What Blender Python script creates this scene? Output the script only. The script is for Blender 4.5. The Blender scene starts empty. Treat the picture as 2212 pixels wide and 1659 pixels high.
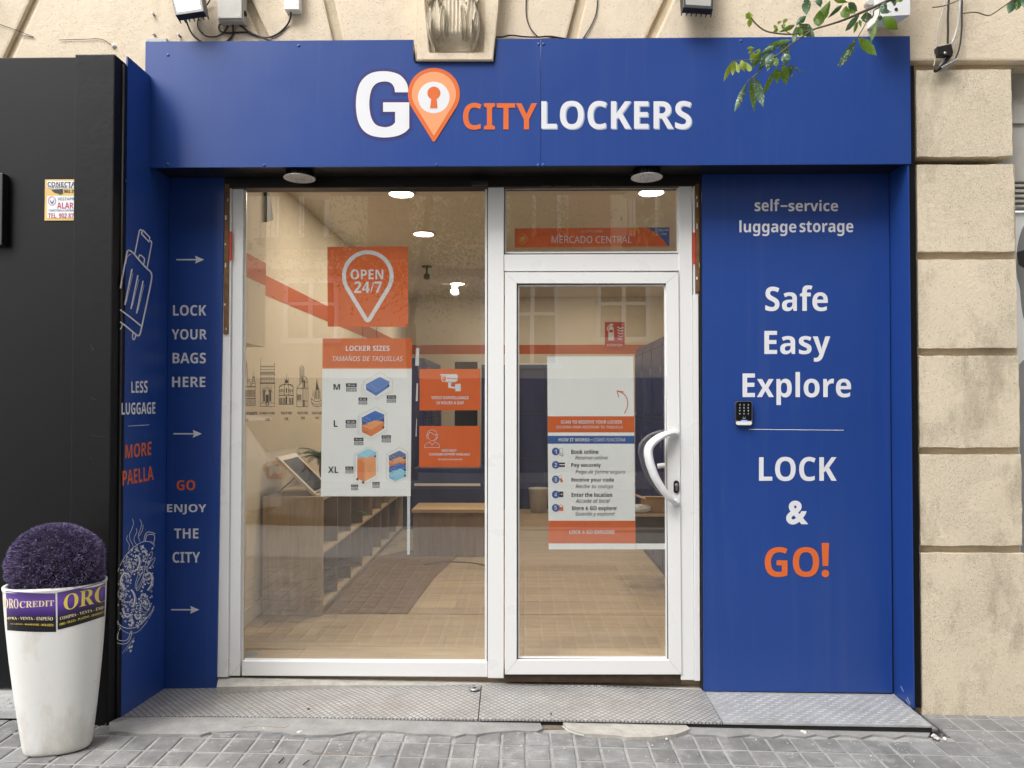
import bpy, bmesh, math, random
from mathutils import Vector, Matrix, Euler
from mathutils.bvhtree import BVHTree
R = math.radians
rnd = random.Random(7)
scene = bpy.context.scene
COL = scene.collection

# ------------------------------------------------------------------ camera
W, H, F = 2212.0, 1659.0, 1560.0          # measuring grid of the photograph and focal length in its units
CU, CV = 1106.0, 842.0
cam_d = bpy.data.cameras.new('camera')
cam = bpy.data.objects.new('camera', cam_d)
COL.objects.link(cam)
cam.location = (0, 0, 1.45)
cam.rotation_euler = Euler((R(90 + 1.1), 0, R(0.88)), 'XYZ')
cam_d.sensor_fit = 'HORIZONTAL'
cam_d.sensor_width = 36
cam_d.lens = F / W * 36
cam_d.shift_y = 12.5 / W
cam_d.clip_end = 500
cam_d.clip_start = 0.05
scene.camera = cam
# ------------------------------------------------------------------ sky, sun, exposure (bright overcast day)
world = bpy.data.worlds.new('World')
scene.world = world
world.use_nodes = True
wt = world.node_tree
bg = wt.nodes['Background']
sky = wt.nodes.new('ShaderNodeTexSky')
sky.sky_type = 'NISHITA'
sky.sun_disc = False
SUN_EL, SUN_AZ = R(52), R(215)             # azimuth measured clockwise from +Y
sky.sun_elevation = SUN_EL
sky.sun_rotation = SUN_AZ
sky.air_density = 1.0
sky.dust_density = 4.0
sky.ozone_density = 1.0
hs = wt.nodes.new('ShaderNodeHueSaturation')
hs.inputs['Saturation'].default_value = 0.16
wt.links.new(sky.outputs[0], hs.inputs['Color'])
wt.links.new(hs.outputs[0], bg.inputs['Color'])
bg.inputs['Strength'].default_value = 0.15
sun_d = bpy.data.lights.new('sun', 'SUN')
sun_d.energy = 0.9
sun_d.angle = R(35)
sun_d.color = (1.0, 0.96, 0.90)
sun = bpy.data.objects.new('sun', sun_d)
COL.objects.link(sun)
sd = Vector((math.sin(SUN_AZ) * math.cos(SUN_EL), math.cos(SUN_AZ) * math.cos(SUN_EL), math.sin(SUN_EL)))
sun.rotation_euler = sd.to_track_quat('Z', 'Y').to_euler()
sun.location = sd * 40
scene.view_settings.view_transform = 'Standard'
scene.view_settings.look = 'None'
scene.view_settings.exposure = 1.30
scene.view_settings.gamma = 1.0
scene.cycles.use_denoising = True
scene.cycles.max_bounces = 10
scene.cycles.transparent_max_bounces = 16
scene.cycles.caustics_reflective = False
scene.cycles.caustics_refractive = False
scene.cycles.sample_clamp_indirect = 6.0

# ------------------------------------------------------------------ measuring helpers
_rot = cam.rotation_euler.to_matrix()
_org = Vector(cam.location)
def ray(u, v): return _rot @ Vector(((u - CU) / F, -(v - CV) / F, -1.0))
def PY(u, v, y):
    d = ray(u, v); return _org + d * ((y - _org.y) / d.y)
def PX(u, v, x):
    d = ray(u, v); return _org + d * ((x - _org.x) / d.x)
def PZ(u, v, z):
    d = ray(u, v); return _org + d * ((z - _org.z) / d.z)
def RY(u0, v0, u1, v1, y):                 # a rectangle in the plane y -> x0, x1, z0, z1
    x0 = (PY(u0, v0, y).x + PY(u0, v1, y).x) / 2
    x1 = (PY(u1, v0, y).x + PY(u1, v1, y).x) / 2
    z1 = (PY(u0, v0, y).z + PY(u1, v0, y).z) / 2
    z0 = (PY(u0, v1, y).z + PY(u1, v1, y).z) / 2
    return x0, x1, z0, z1
def face_y(y): return lambda u, v, l=0: PY(u, v, y) + Vector((0, -0.0007 * l, 0))
def face_x(x, s=1): return lambda u, v, l=0: PX(u, v, x) + Vector((s * 0.0007 * l, 0, 0))
def crop(a, b, s, t=None):
    t = s if t is None else t
    return lambda x, y: (a + x * s, b + y * t)
c1 = crop(0, 0, .3414); c2 = crop(707.8, 0, .36, .36); c3 = crop(1459.9, 0, .3414); c4 = crop(0, 530.9, .3467)
c5 = crop(442.4, 353.9, .32); c6 = crop(1017.5, 353.9, .32); c7 = crop(0, 1061.8, .36); c8 = crop(442.4, 796.3, .32)
d1 = crop(1061.8, 707.8, .32); d2 = crop(1459.9, 353.9, .32); d3 = crop(1459.9, 840.6, .34)
d5 = crop(1061.8, 1194.5, .28); d6 = crop(1592.6, 1194.5, .28); d7 = crop(690.1, 707.8, .23467); d8 = crop(1858, 0, .4265)
e1 = crop(280 / 1.1302, 540 / 1.1302, 140 / 726 / 1.1302); e2 = crop(270 / 1.1302, 1240 / 1.1302, 130 / 568 / 1.1302)
e3 = crop(590 / 1.1302, 850 / 1.1302, 210 / 1515 / 1.1302); e5 = crop(1750 / 1.1302, 0, 500 / 2212 / 1.1302)
e6 = crop(1770 / 1.1302, 960 / 1.1302, 90 / 1493 / 1.1302); e4 = crop(1000 / 1.1302, 0, 230 / 2212 / 1.1302)
def cc(f, pts): return [f(*p) for p in pts]
def cbox(f, b):
    (a0, b0), (a1, b1) = f(b[0], b[1]), f(b[2], b[3]); return (a0, b0, a1, b1)

# ------------------------------------------------------------------ materials
MATS = {}
def new_mat(name):
    m = bpy.data.materials.new(name); m.use_nodes = True; MATS[name] = m
    nt = m.node_tree; return m, nt, nt.nodes['Principled BSDF']
def node(nt, t, **kw):
    n = nt.nodes.new(t)
    for k, v in kw.items():
        if k in n.inputs: n.inputs[k].default_value = v
        else: setattr(n, k, v)
    return n
def c4v(c): return (c[0], c[1], c[2], 1)
def mathn(nt, op, a, b=None, c=None):
    n = nt.nodes.new('ShaderNodeMath'); n.operation = op
    for i, v in enumerate((a, b, c)):
        if v is None: continue
        if isinstance(v, (int, float)): n.inputs[i].default_value = v
        else: nt.links.new(v, n.inputs[i])
    return n.outputs[0]
def mixc(nt, fac, a, b, mode='MIX'):
    n = nt.nodes.new('ShaderNodeMix'); n.data_type = 'RGBA'; n.blend_type = mode
    for i, v in ((0, fac), (6, a), (7, b)):
        if isinstance(v, (int, float)): n.inputs[i].default_value = v
        elif isinstance(v, tuple): n.inputs[i].default_value = c4v(v)
        else: nt.links.new(v, n.inputs[i])
    return n.outputs[2]
def ramp(nt, src, stops):
    n = nt.nodes.new('ShaderNodeValToRGB')
    while len(n.color_ramp.elements) < len(stops): n.color_ramp.elements.new(0.5)
    for e, (p, c) in zip(n.color_ramp.elements, stops):
        e.position = p; e.color = c4v(c) if not isinstance(c, (int, float)) else (c, c, c, 1)
    nt.links.new(src, n.inputs[0]); return n.outputs[0]
def objco(nt, scale=(1, 1, 1), rot=(0, 0, 0)):
    t = nt.nodes.new('ShaderNodeTexCoord'); mp = nt.nodes.new('ShaderNodeMapping')
    mp.inputs['Scale'].default_value = scale; mp.inputs['Rotation'].default_value = rot
    nt.links.new(t.outputs['Object'], mp.inputs[0]); return mp.outputs[0]
def noise(nt, co, scale, detail=4, rough=.55, dist=0):
    n = node(nt, 'ShaderNodeTexNoise', Scale=scale, Detail=detail, Roughness=rough, Distortion=dist)
    nt.links.new(co, n.inputs['Vector']); return n.outputs[0]
def bump(nt, b, h, strength, dist=.01):
    n = node(nt, 'ShaderNodeBump', Strength=strength, Distance=dist)
    nt.links.new(h, n.inputs['Height']); nt.links.new(n.outputs[0], b.inputs['Normal'])
def mat(name, col, rough=.5, metal=0, spec=.5, var=.08, vscale=6, bmp=0, bscale=200, coat=0, rvar=.0):
    m, nt, b = new_mat(name)
    co = objco(nt)
    n = noise(nt, co, vscale, 5)
    lo = tuple(c * (1 - var) for c in col); hi = tuple(min(1, c * (1 + var)) for c in col)
    nt.links.new(ramp(nt, n, [(.3, lo), (.7, hi)]), b.inputs['Base Color'])
    b.inputs['Roughness'].default_value = rough; b.inputs['Metallic'].default_value = metal
    b.inputs['Specular IOR Level'].default_value = spec
    if coat: b.inputs['Coat Weight'].default_value = coat
    if rvar:
        nt.links.new(mathn(nt, 'MULTIPLY_ADD', noise(nt, co, vscale * 3, 4), rvar, rough - rvar / 2), b.inputs['Roughness'])
    if bmp: bump(nt, b, noise(nt, co, bscale, 3), bmp, .004)
    return m

mat('white_vinyl', (.70, .71, .75), .4, var=.02)
mat('orange_vinyl', (.66, .135, .028), .4, var=.03)
mat('peach_vinyl', (.86, .33, .15), .4, var=.03)
mat('dark_blue_vinyl', (.022, .028, .19), .4, var=.03)
mat('grey_blue_vinyl', (.33, .40, .55), .4, var=.03)
mat('ink', (.012, .012, .014), .45, var=.05)
mat('ink_grey', (.22, .22, .22), .5, var=.05)
mat('line_grey', (.30, .30, .31), .5, var=.05)
mat('white_pvc', (.75, .755, .755), .28, var=.010, vscale=1.2, rvar=.06)
def printed(name, col, k=.3):
    # thin printed sheet that lets some light through
    m = mat(name, col, .35, var=.02, vscale=2); nt = m.node_tree; b = nt.nodes['Principled BSDF']
    tl = node(nt, 'ShaderNodeBsdfTranslucent'); tl.inputs['Color'].default_value = c4v(col)
    ms = node(nt, 'ShaderNodeMixShader'); ms.inputs[0].default_value = k
    nt.links.new(b.outputs[0], ms.inputs[1]); nt.links.new(tl.outputs[0], ms.inputs[2]); nt.links.new(ms.outputs[0], nt.nodes['Material Output'].inputs['Surface'])
printed('poster_white', (.92, .94, .94), .12); printed('poster_orange', (.80, .16, .022), .3); printed('poster_blue', (.035, .12, .40), .2)
mat('black_paint', (.0045, .0045, .0052), .5, spec=.2, var=.2, vscale=3, bmp=.25, bscale=30, rvar=.2)
mat('black_panel', (.0040, .0044, .0050), .45, spec=.2, var=.15, vscale=1.5, bmp=.04, bscale=5, rvar=.12)
mat('black_plastic', (.012, .012, .013), .38, var=.1)
mat('black_soffit', (.008, .007, .0065), .4, var=.3, vscale=4, bmp=.1, bscale=20, rvar=.25)
mat('rubber', (.015, .015, .016), .6, var=.15)
mat('steel', (.48, .48, .48), .32, 1, var=.08, vscale=30)
mat('grey_plastic', (.46, .45, .42), .5, var=.08, vscale=12, bmp=.05)
mat('white_plastic', (.74, .75, .76), .38, var=.03)
mat('lamp_board', (.62, .62, .60), .45, var=.05)
mat('brown_wood', (.16, .075, .022), .6, var=.35, vscale=25, bmp=.15, bscale=60)
mat('red_paint', (.55, .05, .03), .45, var=.15, vscale=20)
m, nt, b = new_mat('pot_white')
co = objco(nt); sx = nt.nodes.new('ShaderNodeSeparateXYZ'); nt.links.new(co, sx.inputs[0])
low = mathn(nt, 'MULTIPLY', mathn(nt, 'MAXIMUM', mathn(nt, 'SUBTRACT', .22, sx.outputs[2]), 0), 2.2)          # splashed dirt near the foot
grime = mathn(nt, 'MULTIPLY', mathn(nt, 'MAXIMUM', mathn(nt, 'SUBTRACT', mathn(nt, 'ADD', noise(nt, objco(nt, (6, 6, 2.5)), 1.6, 7, .7), mathn(nt, 'MULTIPLY', low, .35)), .53), 0), 2.0)
c = mixc(nt, grime, (.73, .73, .71), (.42, .36, .28))
sc1 = mathn(nt, 'GREATER_THAN', noise(nt, objco(nt, (9, 9, 60), (.5, .3, 0)), 1.2, 3, .4), .735)
c = mixc(nt, mathn(nt, 'MULTIPLY', sc1, .35), c, (.35, .34, .33))
nt.links.new(c, b.inputs['Base Color']); nt.links.new(mathn(nt, 'MULTIPLY_ADD', noise(nt, co, 9, 4), .2, .34), b.inputs['Roughness'])
mat('threshold_wood', (.045, .026, .013), .6, var=.4, vscale=20, bmp=.2, bscale=60)
mat('label_gold', (.78, .62, .10), .4, var=.03)
mat('label_cream', (.78, .66, .40), .4, var=.03)
mat('orange_wall_paint', (.52, .10, .022), .6, var=.05)
mat('wall_cream', (.72, .65, .53), .7, var=.03, vscale=2, bmp=.04, bscale=60)
mat('ceiling_cream', (.70, .66, .58), .75, var=.02)
mat('baseboard_white', (.70, .66, .58), .45, var=.03)
mat('locker_navy', (.009, .018, .105), .36, var=.08, rvar=.1)
mat('locker_door_navy', (.010, .021, .125), .33, var=.08, rvar=.1)
mat('fern_green', (.035, .085, .022), .55, var=.4, vscale=30)
mat('wicker', (.22, .13, .06), .7, var=.4, vscale=60, bmp=.5, bscale=120)
mat('cardboard', (.44, .31, .18), .8, var=.1, vscale=10)
mat('mural_ink', (.075, .065, .05), .6, var=.1)
mat('mural_red', (.30, .10, .05), .6, var=.1)
mat('sign_red', (.48, .045, .028), .45, var=.04)
mat('suit_blue', (.09, .20, .55), .4, var=.04); mat('suit_blue_top', (.13, .25, .60), .4, var=.04)
mat('suit_royal', (.03, .13, .44), .4, var=.04); mat('suit_royal_top', (.045, .16, .52), .4, var=.04)
mat('suit_orange', (.72, .21, .06), .4, var=.04); mat('suit_orange_light', (.84, .36, .14), .4, var=.04)
mat('suit_sky', (.22, .58, .80), .4, var=.04); mat('suit_sky_top', (.32, .66, .84), .4, var=.04)
mat('suit_slate', (.075, .12, .30), .4, var=.04); mat('suit_slate_top', (.13, .17, .36), .4, var=.04)
mat('plaque_yellow', (.66, .45, .13), .45, var=.06)
mat('plaque_red', (.42, .02, .07), .45, var=.05); mat('plaque_teal', (.06, .19, .27), .45, var=.05)
mat('chip_white', (.72, .70, .66), .9, var=.1, vscale=30, bmp=.4, bscale=60)
mat('dry_twig', (.24, .17, .09), .8, var=.3, vscale=30)
mat('bark', (.115, .09, .065), .85, var=.35, vscale=14, bmp=.6, bscale=30)
mat('young_stem', (.13, .12, .055), .7, var=.25, vscale=30)
mat('asphalt', (.05, .05, .052), .85, var=.2, vscale=40, bmp=.4, bscale=120)
mat('kerb_stone', (.30, .29, .28), .8, var=.15, vscale=8, bmp=.2, bscale=60)
mat('opposite_cream', (.70, .60, .44), .8, var=.08, vscale=.8, bmp=.1, bscale=20)
mat('opposite_dark', (.045, .045, .05), .5, var=.2)
mat('car_white', (.72, .73, .74), .18, var=.01, coat=.5)
mat('car_glass', (.012, .014, .016), .06, var=.02)
mat('tail_red', (.45, .015, .012), .15, var=.05)
mat('iron', (.02, .02, .02), .5, var=.1)
mat('lens_grey', (.30, .29, .265), .12, var=.04)
mat('tape_white', (.62, .63, .64), .35, var=.05)

def stucco(name, col, dirt=0.0, holes=.5):
    m, nt, b = new_mat(name)
    co = objco(nt)
    big = noise(nt, co, 1.7, 6, .6)
    fine = noise(nt, co, 95, 4, .6)
    base = ramp(nt, big, [(.25, tuple(c * .86 for c in col)), (.55, col), (.8, tuple(min(1, c * 1.07) for c in col))])
    v = node(nt, 'ShaderNodeTexVoronoi', Scale=70, Randomness=1)
    nt.links.new(co, v.inputs['Vector'])
    pick = noise(nt, co, 9, 3)
    hole = mathn(nt, 'MULTIPLY', mathn(nt, 'LESS_THAN', v.outputs['Distance'], .17), mathn(nt, 'GREATER_THAN', pick, 1.0 - holes))
    v2 = node(nt, 'ShaderNodeTexVoronoi', Scale=230, Randomness=1)
    nt.links.new(co, v2.inputs['Vector'])
    soot = mathn(nt, 'MULTIPLY', mathn(nt, 'LESS_THAN', v2.outputs['Distance'], .30),
                 mathn(nt, 'GREATER_THAN', mathn(nt, 'ADD', noise(nt, co, 3.1, 5, .65), mathn(nt, 'MULTIPLY', noise(nt, co, 40, 2), .12)), .70 - dirt * .12))
    stain = mathn(nt, 'SMOOTH_MIN', mathn(nt, 'MAXIMUM', mathn(nt, 'MULTIPLY', mathn(nt, 'SUBTRACT', noise(nt, objco(nt, (2.2, 2.2, .9)), 2.3, 6, .7), .52), 2.2 * (0.4 + dirt)), 0), .5, .1)
    c = mixc(nt, stain, base, (.30, .25, .18))
    c = mixc(nt, mathn(nt, 'MULTIPLY', soot, .55), c, (.10, .085, .07))
    c = mixc(nt, mathn(nt, 'MULTIPLY', hole, .6), c, (.22, .17, .11))
    c = mixc(nt, .12, c, ramp(nt, fine, [(.3, .3), (.7, .75)]), 'OVERLAY')
    nt.links.new(c, b.inputs['Base Color'])
    b.inputs['Roughness'].default_value = .85; b.inputs['Specular IOR Level'].default_value = .25
    h = mathn(nt, 'SUBTRACT', mathn(nt, 'ADD', mathn(nt, 'MULTIPLY', fine, .7), mathn(nt, 'MULTIPLY', noise(nt, co, 30, 3), .8)), mathn(nt, 'MULTIPLY', hole, 1.1))
    bump(nt, b, h, .5, .006)
    return m
# painted composite sheet: slightly wavy, with faint rain streaks and dust
m, nt, b = new_mat('blue_panel')
co = objco(nt)
st = noise(nt, objco(nt, (22, 22, .7)), 1.0, 5, .65); bl = noise(nt, co, 1.1, 4)
c = ramp(nt, bl, [(.3, (.0125, .049, .230)), (.7, (.0150, .056, .258))])
c = mixc(nt, mathn(nt, 'MULTIPLY', mathn(nt, 'MAXIMUM', mathn(nt, 'SUBTRACT', st, .52), 0), .16), c, (.30, .32, .38))
nt.links.new(c, b.inputs['Base Color'])
nt.links.new(mathn(nt, 'MULTIPLY_ADD', noise(nt, co, 4, 5, .65), .14, .285), b.inputs['Roughness'])
stucco('stucco', (.72, .615, .475), .2, .52)
stucco('stucco_pier', (.70, .61, .47), 1.3, .54)
stucco('carved_stone', (.64, .57, .45), .2, .42)
stucco('stucco_groove', (.58, .49, .36), .5, .3)

def wood(name, col, axis, plank=None, rough=.45, ring=1.0):
    # long grain along one axis: stretched noise, with optional board joints
    m, nt, b = new_mat(name)
    sc = [14, 14, 14]; sc[axis] = 1.1
    co = objco(nt, tuple(sc))
    n1 = noise(nt, co, 1.6, 8, .65, .35); n2 = noise(nt, co, 9, 4, .6)
    t = ramp(nt, n1, [(.28, tuple(c * .66 for c in col)), (.5, col), (.75, tuple(min(1, c * 1.22) for c in col))])
    t = mixc(nt, .35, t, ramp(nt, n2, [(.3, tuple(c * .7 for c in col)), (.7, tuple(min(1, c * 1.2) for c in col))]))
    if plank:
        br = node(nt, 'ShaderNodeTexBrick', Scale=1.0)
        br.offset = .37; br.inputs['Brick Width'].default_value = plank[0]; br.inputs['Row Height'].default_value = plank[1]
        br.inputs['Mortar Size'].default_value = .0016; br.inputs['Mortar Smooth'].default_value = .2
        br.inputs['Color1'].default_value = (.86, .86, .86, 1); br.inputs['Color2'].default_value = (1.1, 1.1, 1.1, 1); br.inputs['Mortar'].default_value = (.35, .35, .35, 1)
        nt.links.new(objco(nt), br.inputs['Vector'])
        t = mixc(nt, 1.0, t, br.outputs['Color'], 'MULTIPLY')
    nt.links.new(t, b.inputs['Base Color']); b.inputs['Roughness'].default_value = rough
    bump(nt, b, n2, .08, .002)
    return m
wood('oak_floor', (.46, .345, .21), 0, (1.25, .19), .42)
wood('oak_board', (.50, .39, .26), 2, None, .5)
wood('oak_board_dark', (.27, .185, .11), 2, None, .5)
wood('oak_edge', (.58, .42, .24), 0, None, .5)

m, nt, b = new_mat('sisal')
co = objco(nt)
wv = node(nt, 'ShaderNodeTexWave', Scale=55, Distortion=1.5, Detail=2); wv.bands_direction = 'X'
nt.links.new(co, wv.inputs['Vector'])
wv2 = node(nt, 'ShaderNodeTexWave', Scale=42, Distortion=1.5, Detail=2); wv2.bands_direction = 'Y'
nt.links.new(co, wv2.inputs['Vector'])
hh = mathn(nt, 'MULTIPLY', wv.outputs['Fac'], wv2.outputs['Fac'])
nt.links.new(ramp(nt, hh, [(0, (.15, .09, .045)), (.8, (.34, .215, .115))]), b.inputs['Base Color']); b.inputs['Roughness'].default_value = .9
bump(nt, b, hh, .6, .004)

# clear glass: mirror-like share rises towards grazing view, the rest passes straight through
m, nt, b = new_mat('glass')
nt.nodes.remove(b)
out = nt.nodes['Material Output']
geo = node(nt, 'ShaderNodeNewGeometry')
dp = node(nt, 'ShaderNodeVectorMath', operation='DOT_PRODUCT')
nt.links.new(geo.outputs['Incoming'], dp.inputs[0]); nt.links.new(geo.outputs['Normal'], dp.inputs[1])
ca = mathn(nt, 'ABSOLUTE', dp.outputs['Value'])
fr = mathn(nt, 'MULTIPLY_ADD', mathn(nt, 'POWER', mathn(nt, 'SUBTRACT', 1.0, ca), 5.0), .885, .11)
sm = noise(nt, objco(nt, (3, 1, .8)), 3, 5, .6)
gl = node(nt, 'ShaderNodeBsdfGlossy', Roughness=0.004)
gl.inputs['Color'].default_value = (.97, .98, .97, 1)
tr = node(nt, 'ShaderNodeBsdfTransparent'); tr.inputs['Color'].default_value = (.985, .988, .98, 1)
mx = node(nt, 'ShaderNodeMixShader')
nt.links.new(fr, mx.inputs[0]); nt.links.new(tr.outputs[0], mx.inputs[1]); nt.links.new(gl.outputs[0], mx.inputs[2])
# a thin film of street dust in vertical smears
df = node(nt, 'ShaderNodeBsdfDiffuse'); df.inputs['Color'].default_value = (.75, .72, .66, 1)
m2 = node(nt, 'ShaderNodeMixShader')
nt.links.new(mathn(nt, 'MULTIPLY', mathn(nt, 'MULTIPLY', noise(nt, objco(nt, (60, 1, 3)), 1.0, 5, .7), sm), .045), m2.inputs[0])
nt.links.new(mx.outputs[0], m2.inputs[1]); nt.links.new(df.outputs[0], m2.inputs[2])
nt.links.new(m2.outputs[0], out.inputs['Surface'])
# slight waviness of the sheet
bn = node(nt, 'ShaderNodeBump', Strength=.025, Distance=.02)
nt.links.new(noise(nt, objco(nt), 2.2, 1), bn.inputs['Height']); nt.links.new(bn.outputs[0], gl.inputs['Normal'])

def emit(name, col, s):
    m, nt, b = new_mat(name)
    b.inputs['Base Color'].default_value = c4v(col)
    b.inputs['Emission Color'].default_value = c4v(col); b.inputs['Emission Strength'].default_value = s
    return m
emit('lamp_glow', (1, .88, .66), 5.0)
emit('led_blue', (.2, .35, 1.0), .5)

# paving: tone per tile through a colour attribute
m, nt, b = new_mat('paving')
at = node(nt, 'ShaderNodeVertexColor'); at.layer_name = 'tone'
co = objco(nt)
n1 = noise(nt, co, 14, 6, .65); n2 = noise(nt, co, 90, 4, .6); n3 = noise(nt, co, 3, 4)
t = mixc(nt, .55, at.outputs['Color'], ramp(nt, n1, [(.3, (.12, .122, .122)), (.72, (.30, .30, .298))]))
sp = mathn(nt, 'GREATER_THAN', mathn(nt, 'MULTIPLY', n2, noise(nt, co, 22, 3)), .385)
t = mixc(nt, mathn(nt, 'MULTIPLY', sp, .7), t, (.50, .49, .47))
t = mixc(nt, .7, t, ramp(nt, n3, [(.3, .34), (.7, .64)]), 'OVERLAY')
blot = mathn(nt, 'MULTIPLY', mathn(nt, 'MAXIMUM', mathn(nt, 'SUBTRACT', noise(nt, co, 7, 6, .7), .56), 0), 3.0)
t = mixc(nt, blot, t, (.42, .415, .40))
nt.links.new(t, b.inputs['Base Color']); b.inputs['Roughness'].default_value = .75
bump(nt, b, mathn(nt, 'ADD', n2, n1), .35, .004)
def concrete(name, c0, c1, sc=10):
    m, nt, b = new_mat(name)
    co = objco(nt); n1 = noise(nt, co, sc, 8, .7); n2 = noise(nt, co, 120, 4)
    t = ramp(nt, n1, [(.25, c0), (.75, c1)])
    v = node(nt, 'ShaderNodeTexVoronoi', Scale=160); nt.links.new(co, v.inputs['Vector'])
    t = mixc(nt, mathn(nt, 'MULTIPLY', mathn(nt, 'LESS_THAN', v.outputs['Distance'], .25), .35), t, (.12, .11, .10))
    nt.links.new(t, b.inputs['Base Color']); b.inputs['Roughness'].default_value = .85
    bump(nt, b, mathn(nt, 'ADD', n1, n2), .5, .006)
concrete('mortar', (.24, .236, .228), (.44, .435, .425), 20)
concrete('old_concrete', (.20, .20, .20), (.37, .37, .365), 9)
concrete('pale_concrete', (.30, .28, .25), (.54, .52, .48), 13)
concrete('dirt', (.09, .075, .055), (.26, .21, .15), 14)

# worn metal ramp: fine diamond lattice pressed into the sheet
m, nt, b = new_mat('diamond_plate')
t = nt.nodes.new('ShaderNodeTexCoord'); sx = nt.nodes.new('ShaderNodeSeparateXYZ'); nt.links.new(t.outputs['Object'], sx.inputs[0])
A_, B_ = .034, .036
p = mathn(nt, 'MULTIPLY', sx.outputs[0], 1 / A_); q = mathn(nt, 'MULTIPLY', sx.outputs[1], 1 / B_)
def groove(e):
    f = mathn(nt, 'ABSOLUTE', mathn(nt, 'SUBTRACT', mathn(nt, 'FRACT', e), .5))
    return mathn(nt, 'SMOOTH_MAX', mathn(nt, 'MULTIPLY_ADD', f, 1 / .15, 1 - .5 / .15), 0.0, .05)
lat = mathn(nt, 'MAXIMUM', groove(mathn(nt, 'ADD', p, q)), groove(mathn(nt, 'SUBTRACT', p, q)))
co = objco(nt); n1 = noise(nt, co, 3.0, 6, .65); n2 = noise(nt, co, 35, 5, .65)
wear = ramp(nt, mathn(nt, 'MULTIPLY_ADD', n2, .35, mathn(nt, 'MULTIPLY', n1, .7)), [(.32, (.27, .255, .24)), (.55, (.43, .425, .42)), (.75, (.60, .60, .60))])
rust = mathn(nt, 'MULTIPLY', mathn(nt, 'MAXIMUM', mathn(nt, 'SUBTRACT', noise(nt, co, 2.4, 6, .7), .56), 0), 2.0)
wear = mixc(nt, rust, wear, (.26, .19, .12))
fade = mathn(nt, 'MULTIPLY', lat, mathn(nt, 'MULTIPLY_ADD', n1, .8, .5))
nt.links.new(mixc(nt, fade, wear, (.07, .066, .062)), b.inputs['Base Color'])
b.inputs['Roughness'].default_value = .5; b.inputs['Metallic'].default_value = .25
bump(nt, b, mathn(nt, 'SUBTRACT', mathn(nt, 'MULTIPLY', n2, .3), lat), .5, .003)
m, nt, b = new_mat('tread_plate')
co = objco(nt); n1 = noise(nt, co, 4, 6, .7); n2 = noise(nt, co, 50, 5, .7)
nt.links.new(ramp(nt, mathn(nt, 'MULTIPLY_ADD', n2, .5, mathn(nt, 'MULTIPLY', n1, .6)), [(.35, (.30, .30, .295)), (.7, (.54, .545, .545))]), b.inputs['Base Color'])
b.inputs['Roughness'].default_value = .48; b.inputs['Metallic'].default_value = .3
bump(nt, b, n2, .2, .002)

# leaves: back-lit, dusty white freckles
def leafmat(name, c0, c1, dust=.0, trans=.45):
    m, nt, b = new_mat(name)
    co = objco(nt)
    c = ramp(nt, noise(nt, co, 18, 4), [(.3, c0), (.7, c1)])
    if dust:
        sp = mathn(nt, 'MULTIPLY', mathn(nt, 'GREATER_THAN', noise(nt, co, 150, 3, .6), .58), mathn(nt, 'GREATER_THAN', noise(nt, co, 22, 2), .5))
        c = mixc(nt, mathn(nt, 'MULTIPLY', sp, dust), c, (.55, .58, .55))
    nt.links.new(c, b.inputs['Base Color']); b.inputs['Roughness'].default_value = .42
    tl = node(nt, 'ShaderNodeBsdfTranslucent'); nt.links.new(mixc(nt, .5, c, (.22, .34, .02)), tl.inputs['Color'])
    ms = node(nt, 'ShaderNodeMixShader'); ms.inputs[0].default_value = trans
    nt.links.new(b.outputs[0], ms.inputs[1]); nt.links.new(tl.outputs[0], ms.inputs[2])
    nt.links.new(ms.outputs[0], nt.nodes['Material Output'].inputs['Surface'])
leafmat('leaf_dark', (.045, .105, .05), (.09, .18, .09), .8, .2)
leafmat('leaf_mid', (.07, .165, .012), (.15, .27, .02), .35, .5)
leafmat('leaf_young', (.24, .34, .03), (.40, .48, .07), 0, .5)
leafmat('crown_leaf', (.03, .075, .018), (.07, .13, .03), 0, .3)
m, nt, b = new_mat('purple_bristle')
at = node(nt, 'ShaderNodeVertexColor'); at.layer_name = 'tone'
nt.links.new(at.outputs['Color'], b.inputs['Base Color']); b.inputs['Roughness'].default_value = .6; b.inputs['Specular IOR Level'].default_value = .2
# printed label of the pot: violet above, black below
m, nt, b = new_mat('label_print')
t = nt.nodes.new('ShaderNodeTexCoord'); sx = nt.nodes.new('ShaderNodeSeparateXYZ'); nt.links.new(t.outputs['UV'], sx.inputs[0])
nt.links.new(ramp(nt, sx.outputs[1], [(.30, (.006, .005, .008)), (.50, (.05, .02, .16)), (.72, (.13, .055, .36)), (1.0, (.085, .05, .19))]), b.inputs['Base Color'])
b.inputs['Roughness'].default_value = .3
# brick of the opposite house
m, nt, b = new_mat('brick')
br = node(nt, 'ShaderNodeTexBrick', Scale=1.0)
br.inputs['Brick Width'].default_value = .24; br.inputs['Row Height'].default_value = .065; br.inputs['Mortar Size'].default_value = .008
br.inputs['Color1'].default_value = (.34, .11, .06, 1); br.inputs['Color2'].default_value = (.26, .085, .05, 1); br.inputs['Mortar'].default_value = (.30, .24, .19, 1)
nt.links.new(objco(nt, (1, 1, 1), (R(90), 0, 0)), br.inputs['Vector']); nt.links.new(br.outputs[0], b.inputs['Base Color']); b.inputs['Roughness'].default_value = .85

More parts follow.
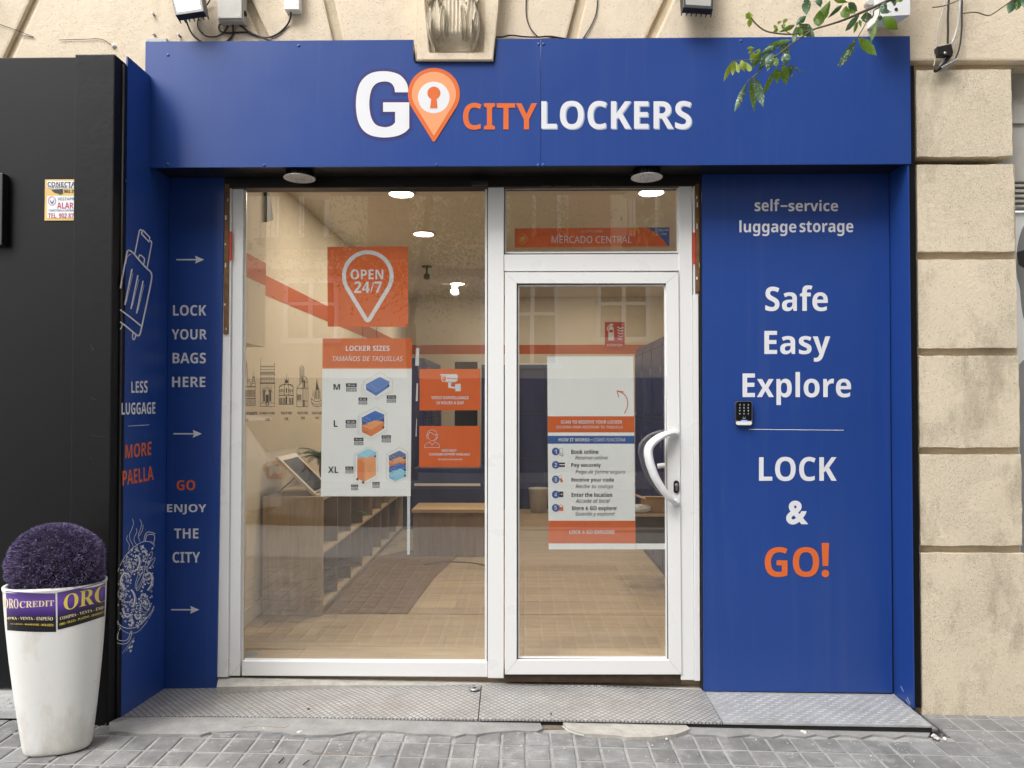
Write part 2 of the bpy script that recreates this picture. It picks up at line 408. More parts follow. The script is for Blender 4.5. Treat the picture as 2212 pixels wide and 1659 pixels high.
# ------------------------------------------------------------------ object helpers
ORG = {}
def org(o): return ORG.get(o.name, Vector((0, 0, 0)))
def thing(name, label, cat, loc=(0, 0, 0), group=None):
    o = bpy.data.objects.new(name, None); COL.objects.link(o)
    o.location = loc; o.empty_display_size = .1
    o['label'] = label; o['category'] = cat
    if group: o['group'] = group
    ORG[o.name] = Vector(loc); return o
def obj(name, bm, m, parent=None, smooth=False, label=None):
    """link a bmesh (world coordinates) as one mesh object"""
    me = bpy.data.meshes.new(name)
    if parent is not None: bmesh.ops.translate(bm, verts=bm.verts, vec=-org(parent))
    bmesh.ops.recalc_face_normals(bm, faces=bm.faces) if smooth != 'keep' else None
    bm.to_mesh(me); bm.free()
    for mm in (m if isinstance(m, (list, tuple)) else [m]): me.materials.append(MATS[mm])
    if smooth is True:
        for p_ in me.polygons: p_.use_smooth = True
    o = bpy.data.objects.new(name, me); COL.objects.link(o)
    if parent is not None: o.parent = parent; ORG[o.name] = org(parent)
    if label: o['label'] = label
    return o
def tag(o, label, cat, group=None):
    o['label'] = label; o['category'] = cat
    if group: o['group'] = group
    return o
def struct(name, bm, m, smooth=False):
    o = obj(name, bm, m, None, smooth); o['kind'] = 'structure'; return o
def dup(root, delta, label=None, group=None):
    r = root.copy(); COL.objects.link(r); r.location = Vector(root.location) + Vector(delta)
    if label: r['label'] = label
    if group: r['group'] = group
    for ch in list(root.children):
        c = ch.copy(); c.parent = r; COL.objects.link(c)
        for g in list(ch.children):
            d = g.copy(); d.parent = c; COL.objects.link(d)
    return r
def BM(): return bmesh.new()
def box(bm, x0, x1, y0, y1, z0, z1, bev=0, mi=0, seg=2):
    x0, x1 = min(x0, x1), max(x0, x1); y0, y1 = min(y0, y1), max(y0, y1); z0, z1 = min(z0, z1), max(z0, z1)
    vs = [bm.verts.new(c) for c in ((x0, y0, z0), (x1, y0, z0), (x1, y1, z0), (x0, y1, z0), (x0, y0, z1), (x1, y0, z1), (x1, y1, z1), (x0, y1, z1))]
    fs = [bm.faces.new([vs[i] for i in f]) for f in ((0, 3, 2, 1), (4, 5, 6, 7), (0, 1, 5, 4), (1, 2, 6, 5), (2, 3, 7, 6), (3, 0, 4, 7))]
    for f in fs: f.material_index = mi
    if bev:
        es = list({e for f in fs for e in f.edges})
        r = bmesh.ops.bevel(bm, geom=es, offset=bev, segments=seg, affect='EDGES', profile=.7)
        for f in r['faces']: f.material_index = mi
    return vs
def hexa(bm, pts, mi=0):
    """eight corners: four of the bottom, four of the top"""
    vs = [bm.verts.new(p_) for p_ in pts]
    for f in ((0, 3, 2, 1), (4, 5, 6, 7), (0, 1, 5, 4), (1, 2, 6, 5), (2, 3, 7, 6), (3, 0, 4, 7)):
        bm.faces.new([vs[i] for i in f]).material_index = mi
    return vs
def slab(bm, pts, vec, mi=0, bev=0):
    """polygon (3-D points) pushed along vec"""
    vec = Vector(vec)
    a = [bm.verts.new(p_) for p_ in pts]; b_ = [bm.verts.new(Vector(p_) + vec) for p_ in pts]
    fs = [bm.faces.new(a), bm.faces.new(b_[::-1])]
    n = len(pts)
    for i in range(n): fs.append(bm.faces.new((a[i], b_[i], b_[(i + 1) % n], a[(i + 1) % n])))
    for f in fs: f.material_index = mi
    if bev:
        r = bmesh.ops.bevel(bm, geom=list(fs[0].edges), offset=bev, segments=2, affect='EDGES', profile=.7)
        for f in r['faces']: f.material_index = mi
def smooth_path(pts, n=6, closed=False):
    pts = [Vector(p_) for p_ in pts]; out = []; N = len(pts)
    rng = range(N if closed else N - 1)
    for i in rng:
        g = lambda k: pts[k % N] if closed else pts[max(0, min(N - 1, k))]
        p0, p1, p2, p3 = g(i - 1), g(i), g(i + 1), g(i + 2)
        for k in range(n):
            t = k / n
            out.append(.5 * ((2 * p1) + (p2 - p0) * t + (2 * p0 - 5 * p1 + 4 * p2 - p3) * t * t + (3 * p1 - p0 - 3 * p2 + p3) * t ** 3))
    if not closed: out.append(pts[-1])
    return out
def tube(bm, pts, r, seg=8, mi=0, flat=None):
    pts = [Vector(p_) for p_ in pts]; rings = []; N = len(pts)
    up = None
    for i, p_ in enumerate(pts):
        t = (pts[min(i + 1, N - 1)] - pts[max(i - 1, 0)]).normalized()
        if up is None:
            up = Vector((0, 0, 1)) if abs(t.z) < .9 else Vector((0, 1, 0))
        s = t.cross(up).normalized(); up = s.cross(t).normalized()
        rr = r[i] if isinstance(r, (list, tuple)) else r
        ring = []
        for k in range(seg):
            a = 2 * math.pi * k / seg
            ring.append(bm.verts.new(p_ + s * math.cos(a) * rr + up * math.sin(a) * rr * (flat or 1)))
        rings.append(ring)
    for i in range(N - 1):
        for k in range(seg):
            f = bm.faces.new((rings[i][k], rings[i][(k + 1) % seg], rings[i + 1][(k + 1) % seg], rings[i + 1][k]))
            f.material_index = mi; f.smooth = True
    for rg in (rings[0][::-1], rings[-1]): bm.faces.new(rg).material_index = mi
def lathe(bm, prof, center, axis='Z', seg=24, mi=0, sx=1, sy=1, ang=0):
    c = Vector(center); rings = []
    for r, h in prof:
        ring = []
        for k in range(seg):
            a = 2 * math.pi * k / seg
            x, y = r * math.cos(a) * sx, r * math.sin(a) * sy
            x, y = x * math.cos(ang) - y * math.sin(ang), x * math.sin(ang) + y * math.cos(ang)
            p_ = Vector((x, y, h)) if axis == 'Z' else (Vector((x, h, y)) if axis == 'Y' else Vector((h, x, y)))
            ring.append(bm.verts.new(c + p_))
        rings.append(ring)
    for i in range(len(rings) - 1):
        for k in range(seg):
            f = bm.faces.new((rings[i][k], rings[i][(k + 1) % seg], rings[i + 1][(k + 1) % seg], rings[i + 1][k])); f.material_index = mi; f.smooth = True
    bm.faces.new(rings[0][::-1]).material_index = mi; bm.faces.new(rings[-1]).material_index = mi
    return rings
# flat graphics, given in measuring units and laid on a plane by a mapper
def poly(bm, pts, mp, layer=1, mi=0):
    vs = [bm.verts.new(mp(u, v, layer)) for u, v in pts]
    try: bm.faces.new(vs).material_index = mi
    except ValueError: pass
def rect(bm, u0, v0, u1, v1, mp, layer=1, mi=0): poly(bm, [(u0, v0), (u1, v0), (u1, v1), (u0, v1)], mp, layer, mi)
def ell(cu, cv, ru, rv=None, n=28, a0=0, a1=360):
    rv = ru if rv is None else rv
    full = abs(a1 - a0) >= 360
    return [(cu + ru * math.cos(R(a0 + (a1 - a0) * i / n)), cv + rv * math.sin(R(a0 + (a1 - a0) * i / n))) for i in range(n if full else n + 1)]
def stroke(bm, pts, w, mp, layer=1, closed=False, mi=0, wu=None):
    """line of width w (wu: width of the vertical strokes on foreshortened planes)"""
    P = [Vector(p_) for p_ in pts]; N = len(P); wu = wu or w
    L, Rr = [], []
    for i in range(N):
        a = P[(i - 1) % N] if (closed or i > 0) else P[i]
        c = P[(i + 1) % N] if (closed or i < N - 1) else P[i]
        d0 = (P[i] - a); d1_ = (c - P[i])
        d0 = d0.normalized() if d0.length > 1e-6 else d1_.normalized()
        d1_ = d1_.normalized() if d1_.length > 1e-6 else d0
        t = (d0 + d1_); t = t.normalized() if t.length > 1e-4 else d0
        n = Vector((-t.y, t.x)); k = max(.5, n.dot(Vector((-d0.y, d0.x))))
        off = Vector((n.x * wu, n.y * w)) * (.5 / k)
        L.append(P[i] + off); Rr.append(P[i] - off)
    a = [bm.verts.new(mp(q.x, q.y, layer)) for q in L]; b_ = [bm.verts.new(mp(q.x, q.y, layer)) for q in Rr]
    for i in range(N if closed else N - 1):
        j = (i + 1) % N
        try: bm.faces.new((a[i], a[j], b_[j], b_[i])).material_index = mi
        except ValueError: pass
STY = {'sb': (0x1D5D4, 0x1D5EE, 0x1D7EC), 'si': (0x1D608, 0x1D622, 0x1D7E2), 'sr': (0x1D5A0, 0x1D5BA, 0x1D7E2),
       'bi': (0x1D63C, 0x1D656, 0x1D7EC), 'fb': (0x1D400, 0x1D41A, 0x1D7CE)}
ACC = {'\u00d1': ('N', '~'), '\u00f1': ('n', '~'), '\u00d3': ('O', "'"), '\u00f3': ('o', "'")}
def styled(s, st):
    if st is None: return s
    b_ = STY[st]; o = ''
    for ch in s:
        if ch in ACC: ch = ACC[ch][0]
        if 'A' <= ch <= 'Z': o += chr(b_[0] + ord(ch) - 65)
        elif 'a' <= ch <= 'z': o += chr(b_[1] + ord(ch) - 97)
        elif '0' <= ch <= '9': o += chr(b_[2] + ord(ch) - 48)
        else: o += ch
    return o
_tc = {}
def text_shape(s, st, off=0):
    k = (s, st, off)
    if k in _tc: return _tc[k]
    def ev(body):
        cu = bpy.data.curves.new('t', 'FONT'); cu.body = body; cu.offset = off; cu.resolution_u = 5
        o = bpy.data.objects.new('t', cu); COL.objects.link(o)
        bpy.context.view_layer.update()
        dg = bpy.context.evaluated_depsgraph_get(); me = bpy.data.meshes.new_from_object(o.evaluated_get(dg))
        vs = [(v.co.x, v.co.y) for v in me.vertices]; fs = [tuple(p_.vertices) for p_ in me.polygons]
        bpy.data.objects.remove(o); bpy.data.curves.remove(cu); bpy.data.meshes.remove(me)
        return vs, fs
    vs, fs = ev(styled(s, st))
    for i, ch in enumerate(s):                       # accents as small strokes over their letters
        if ch in ACC:
            pre, _ = ev(styled(s[:i + 1], st)); pre0, _ = ev(styled(s[:i], st)) if i else ([(0, 0)], None)
            x1 = max(v[0] for v in pre); x0 = max(v[0] for v in pre0) if pre0 else 0
            cx = (x0 + x1) / 2 + .04; top = max(v[1] for v in ev(styled(ACC[ch][0], st))[0]) + .06
            t = .055
            if ACC[ch][1] == '~': path = [(-.15, .03), (-.07, .09), (.05, .04), (.13, .10)]
            else: path = [(-.02, 0), (.08, .15)]
            for (ax, ay), (bx, by) in zip(path, path[1:]):
                n0 = len(vs); vs = vs + [(cx + ax, top + ay), (cx + bx, top + by), (cx + bx, top + by + t), (cx + ax, top + ay + t)]; fs = fs + [(n0, n0 + 1, n0 + 2, n0 + 3)]
    _tc[k] = (vs, fs); return vs, fs
def text(bm, s, q, mp, st='sb', layer=2, mi=0, off=0):
    """fit the ink of a line of text into q: (u0,v0,u1,v1) or the four corners TL TR BR BL"""
    vs, fs = text_shape(s, st, off)
    x0, x1 = min(v[0] for v in vs), max(v[0] for v in vs); y0, y1 = min(v[1] for v in vs), max(v[1] for v in vs)
    if len(q) == 4 and not hasattr(q[0], '__len__'): q = [(q[0], q[1]), (q[2], q[1]), (q[2], q[3]), (q[0], q[3])]
    TL, TR, BR, BL = [Vector(p_) for p_ in q]; out = []
    for x, y in vs:
        a = (x - x0) / (x1 - x0); b_ = (y1 - y) / (y1 - y0)
        p_ = (TL * (1 - a) + TR * a) * (1 - b_) + (BL * (1 - a) + BR * a) * b_
        w3 = mp(p_.x, p_.y, layer); out.append(None if w3 is None else bm.verts.new(w3))
    for f in fs:
        if any(out[i] is None for i in f): continue
        try: bm.faces.new([out[i] for i in f]).material_index = mi
        except ValueError: pass
def letters(parent, name, lines, mp, m, st='sb', layer=2):
    for ln in lines:
        bm = BM(); text(bm, ln[0], ln[1], mp, ln[2] if len(ln) > 2 else st, layer); o = obj(name, bm, m, parent)
    return o
def dome(bm, c, r, h, n=(0, -1, 0), seg=12):
    n = Vector(n); q = n.to_track_quat('Z', 'Y')
    prev = None
    for i in range(4):
        a = i / 3 * math.pi / 2 * .98
        ring = [bm.verts.new(Vector(c) + q @ Vector((r * math.cos(a) * math.cos(t), r * math.cos(a) * math.sin(t), h * math.sin(a)))) for t in [2 * math.pi * k / seg for k in range(seg)]]
        if prev:
            for k in range(seg): bm.faces.new((prev[k], prev[(k + 1) % seg], ring[(k + 1) % seg], ring[k])).smooth = True
        prev = ring
    bm.faces.new(prev)
# depths of the main planes (y grows into the building)
Y_GLASS, Y_PANEL, Y_FASCIA, Y_WALL, Y_PIER = 3.80, 3.775, 3.575, 3.625, 3.60

# ================================================================== GROUND
def zp(x): return -.04 - .0165 * x            # the pavement falls gently to the right
def PG(u, v, dz=0):
    p_ = PZ(u, v, -.04)
    for _ in range(8): p_ = PZ(u, v, zp(p_.x) + dz)
    return p_
bm = BM()
for x in range(-8, 9):
    pass
xs = [-60, -8, -3.4, -1.90, -1.88, 0, 1.955, 1.965, 3.4, 8, 60]
ys = [-.9, 1.2, 3.355, 3.375, 3.95]
vv = [[bm.verts.new((x, y, zp(max(-4, min(4, x))) - (.0045 if y < 3.37 or x > 1.96 or x < -1.89 else .14))) for y in ys] for x in xs]
for i in range(len(xs) - 1):
    for j in range(len(ys) - 1): bm.faces.new((vv[i][j], vv[i + 1][j], vv[i + 1][j + 1], vv[i][j + 1]))
struct('pavement_bed', bm, 'mortar')
# the paving: worn square tiles, each its own tone and tilt
bm = BM(); tl = bm.loops.layers.float_color.new('tone')
TX, TY = .1075, .1275
for i in range(-30, 32):
    for j in range(0, 20):
        x = -.040 + i * TX + rnd.uniform(-.002, .002); y = 3.312 - (j + .5) * TY + rnd.uniform(-.002, .002)
        if i > 19 and j < 0: continue
        hx, hy = TX / 2 - rnd.uniform(.0045, .0075), TY / 2 - rnd.uniform(.0045, .0075)
        g = rnd.uniform(.15, .26); col = (g * rnd.uniform(.97, 1.0), g, g * rnd.uniform(.98, 1.03), 1)
        tx, ty, dz = rnd.uniform(-.012, .012), rnd.uniform(-.012, .012), rnd.uniform(-.0015, .0015)
        z = zp(x) + dz; b_ = .005
        rg = []
        for (ins, dzz) in ((0, -.014), (0, -.0025), (b_, 0)):
            rg.append([bm.verts.new((x + sx * (hx - ins), y + sy * (hy - ins), z + dzz + tx * sx * hx + ty * sy * hy + rnd.uniform(-.0008, .0008))) for sx, sy in ((-1, -1), (1, -1), (1, 1), (-1, 1))])
        fs = [bm.faces.new(rg[2])]
        for a in range(2):
            for k in range(4): fs.append(bm.faces.new((rg[a][k], rg[a][(k + 1) % 4], rg[a + 1][(k + 1) % 4], rg[a + 1][k])))
        for f in fs:
            for lp in f.loops: lp[tl] = col
# right of the step the tiles run up to the wall
for i in range(18, 32):
    for j in range(0, 3):
        x = -.040 + i * TX; y = 3.312 + (j + .5) * TY
        if x < 1.86 + (3.56 - y) * .3 : continue
        g = rnd.uniform(.18, .27); col = (g, g, g, 1); z = zp(x)
        hx, hy = TX / 2 - .006, TY / 2 - .006
        rg = [[bm.verts.new((x + sx * (hx - ins), y + sy * (hy - ins), z + dzz)) for sx, sy in ((-1, -1), (1, -1), (1, 1), (-1, 1))] for ins, dzz in ((0, -.014), (0, -.003), (.006, 0))]
        fs = [bm.faces.new(rg[2])]
        for a in range(2):
            for k in range(4): fs.append(bm.faces.new((rg[a][k], rg[a][(k + 1) % 4], rg[a + 1][(k + 1) % 4], rg[a + 1][k])))
        for f in fs:
            for lp in f.loops: lp[tl] = col
struct('pavement', bm, 'paving')
bm = BM(); box(bm, -60, 60, -1.05, -.9, -.25, -.03, .02); struct('kerb', bm, 'kerb_stone')
bm = BM(); box(bm, -60, 60, -6.0, -1.05, -.4, -.16); struct('road', bm, 'asphalt')
bm = BM(); box(bm, -60, 60, -8.4, -6.0, -.4, -.04); struct('far_pavement', bm, 'kerb_stone')
bm = BM(); box(bm, -120, 120, -60, 60, -.6, -.42); struct('ground', bm, 'asphalt')
# patched concrete strip between the metal step and the tiles
def strip(name, top, bot, dz, m, yf=None, th=.03, jag=.0):
    bm = BM(); a, b_ = [], []
    for (u, v) in top: a.append(PG(u, v, dz))
    for (u, v) in bot: b_.append(PG(u, v, dz))
    pts = a + b_[::-1]
    slab(bm, pts, (0, 0, -th), 0)
    return struct(name, bm, m)
jag = [(u, 1583 + 5 * math.sin(u * .021) + rnd.uniform(-2.5, 2.5)) for u in range(236, 1170, 22)]
strip('concrete_strip', [(236, 1560), (260, 1549), (442, 1549), (1034, 1555), (1166, 1558)], jag + [(1172, 1574)], .010, 'old_concrete', th=.04)
E1 = [(1216, 1560), (1300, 1560), (1480, 1564), (1491, 1574)]
E2 = [(1222, 1570), (1240, 1578), (1262, 1585), (1300, 1586), (1340, 1589), (1352, 1592), (1410, 1592), (1432, 1589), (1460, 1586), (1478, 1580)]
strip('concrete_patch', E1, E2, .016, 'pale_concrete', th=.04)
jag2 = [(1480, 1578)] + [(u, 1590 + rnd.uniform(-5, 4)) for u in range(1500, 2020, 24)]
strip('mortar_patch', [(1490, 1568), (1600, 1572), (1800, 1576), (2010, 1582)], jag2, .006, 'old_concrete', th=.04)
strip('dirt_strip', [(1166, 1556), (1216, 1558), (1480, 1563), (1800, 1568), (2010, 1574)], [(1172, 1575), (1222, 1574), (1482, 1577), (1800, 1580), (2006, 1586)], .000, 'dirt', th=.03)
strip('sill_rubble', [(472, 1463), (1052, 1466), (1500, 1474), (1522, 1478)], [(468, 1484), (700, 1480), (1040, 1481), (1300, 1483), (1500, 1492), (1522, 1494)], .022, 'pale_concrete', th=.10)

# ================================================================== BUILDING
bld = thing('building', 'pale stucco building front above and beside the blue shop sign', 'building', (0, 3.7, 0))
bm = BM()
box(bm, -6, 2.46, Y_WALL + .022, 3.98, 2.70, 7.0); box(bm, 2.4605, 6, Y_WALL + .022, 3.98, PY(2205, 141, Y_WALL).z, 7.0)                       # groove ground behind the stones
box(bm, -6, -1.555, 3.815, 3.98, -.3, 2.70); box(bm, .955, 2.46, 3.815, 3.98, -.3, 2.70)
box(bm, 1.94, 2.46, Y_PIER + .03, 3.815, -.3, 2.64)
obj('backing_wall', bm, 'stucco_groove', bld)
LN = [None, ((75, 0), (14, 130)), ((533, 0), (594, 130)), ((710, 0), (739, 130)), ((906, 0), (900, 130)), ((1074, 0), (1063, 130)), ((1255, 0), (1222, 130)), ((1444, 0), (1383, 130)), None]
def at_line(l, v, gap):
    (a, b_), (c, d) = l; return a + (c - a) * (v - b_) / (d - b_) + gap
for i in range(len(LN) - 1):
    if i == 4: continue                                             # the keystone's place
    vb = 136 if i == 7 else 330 if i == 0 else 240
    vt = -470
    l = LN[i]; r = LN[i + 1]
    gl = 11 if i != 5 else 0; gr = -11 if i != 3 else 0
    q = []
    for v in (vb, vt):
        ul = at_line(l, v, gl) if l else -900
        ur = at_line(r, v, gr) if r else 2950
        q.append((ul, ur))
    for k in range(1): pass
    pts = [PY(q[0][0], vb, Y_WALL), PY(q[0][1], vb, Y_WALL), PY(q[1][1], vt, Y_WALL), PY(q[1][0], vt, Y_WALL)]
    bm = BM(); yy = -.045 if i == 7 else 0
    pts = [p_ + Vector((0, yy * .6, 0)) for p_ in pts]
    slab(bm, pts, (0, .05 - yy, 0), 0, .011)
    obj('stone_block', bm, 'stucco', bld)
bm = BM(); box(bm, -6, 6, Y_WALL, Y_WALL + .04, PY(1106, -476, Y_WALL).z, 9.0, .01); obj('stone_block', bm, 'stucco', bld)
# right-hand pier of rusticated blocks
PB = [(150, 338), (355, 543.5), (560, 752), (768, 967), (982, 1179), (1195, 1560)]
for k, (va, vb) in enumerate(PB):
    vm = (va + vb) / 2
    ul = 1979 + (vm - 150) * 13 / 1380; ur = 2184 + (vm - 150) * .0255
    x0, x1, z0, z1 = RY(ul, va, ur, vb, Y_PIER)
    bm = BM(); n = 10
    # blocks with slightly worn arrises
    vsx = []
    P2 = [(x0, z0)] + [(x0 + (x1 - x0) * t / n, z0 + rnd.uniform(-.002, .003)) for t in range(1, n)] + [(x1, z0)] + \
         [(x1 + rnd.uniform(-.004, .001), z0 + (z1 - z0) * t / n) for t in range(1, n)] + [(x1, z1)] + \
         [(x1 - (x1 - x0) * t / n, z1 + rnd.uniform(-.003, .001)) for t in range(1, n)] + [(x0, z1)]
    slab(bm, [(a, Y_PIER, b_) for a, b_ in P2], (0, .12, 0), 0, .007)
    obj('stone_block', bm, 'stucco_pier', bld)
# cornice band over the pier, bottom rounded
x0, x1, z0, z1 = RY(1975, 100, 2700, 136, Y_PIER - .02)
# keystone with carved acanthus leaf
ks = [(906, -400), (899, 129), (1065, 129), (1076, -400)]
bm = BM()
fo = [(900 + 0, 130), (1065, 130), (1077, 0), (1110, -400), (868, -400), (903, 0)]
YK = 3.555
inn = [(928, 113), (1045, 113), (1049, 0), (1075, -400), (896, -400), (917, 0)]
fo3 = [PY(u, v, YK) for u, v in fo]; in3 = [PY(u, v, YK) for u, v in inn]; inb = [p_ + Vector((0, .028, 0)) for p_ in in3]; fob = [p_ + Vector((0, .12, 0)) for p_ in fo3]
A = [[bm.verts.new(p_) for p_ in L_] for L_ in (fob, fo3, in3, inb)]
for a in range(3):
    for k in range(6):
        bm.faces.new((A[a][k], A[a][(k + 1) % 6], A[a + 1][(k + 1) % 6], A[a + 1][k]))
bm.faces.new(A[3])
bmesh.ops.bevel(bm, geom=[e for e in bm.edges if all(abs(v.co.y - YK) < 1e-4 for v in e.verts)], offset=.004, segments=2, affect='EDGES')
key = obj('keystone', bm, 'stucco', bld)
# relief in local (s: -1..1 across, t: 0 bottom .. 1 top of the visible part and beyond)
cxl = PY(980, 105, YK).x; wl = (PY(1045, 60, YK).x - PY(921, 60, YK).x) / 2 * .92
zb = PY(980, 107, YK).z; zt = PY(980, 0, YK).z
def bez(p0, p1, p2, n=14): return [((1 - k) ** 2 * p0[0] + 2 * k * (1 - k) * p1[0] + k * k * p2[0], (1 - k) ** 2 * p0[1] + 2 * k * (1 - k) * p1[1] + k * k * p2[1]) for k in [i / n for i in range(n + 1)]]
def swell(s, t):                                                      # the leaf curls out over its hollow foot
    k = max(0, min(1, t / .34)); up = k * k * (3 - 2 * k)
    return .006 + .052 * up * (1 - .22 * max(0, t - .3)) * (1 - .30 * abs(s) ** 3)
def kp3(s, t, lift=0): return Vector((cxl + s * wl, YK + .028 - swell(s, t) - lift, zb + (zt - zb) * t))
bm = BM(); NS, NT = 60, 110; g = []
for jj in range(NT + 1):
    t = jj / NT * 1.95; row = []
    wid = .70 + .24 * max(0, min(1, (.24 - t) / .20)) + .04 * math.sin(t * 7)
    for ii in range(NS + 1):
        q = -1 + 2 * ii / NS; s_ = q * wid; e_ = abs(q) > .999
        flute = .005 * math.cos(s_ * 44) * (abs(s_) < .24) * max(0, min(1, (t - .22) / .2))
        p_ = kp3(s_, t, flute); row.append(bm.verts.new(p_ if not e_ else (p_.x, YK + .03, p_.z)))
    g.append(row)
for jj in range(NT):
    for ii in range(NS): bm.faces.new((g[jj][ii], g[jj][ii + 1], g[jj + 1][ii + 1], g[jj + 1][ii])).smooth = True
def lobe(bm, sg, p0, p1, p2, w_, lift, veins=True):
    """one acanthus lobe: a hollowed blade with raised rims along a curved midline"""
    line = bez(p0, p1, p2); rows = []; n = len(line)
    for k, (x, y) in enumerate(line):
        kk = k / (n - 1); x2, y2 = line[min(n - 1, k + 1)]; x1, y1 = line[max(0, k - 1)]
        dx, dy = x2 - x1, (y2 - y1); L = math.hypot(dx, dy); nx, ny = -dy / L, dx / L
        w = w_ * .84 * (.35 + .75 * math.sin(math.pi * (.10 + .82 * kk))) * (1 + .10 * math.sin(k * 2.2)); row = []
        for m_ in range(11):
            q = -1 + m_ / 5; lf = lift * (.45 + .75 * kk) * (1 - q ** 10) + .015 * (abs(q) ** 2.2) * (1 - q ** 10) + (.0035 * math.cos(q * 9) * (abs(q) < .7) if veins else 0) - .006
            row.append(bm.verts.new(kp3(sg * (x + nx * w * q), y + ny * w * q * .9, lf if abs(q) < .99 else -.012)))
        rows.append(row)
    for r0, r1 in zip(rows, rows[1:]):
        for m_ in range(10): bm.faces.new((r0[m_], r0[m_ + 1], r1[m_ + 1], r1[m_])).smooth = True
for sg in (-1, 1):
    lobe(bm, sg, (.40, .95), (.78, 1.2), (.62, 1.80), .26, .020)
    lobe(bm, sg, (.50, .24), (.74, .52), (.70, 1.00), .27, .026)
    lobe(bm, sg, (.66, .04), (.86, .32), (.90, .64), .16, .040)
    lobe(bm, sg, (.72, .10), (.80, .26), (.74, .44), .07, .052)
    lobe(bm, sg, (.38, .16), (.44, .45), (.33, .74), .13, .040)
    lobe(bm, sg, (.50, .98), (.74, 1.06), (.94, .84), .10, .044)
    tube(bm, smooth_path([kp3(sg * x, y, .010) for x, y in ((.27, .62), (.33, .50), (.38, .36), (.34, .25), (.27, .30), (.25, .42), (.30, .52))], 5), .0042, 8)
    for k in range(9):
        a = k * 2.4; bmesh.ops.create_icosphere(bm, subdivisions=2, radius=.0055, matrix=Matrix.Translation(kp3(sg * (.36 + .055 * math.cos(a) * (k / 9) ** .5), .72 + .09 * math.sin(a) * (k / 9) ** .5, .014)))
obj('carved_leaf', bm, 'carved_stone', key, 'keep')

# ================================================================== BLUE CLADDING
sign = thing('shop_sign', 'long blue fascia sign reading GO CITY LOCKERS over the shop entrance', 'sign', (0, Y_FASCIA, 2.9))
fx0, fx1, fz0, fz1 = RY(313, 84, 1967, 358, Y_FASCIA)
zL, zR = PY(313, 90, Y_FASCIA).z, PY(1967, 78, Y_FASCIA).z
bL, bR = PY(313, 362, Y_FASCIA).z, PY(1967, 354, Y_FASCIA).z
n0, n1 = PY(893, 100, Y_FASCIA).x, PY(1071, 100, Y_FASCIA).x; n0b, n1b = PY(896, 132, Y_FASCIA).x, PY(1067, 132, Y_FASCIA).x
nz = PY(980, 132, Y_FASCIA).z; lerp = lambda x: zL + (zR - zL) * (x - fx0) / (fx1 - fx0)
seam = PY(1168, 200, Y_FASCIA).x
lb = lambda x: bL + (bR - bL) * (x - fx0) / (fx1 - fx0)
bm = BM()
slab(bm, [(fx0, Y_FASCIA, bL), (seam - .0008, Y_FASCIA, lb(seam)), (seam - .0008, Y_FASCIA, lerp(seam)), (n1, Y_FASCIA, lerp(n1)), (n1b, Y_FASCIA, nz), (n0b, Y_FASCIA, nz), (n0, Y_FASCIA, lerp(n0)), (fx0, Y_FASCIA, zL)], (0, .012, 0))
slab(bm, [(seam + .0008, Y_FASCIA, lb(seam)), (fx1, Y_FASCIA, bR), (fx1, Y_FASCIA, zR), (seam + .0008, Y_FASCIA, lerp(seam))], (0, .012, 0))
obj('sign_panel', bm, 'blue_panel', sign)
bm = BM()
for ua, va, ub, vb in ((893, 96, 896, 132), (896, 133.5, 1067, 133.5), (1067, 132, 1071, 84)):
    a, b_ = PY(ua, va, Y_FASCIA), PY(ub, vb, Y_FASCIA)
    d_ = .004
    tube(bm, [a + Vector((0, -.001, 0)), b_ + Vector((0, -.001, 0))], .005, 6)
obj('sealant_bead', bm, 'black_plastic', sign)
fm = face_y(Y_FASCIA)
bm = BM()
for u, v in ((363, 119), (645, 99), (571, 357), (923, 109.5), (943, 356), (1164, 95.5), (1174, 95.5), (1163, 357), (1174, 356.5), (1601, 88.5), (362, 355)):
    bm = BM(); dome(bm, PY(u, v, Y_FASCIA), .0085, .0035); obj('rivet', bm, 'blue_panel', sign)
G_OUT = [(485, 555), (478, 508), (452, 467), (410, 440), (340, 428), (265, 438), (212, 475), (181, 535), (170, 625), (180, 715), (210, 778), (262, 814), (340, 826), (415, 817), (462, 796), (490, 770)]
G_IN = [(405, 735), (385, 754), (345, 764), (292, 750), (262, 705), (250, 625), (262, 545), (292, 503), (340, 490), (378, 498), (398, 522), (405, 555)]
def sm2(p_, n=5): return [(q.x, q.y) for q in smooth_path([(a, b_, 0) for a, b_ in p_], n)]
Gp = sm2(G_OUT) + [(490, 615), (333, 615), (333, 672), (405, 672)] + sm2(G_IN)
logo = BM()
stroke(logo, cc(c2, Gp), 15, fm, 1, True)
obj('logo_halo', logo, 'dark_blue_vinyl', sign)
bm = BM(); stroke(bm, cc(c2, Gp), 3.4, fm, 2, True); obj('logo_outline', bm, 'ink', sign)
bm = BM(); poly(bm, cc(c2, Gp), fm, 3); obj('logo_letter', bm, 'white_vinyl', sign)
def pin(cu, cv, r, tv, tr=6, n=44):
    # teardrop: circle with tangents to a rounded tip
    d = tv - cv; a = math.degrees(math.asin(min(.99, (r - tr) / d)))
    p_ = [(cu + r * math.cos(R(t)), cv + r * math.sin(R(t))) for t in [(180 - a) + (180 + 2 * a) * i / n for i in range(n + 1)]]
    p_ += [(cu + tr * math.cos(R(t)), tv - tr + tr * math.sin(R(t))) for t in [a + (180 - 2 * a) * i / 8 for i in range(9)]]
    return p_
def pinfull(cu, cv, r, tv, tr=6, n=44): return pin(cu, cv, r, tv, tr, n)
bm = BM(); poly(bm, cc(c2, pin(638, 565, 156, 851, 10)), fm, 4); obj('logo_pin', bm, 'orange_vinyl', sign)
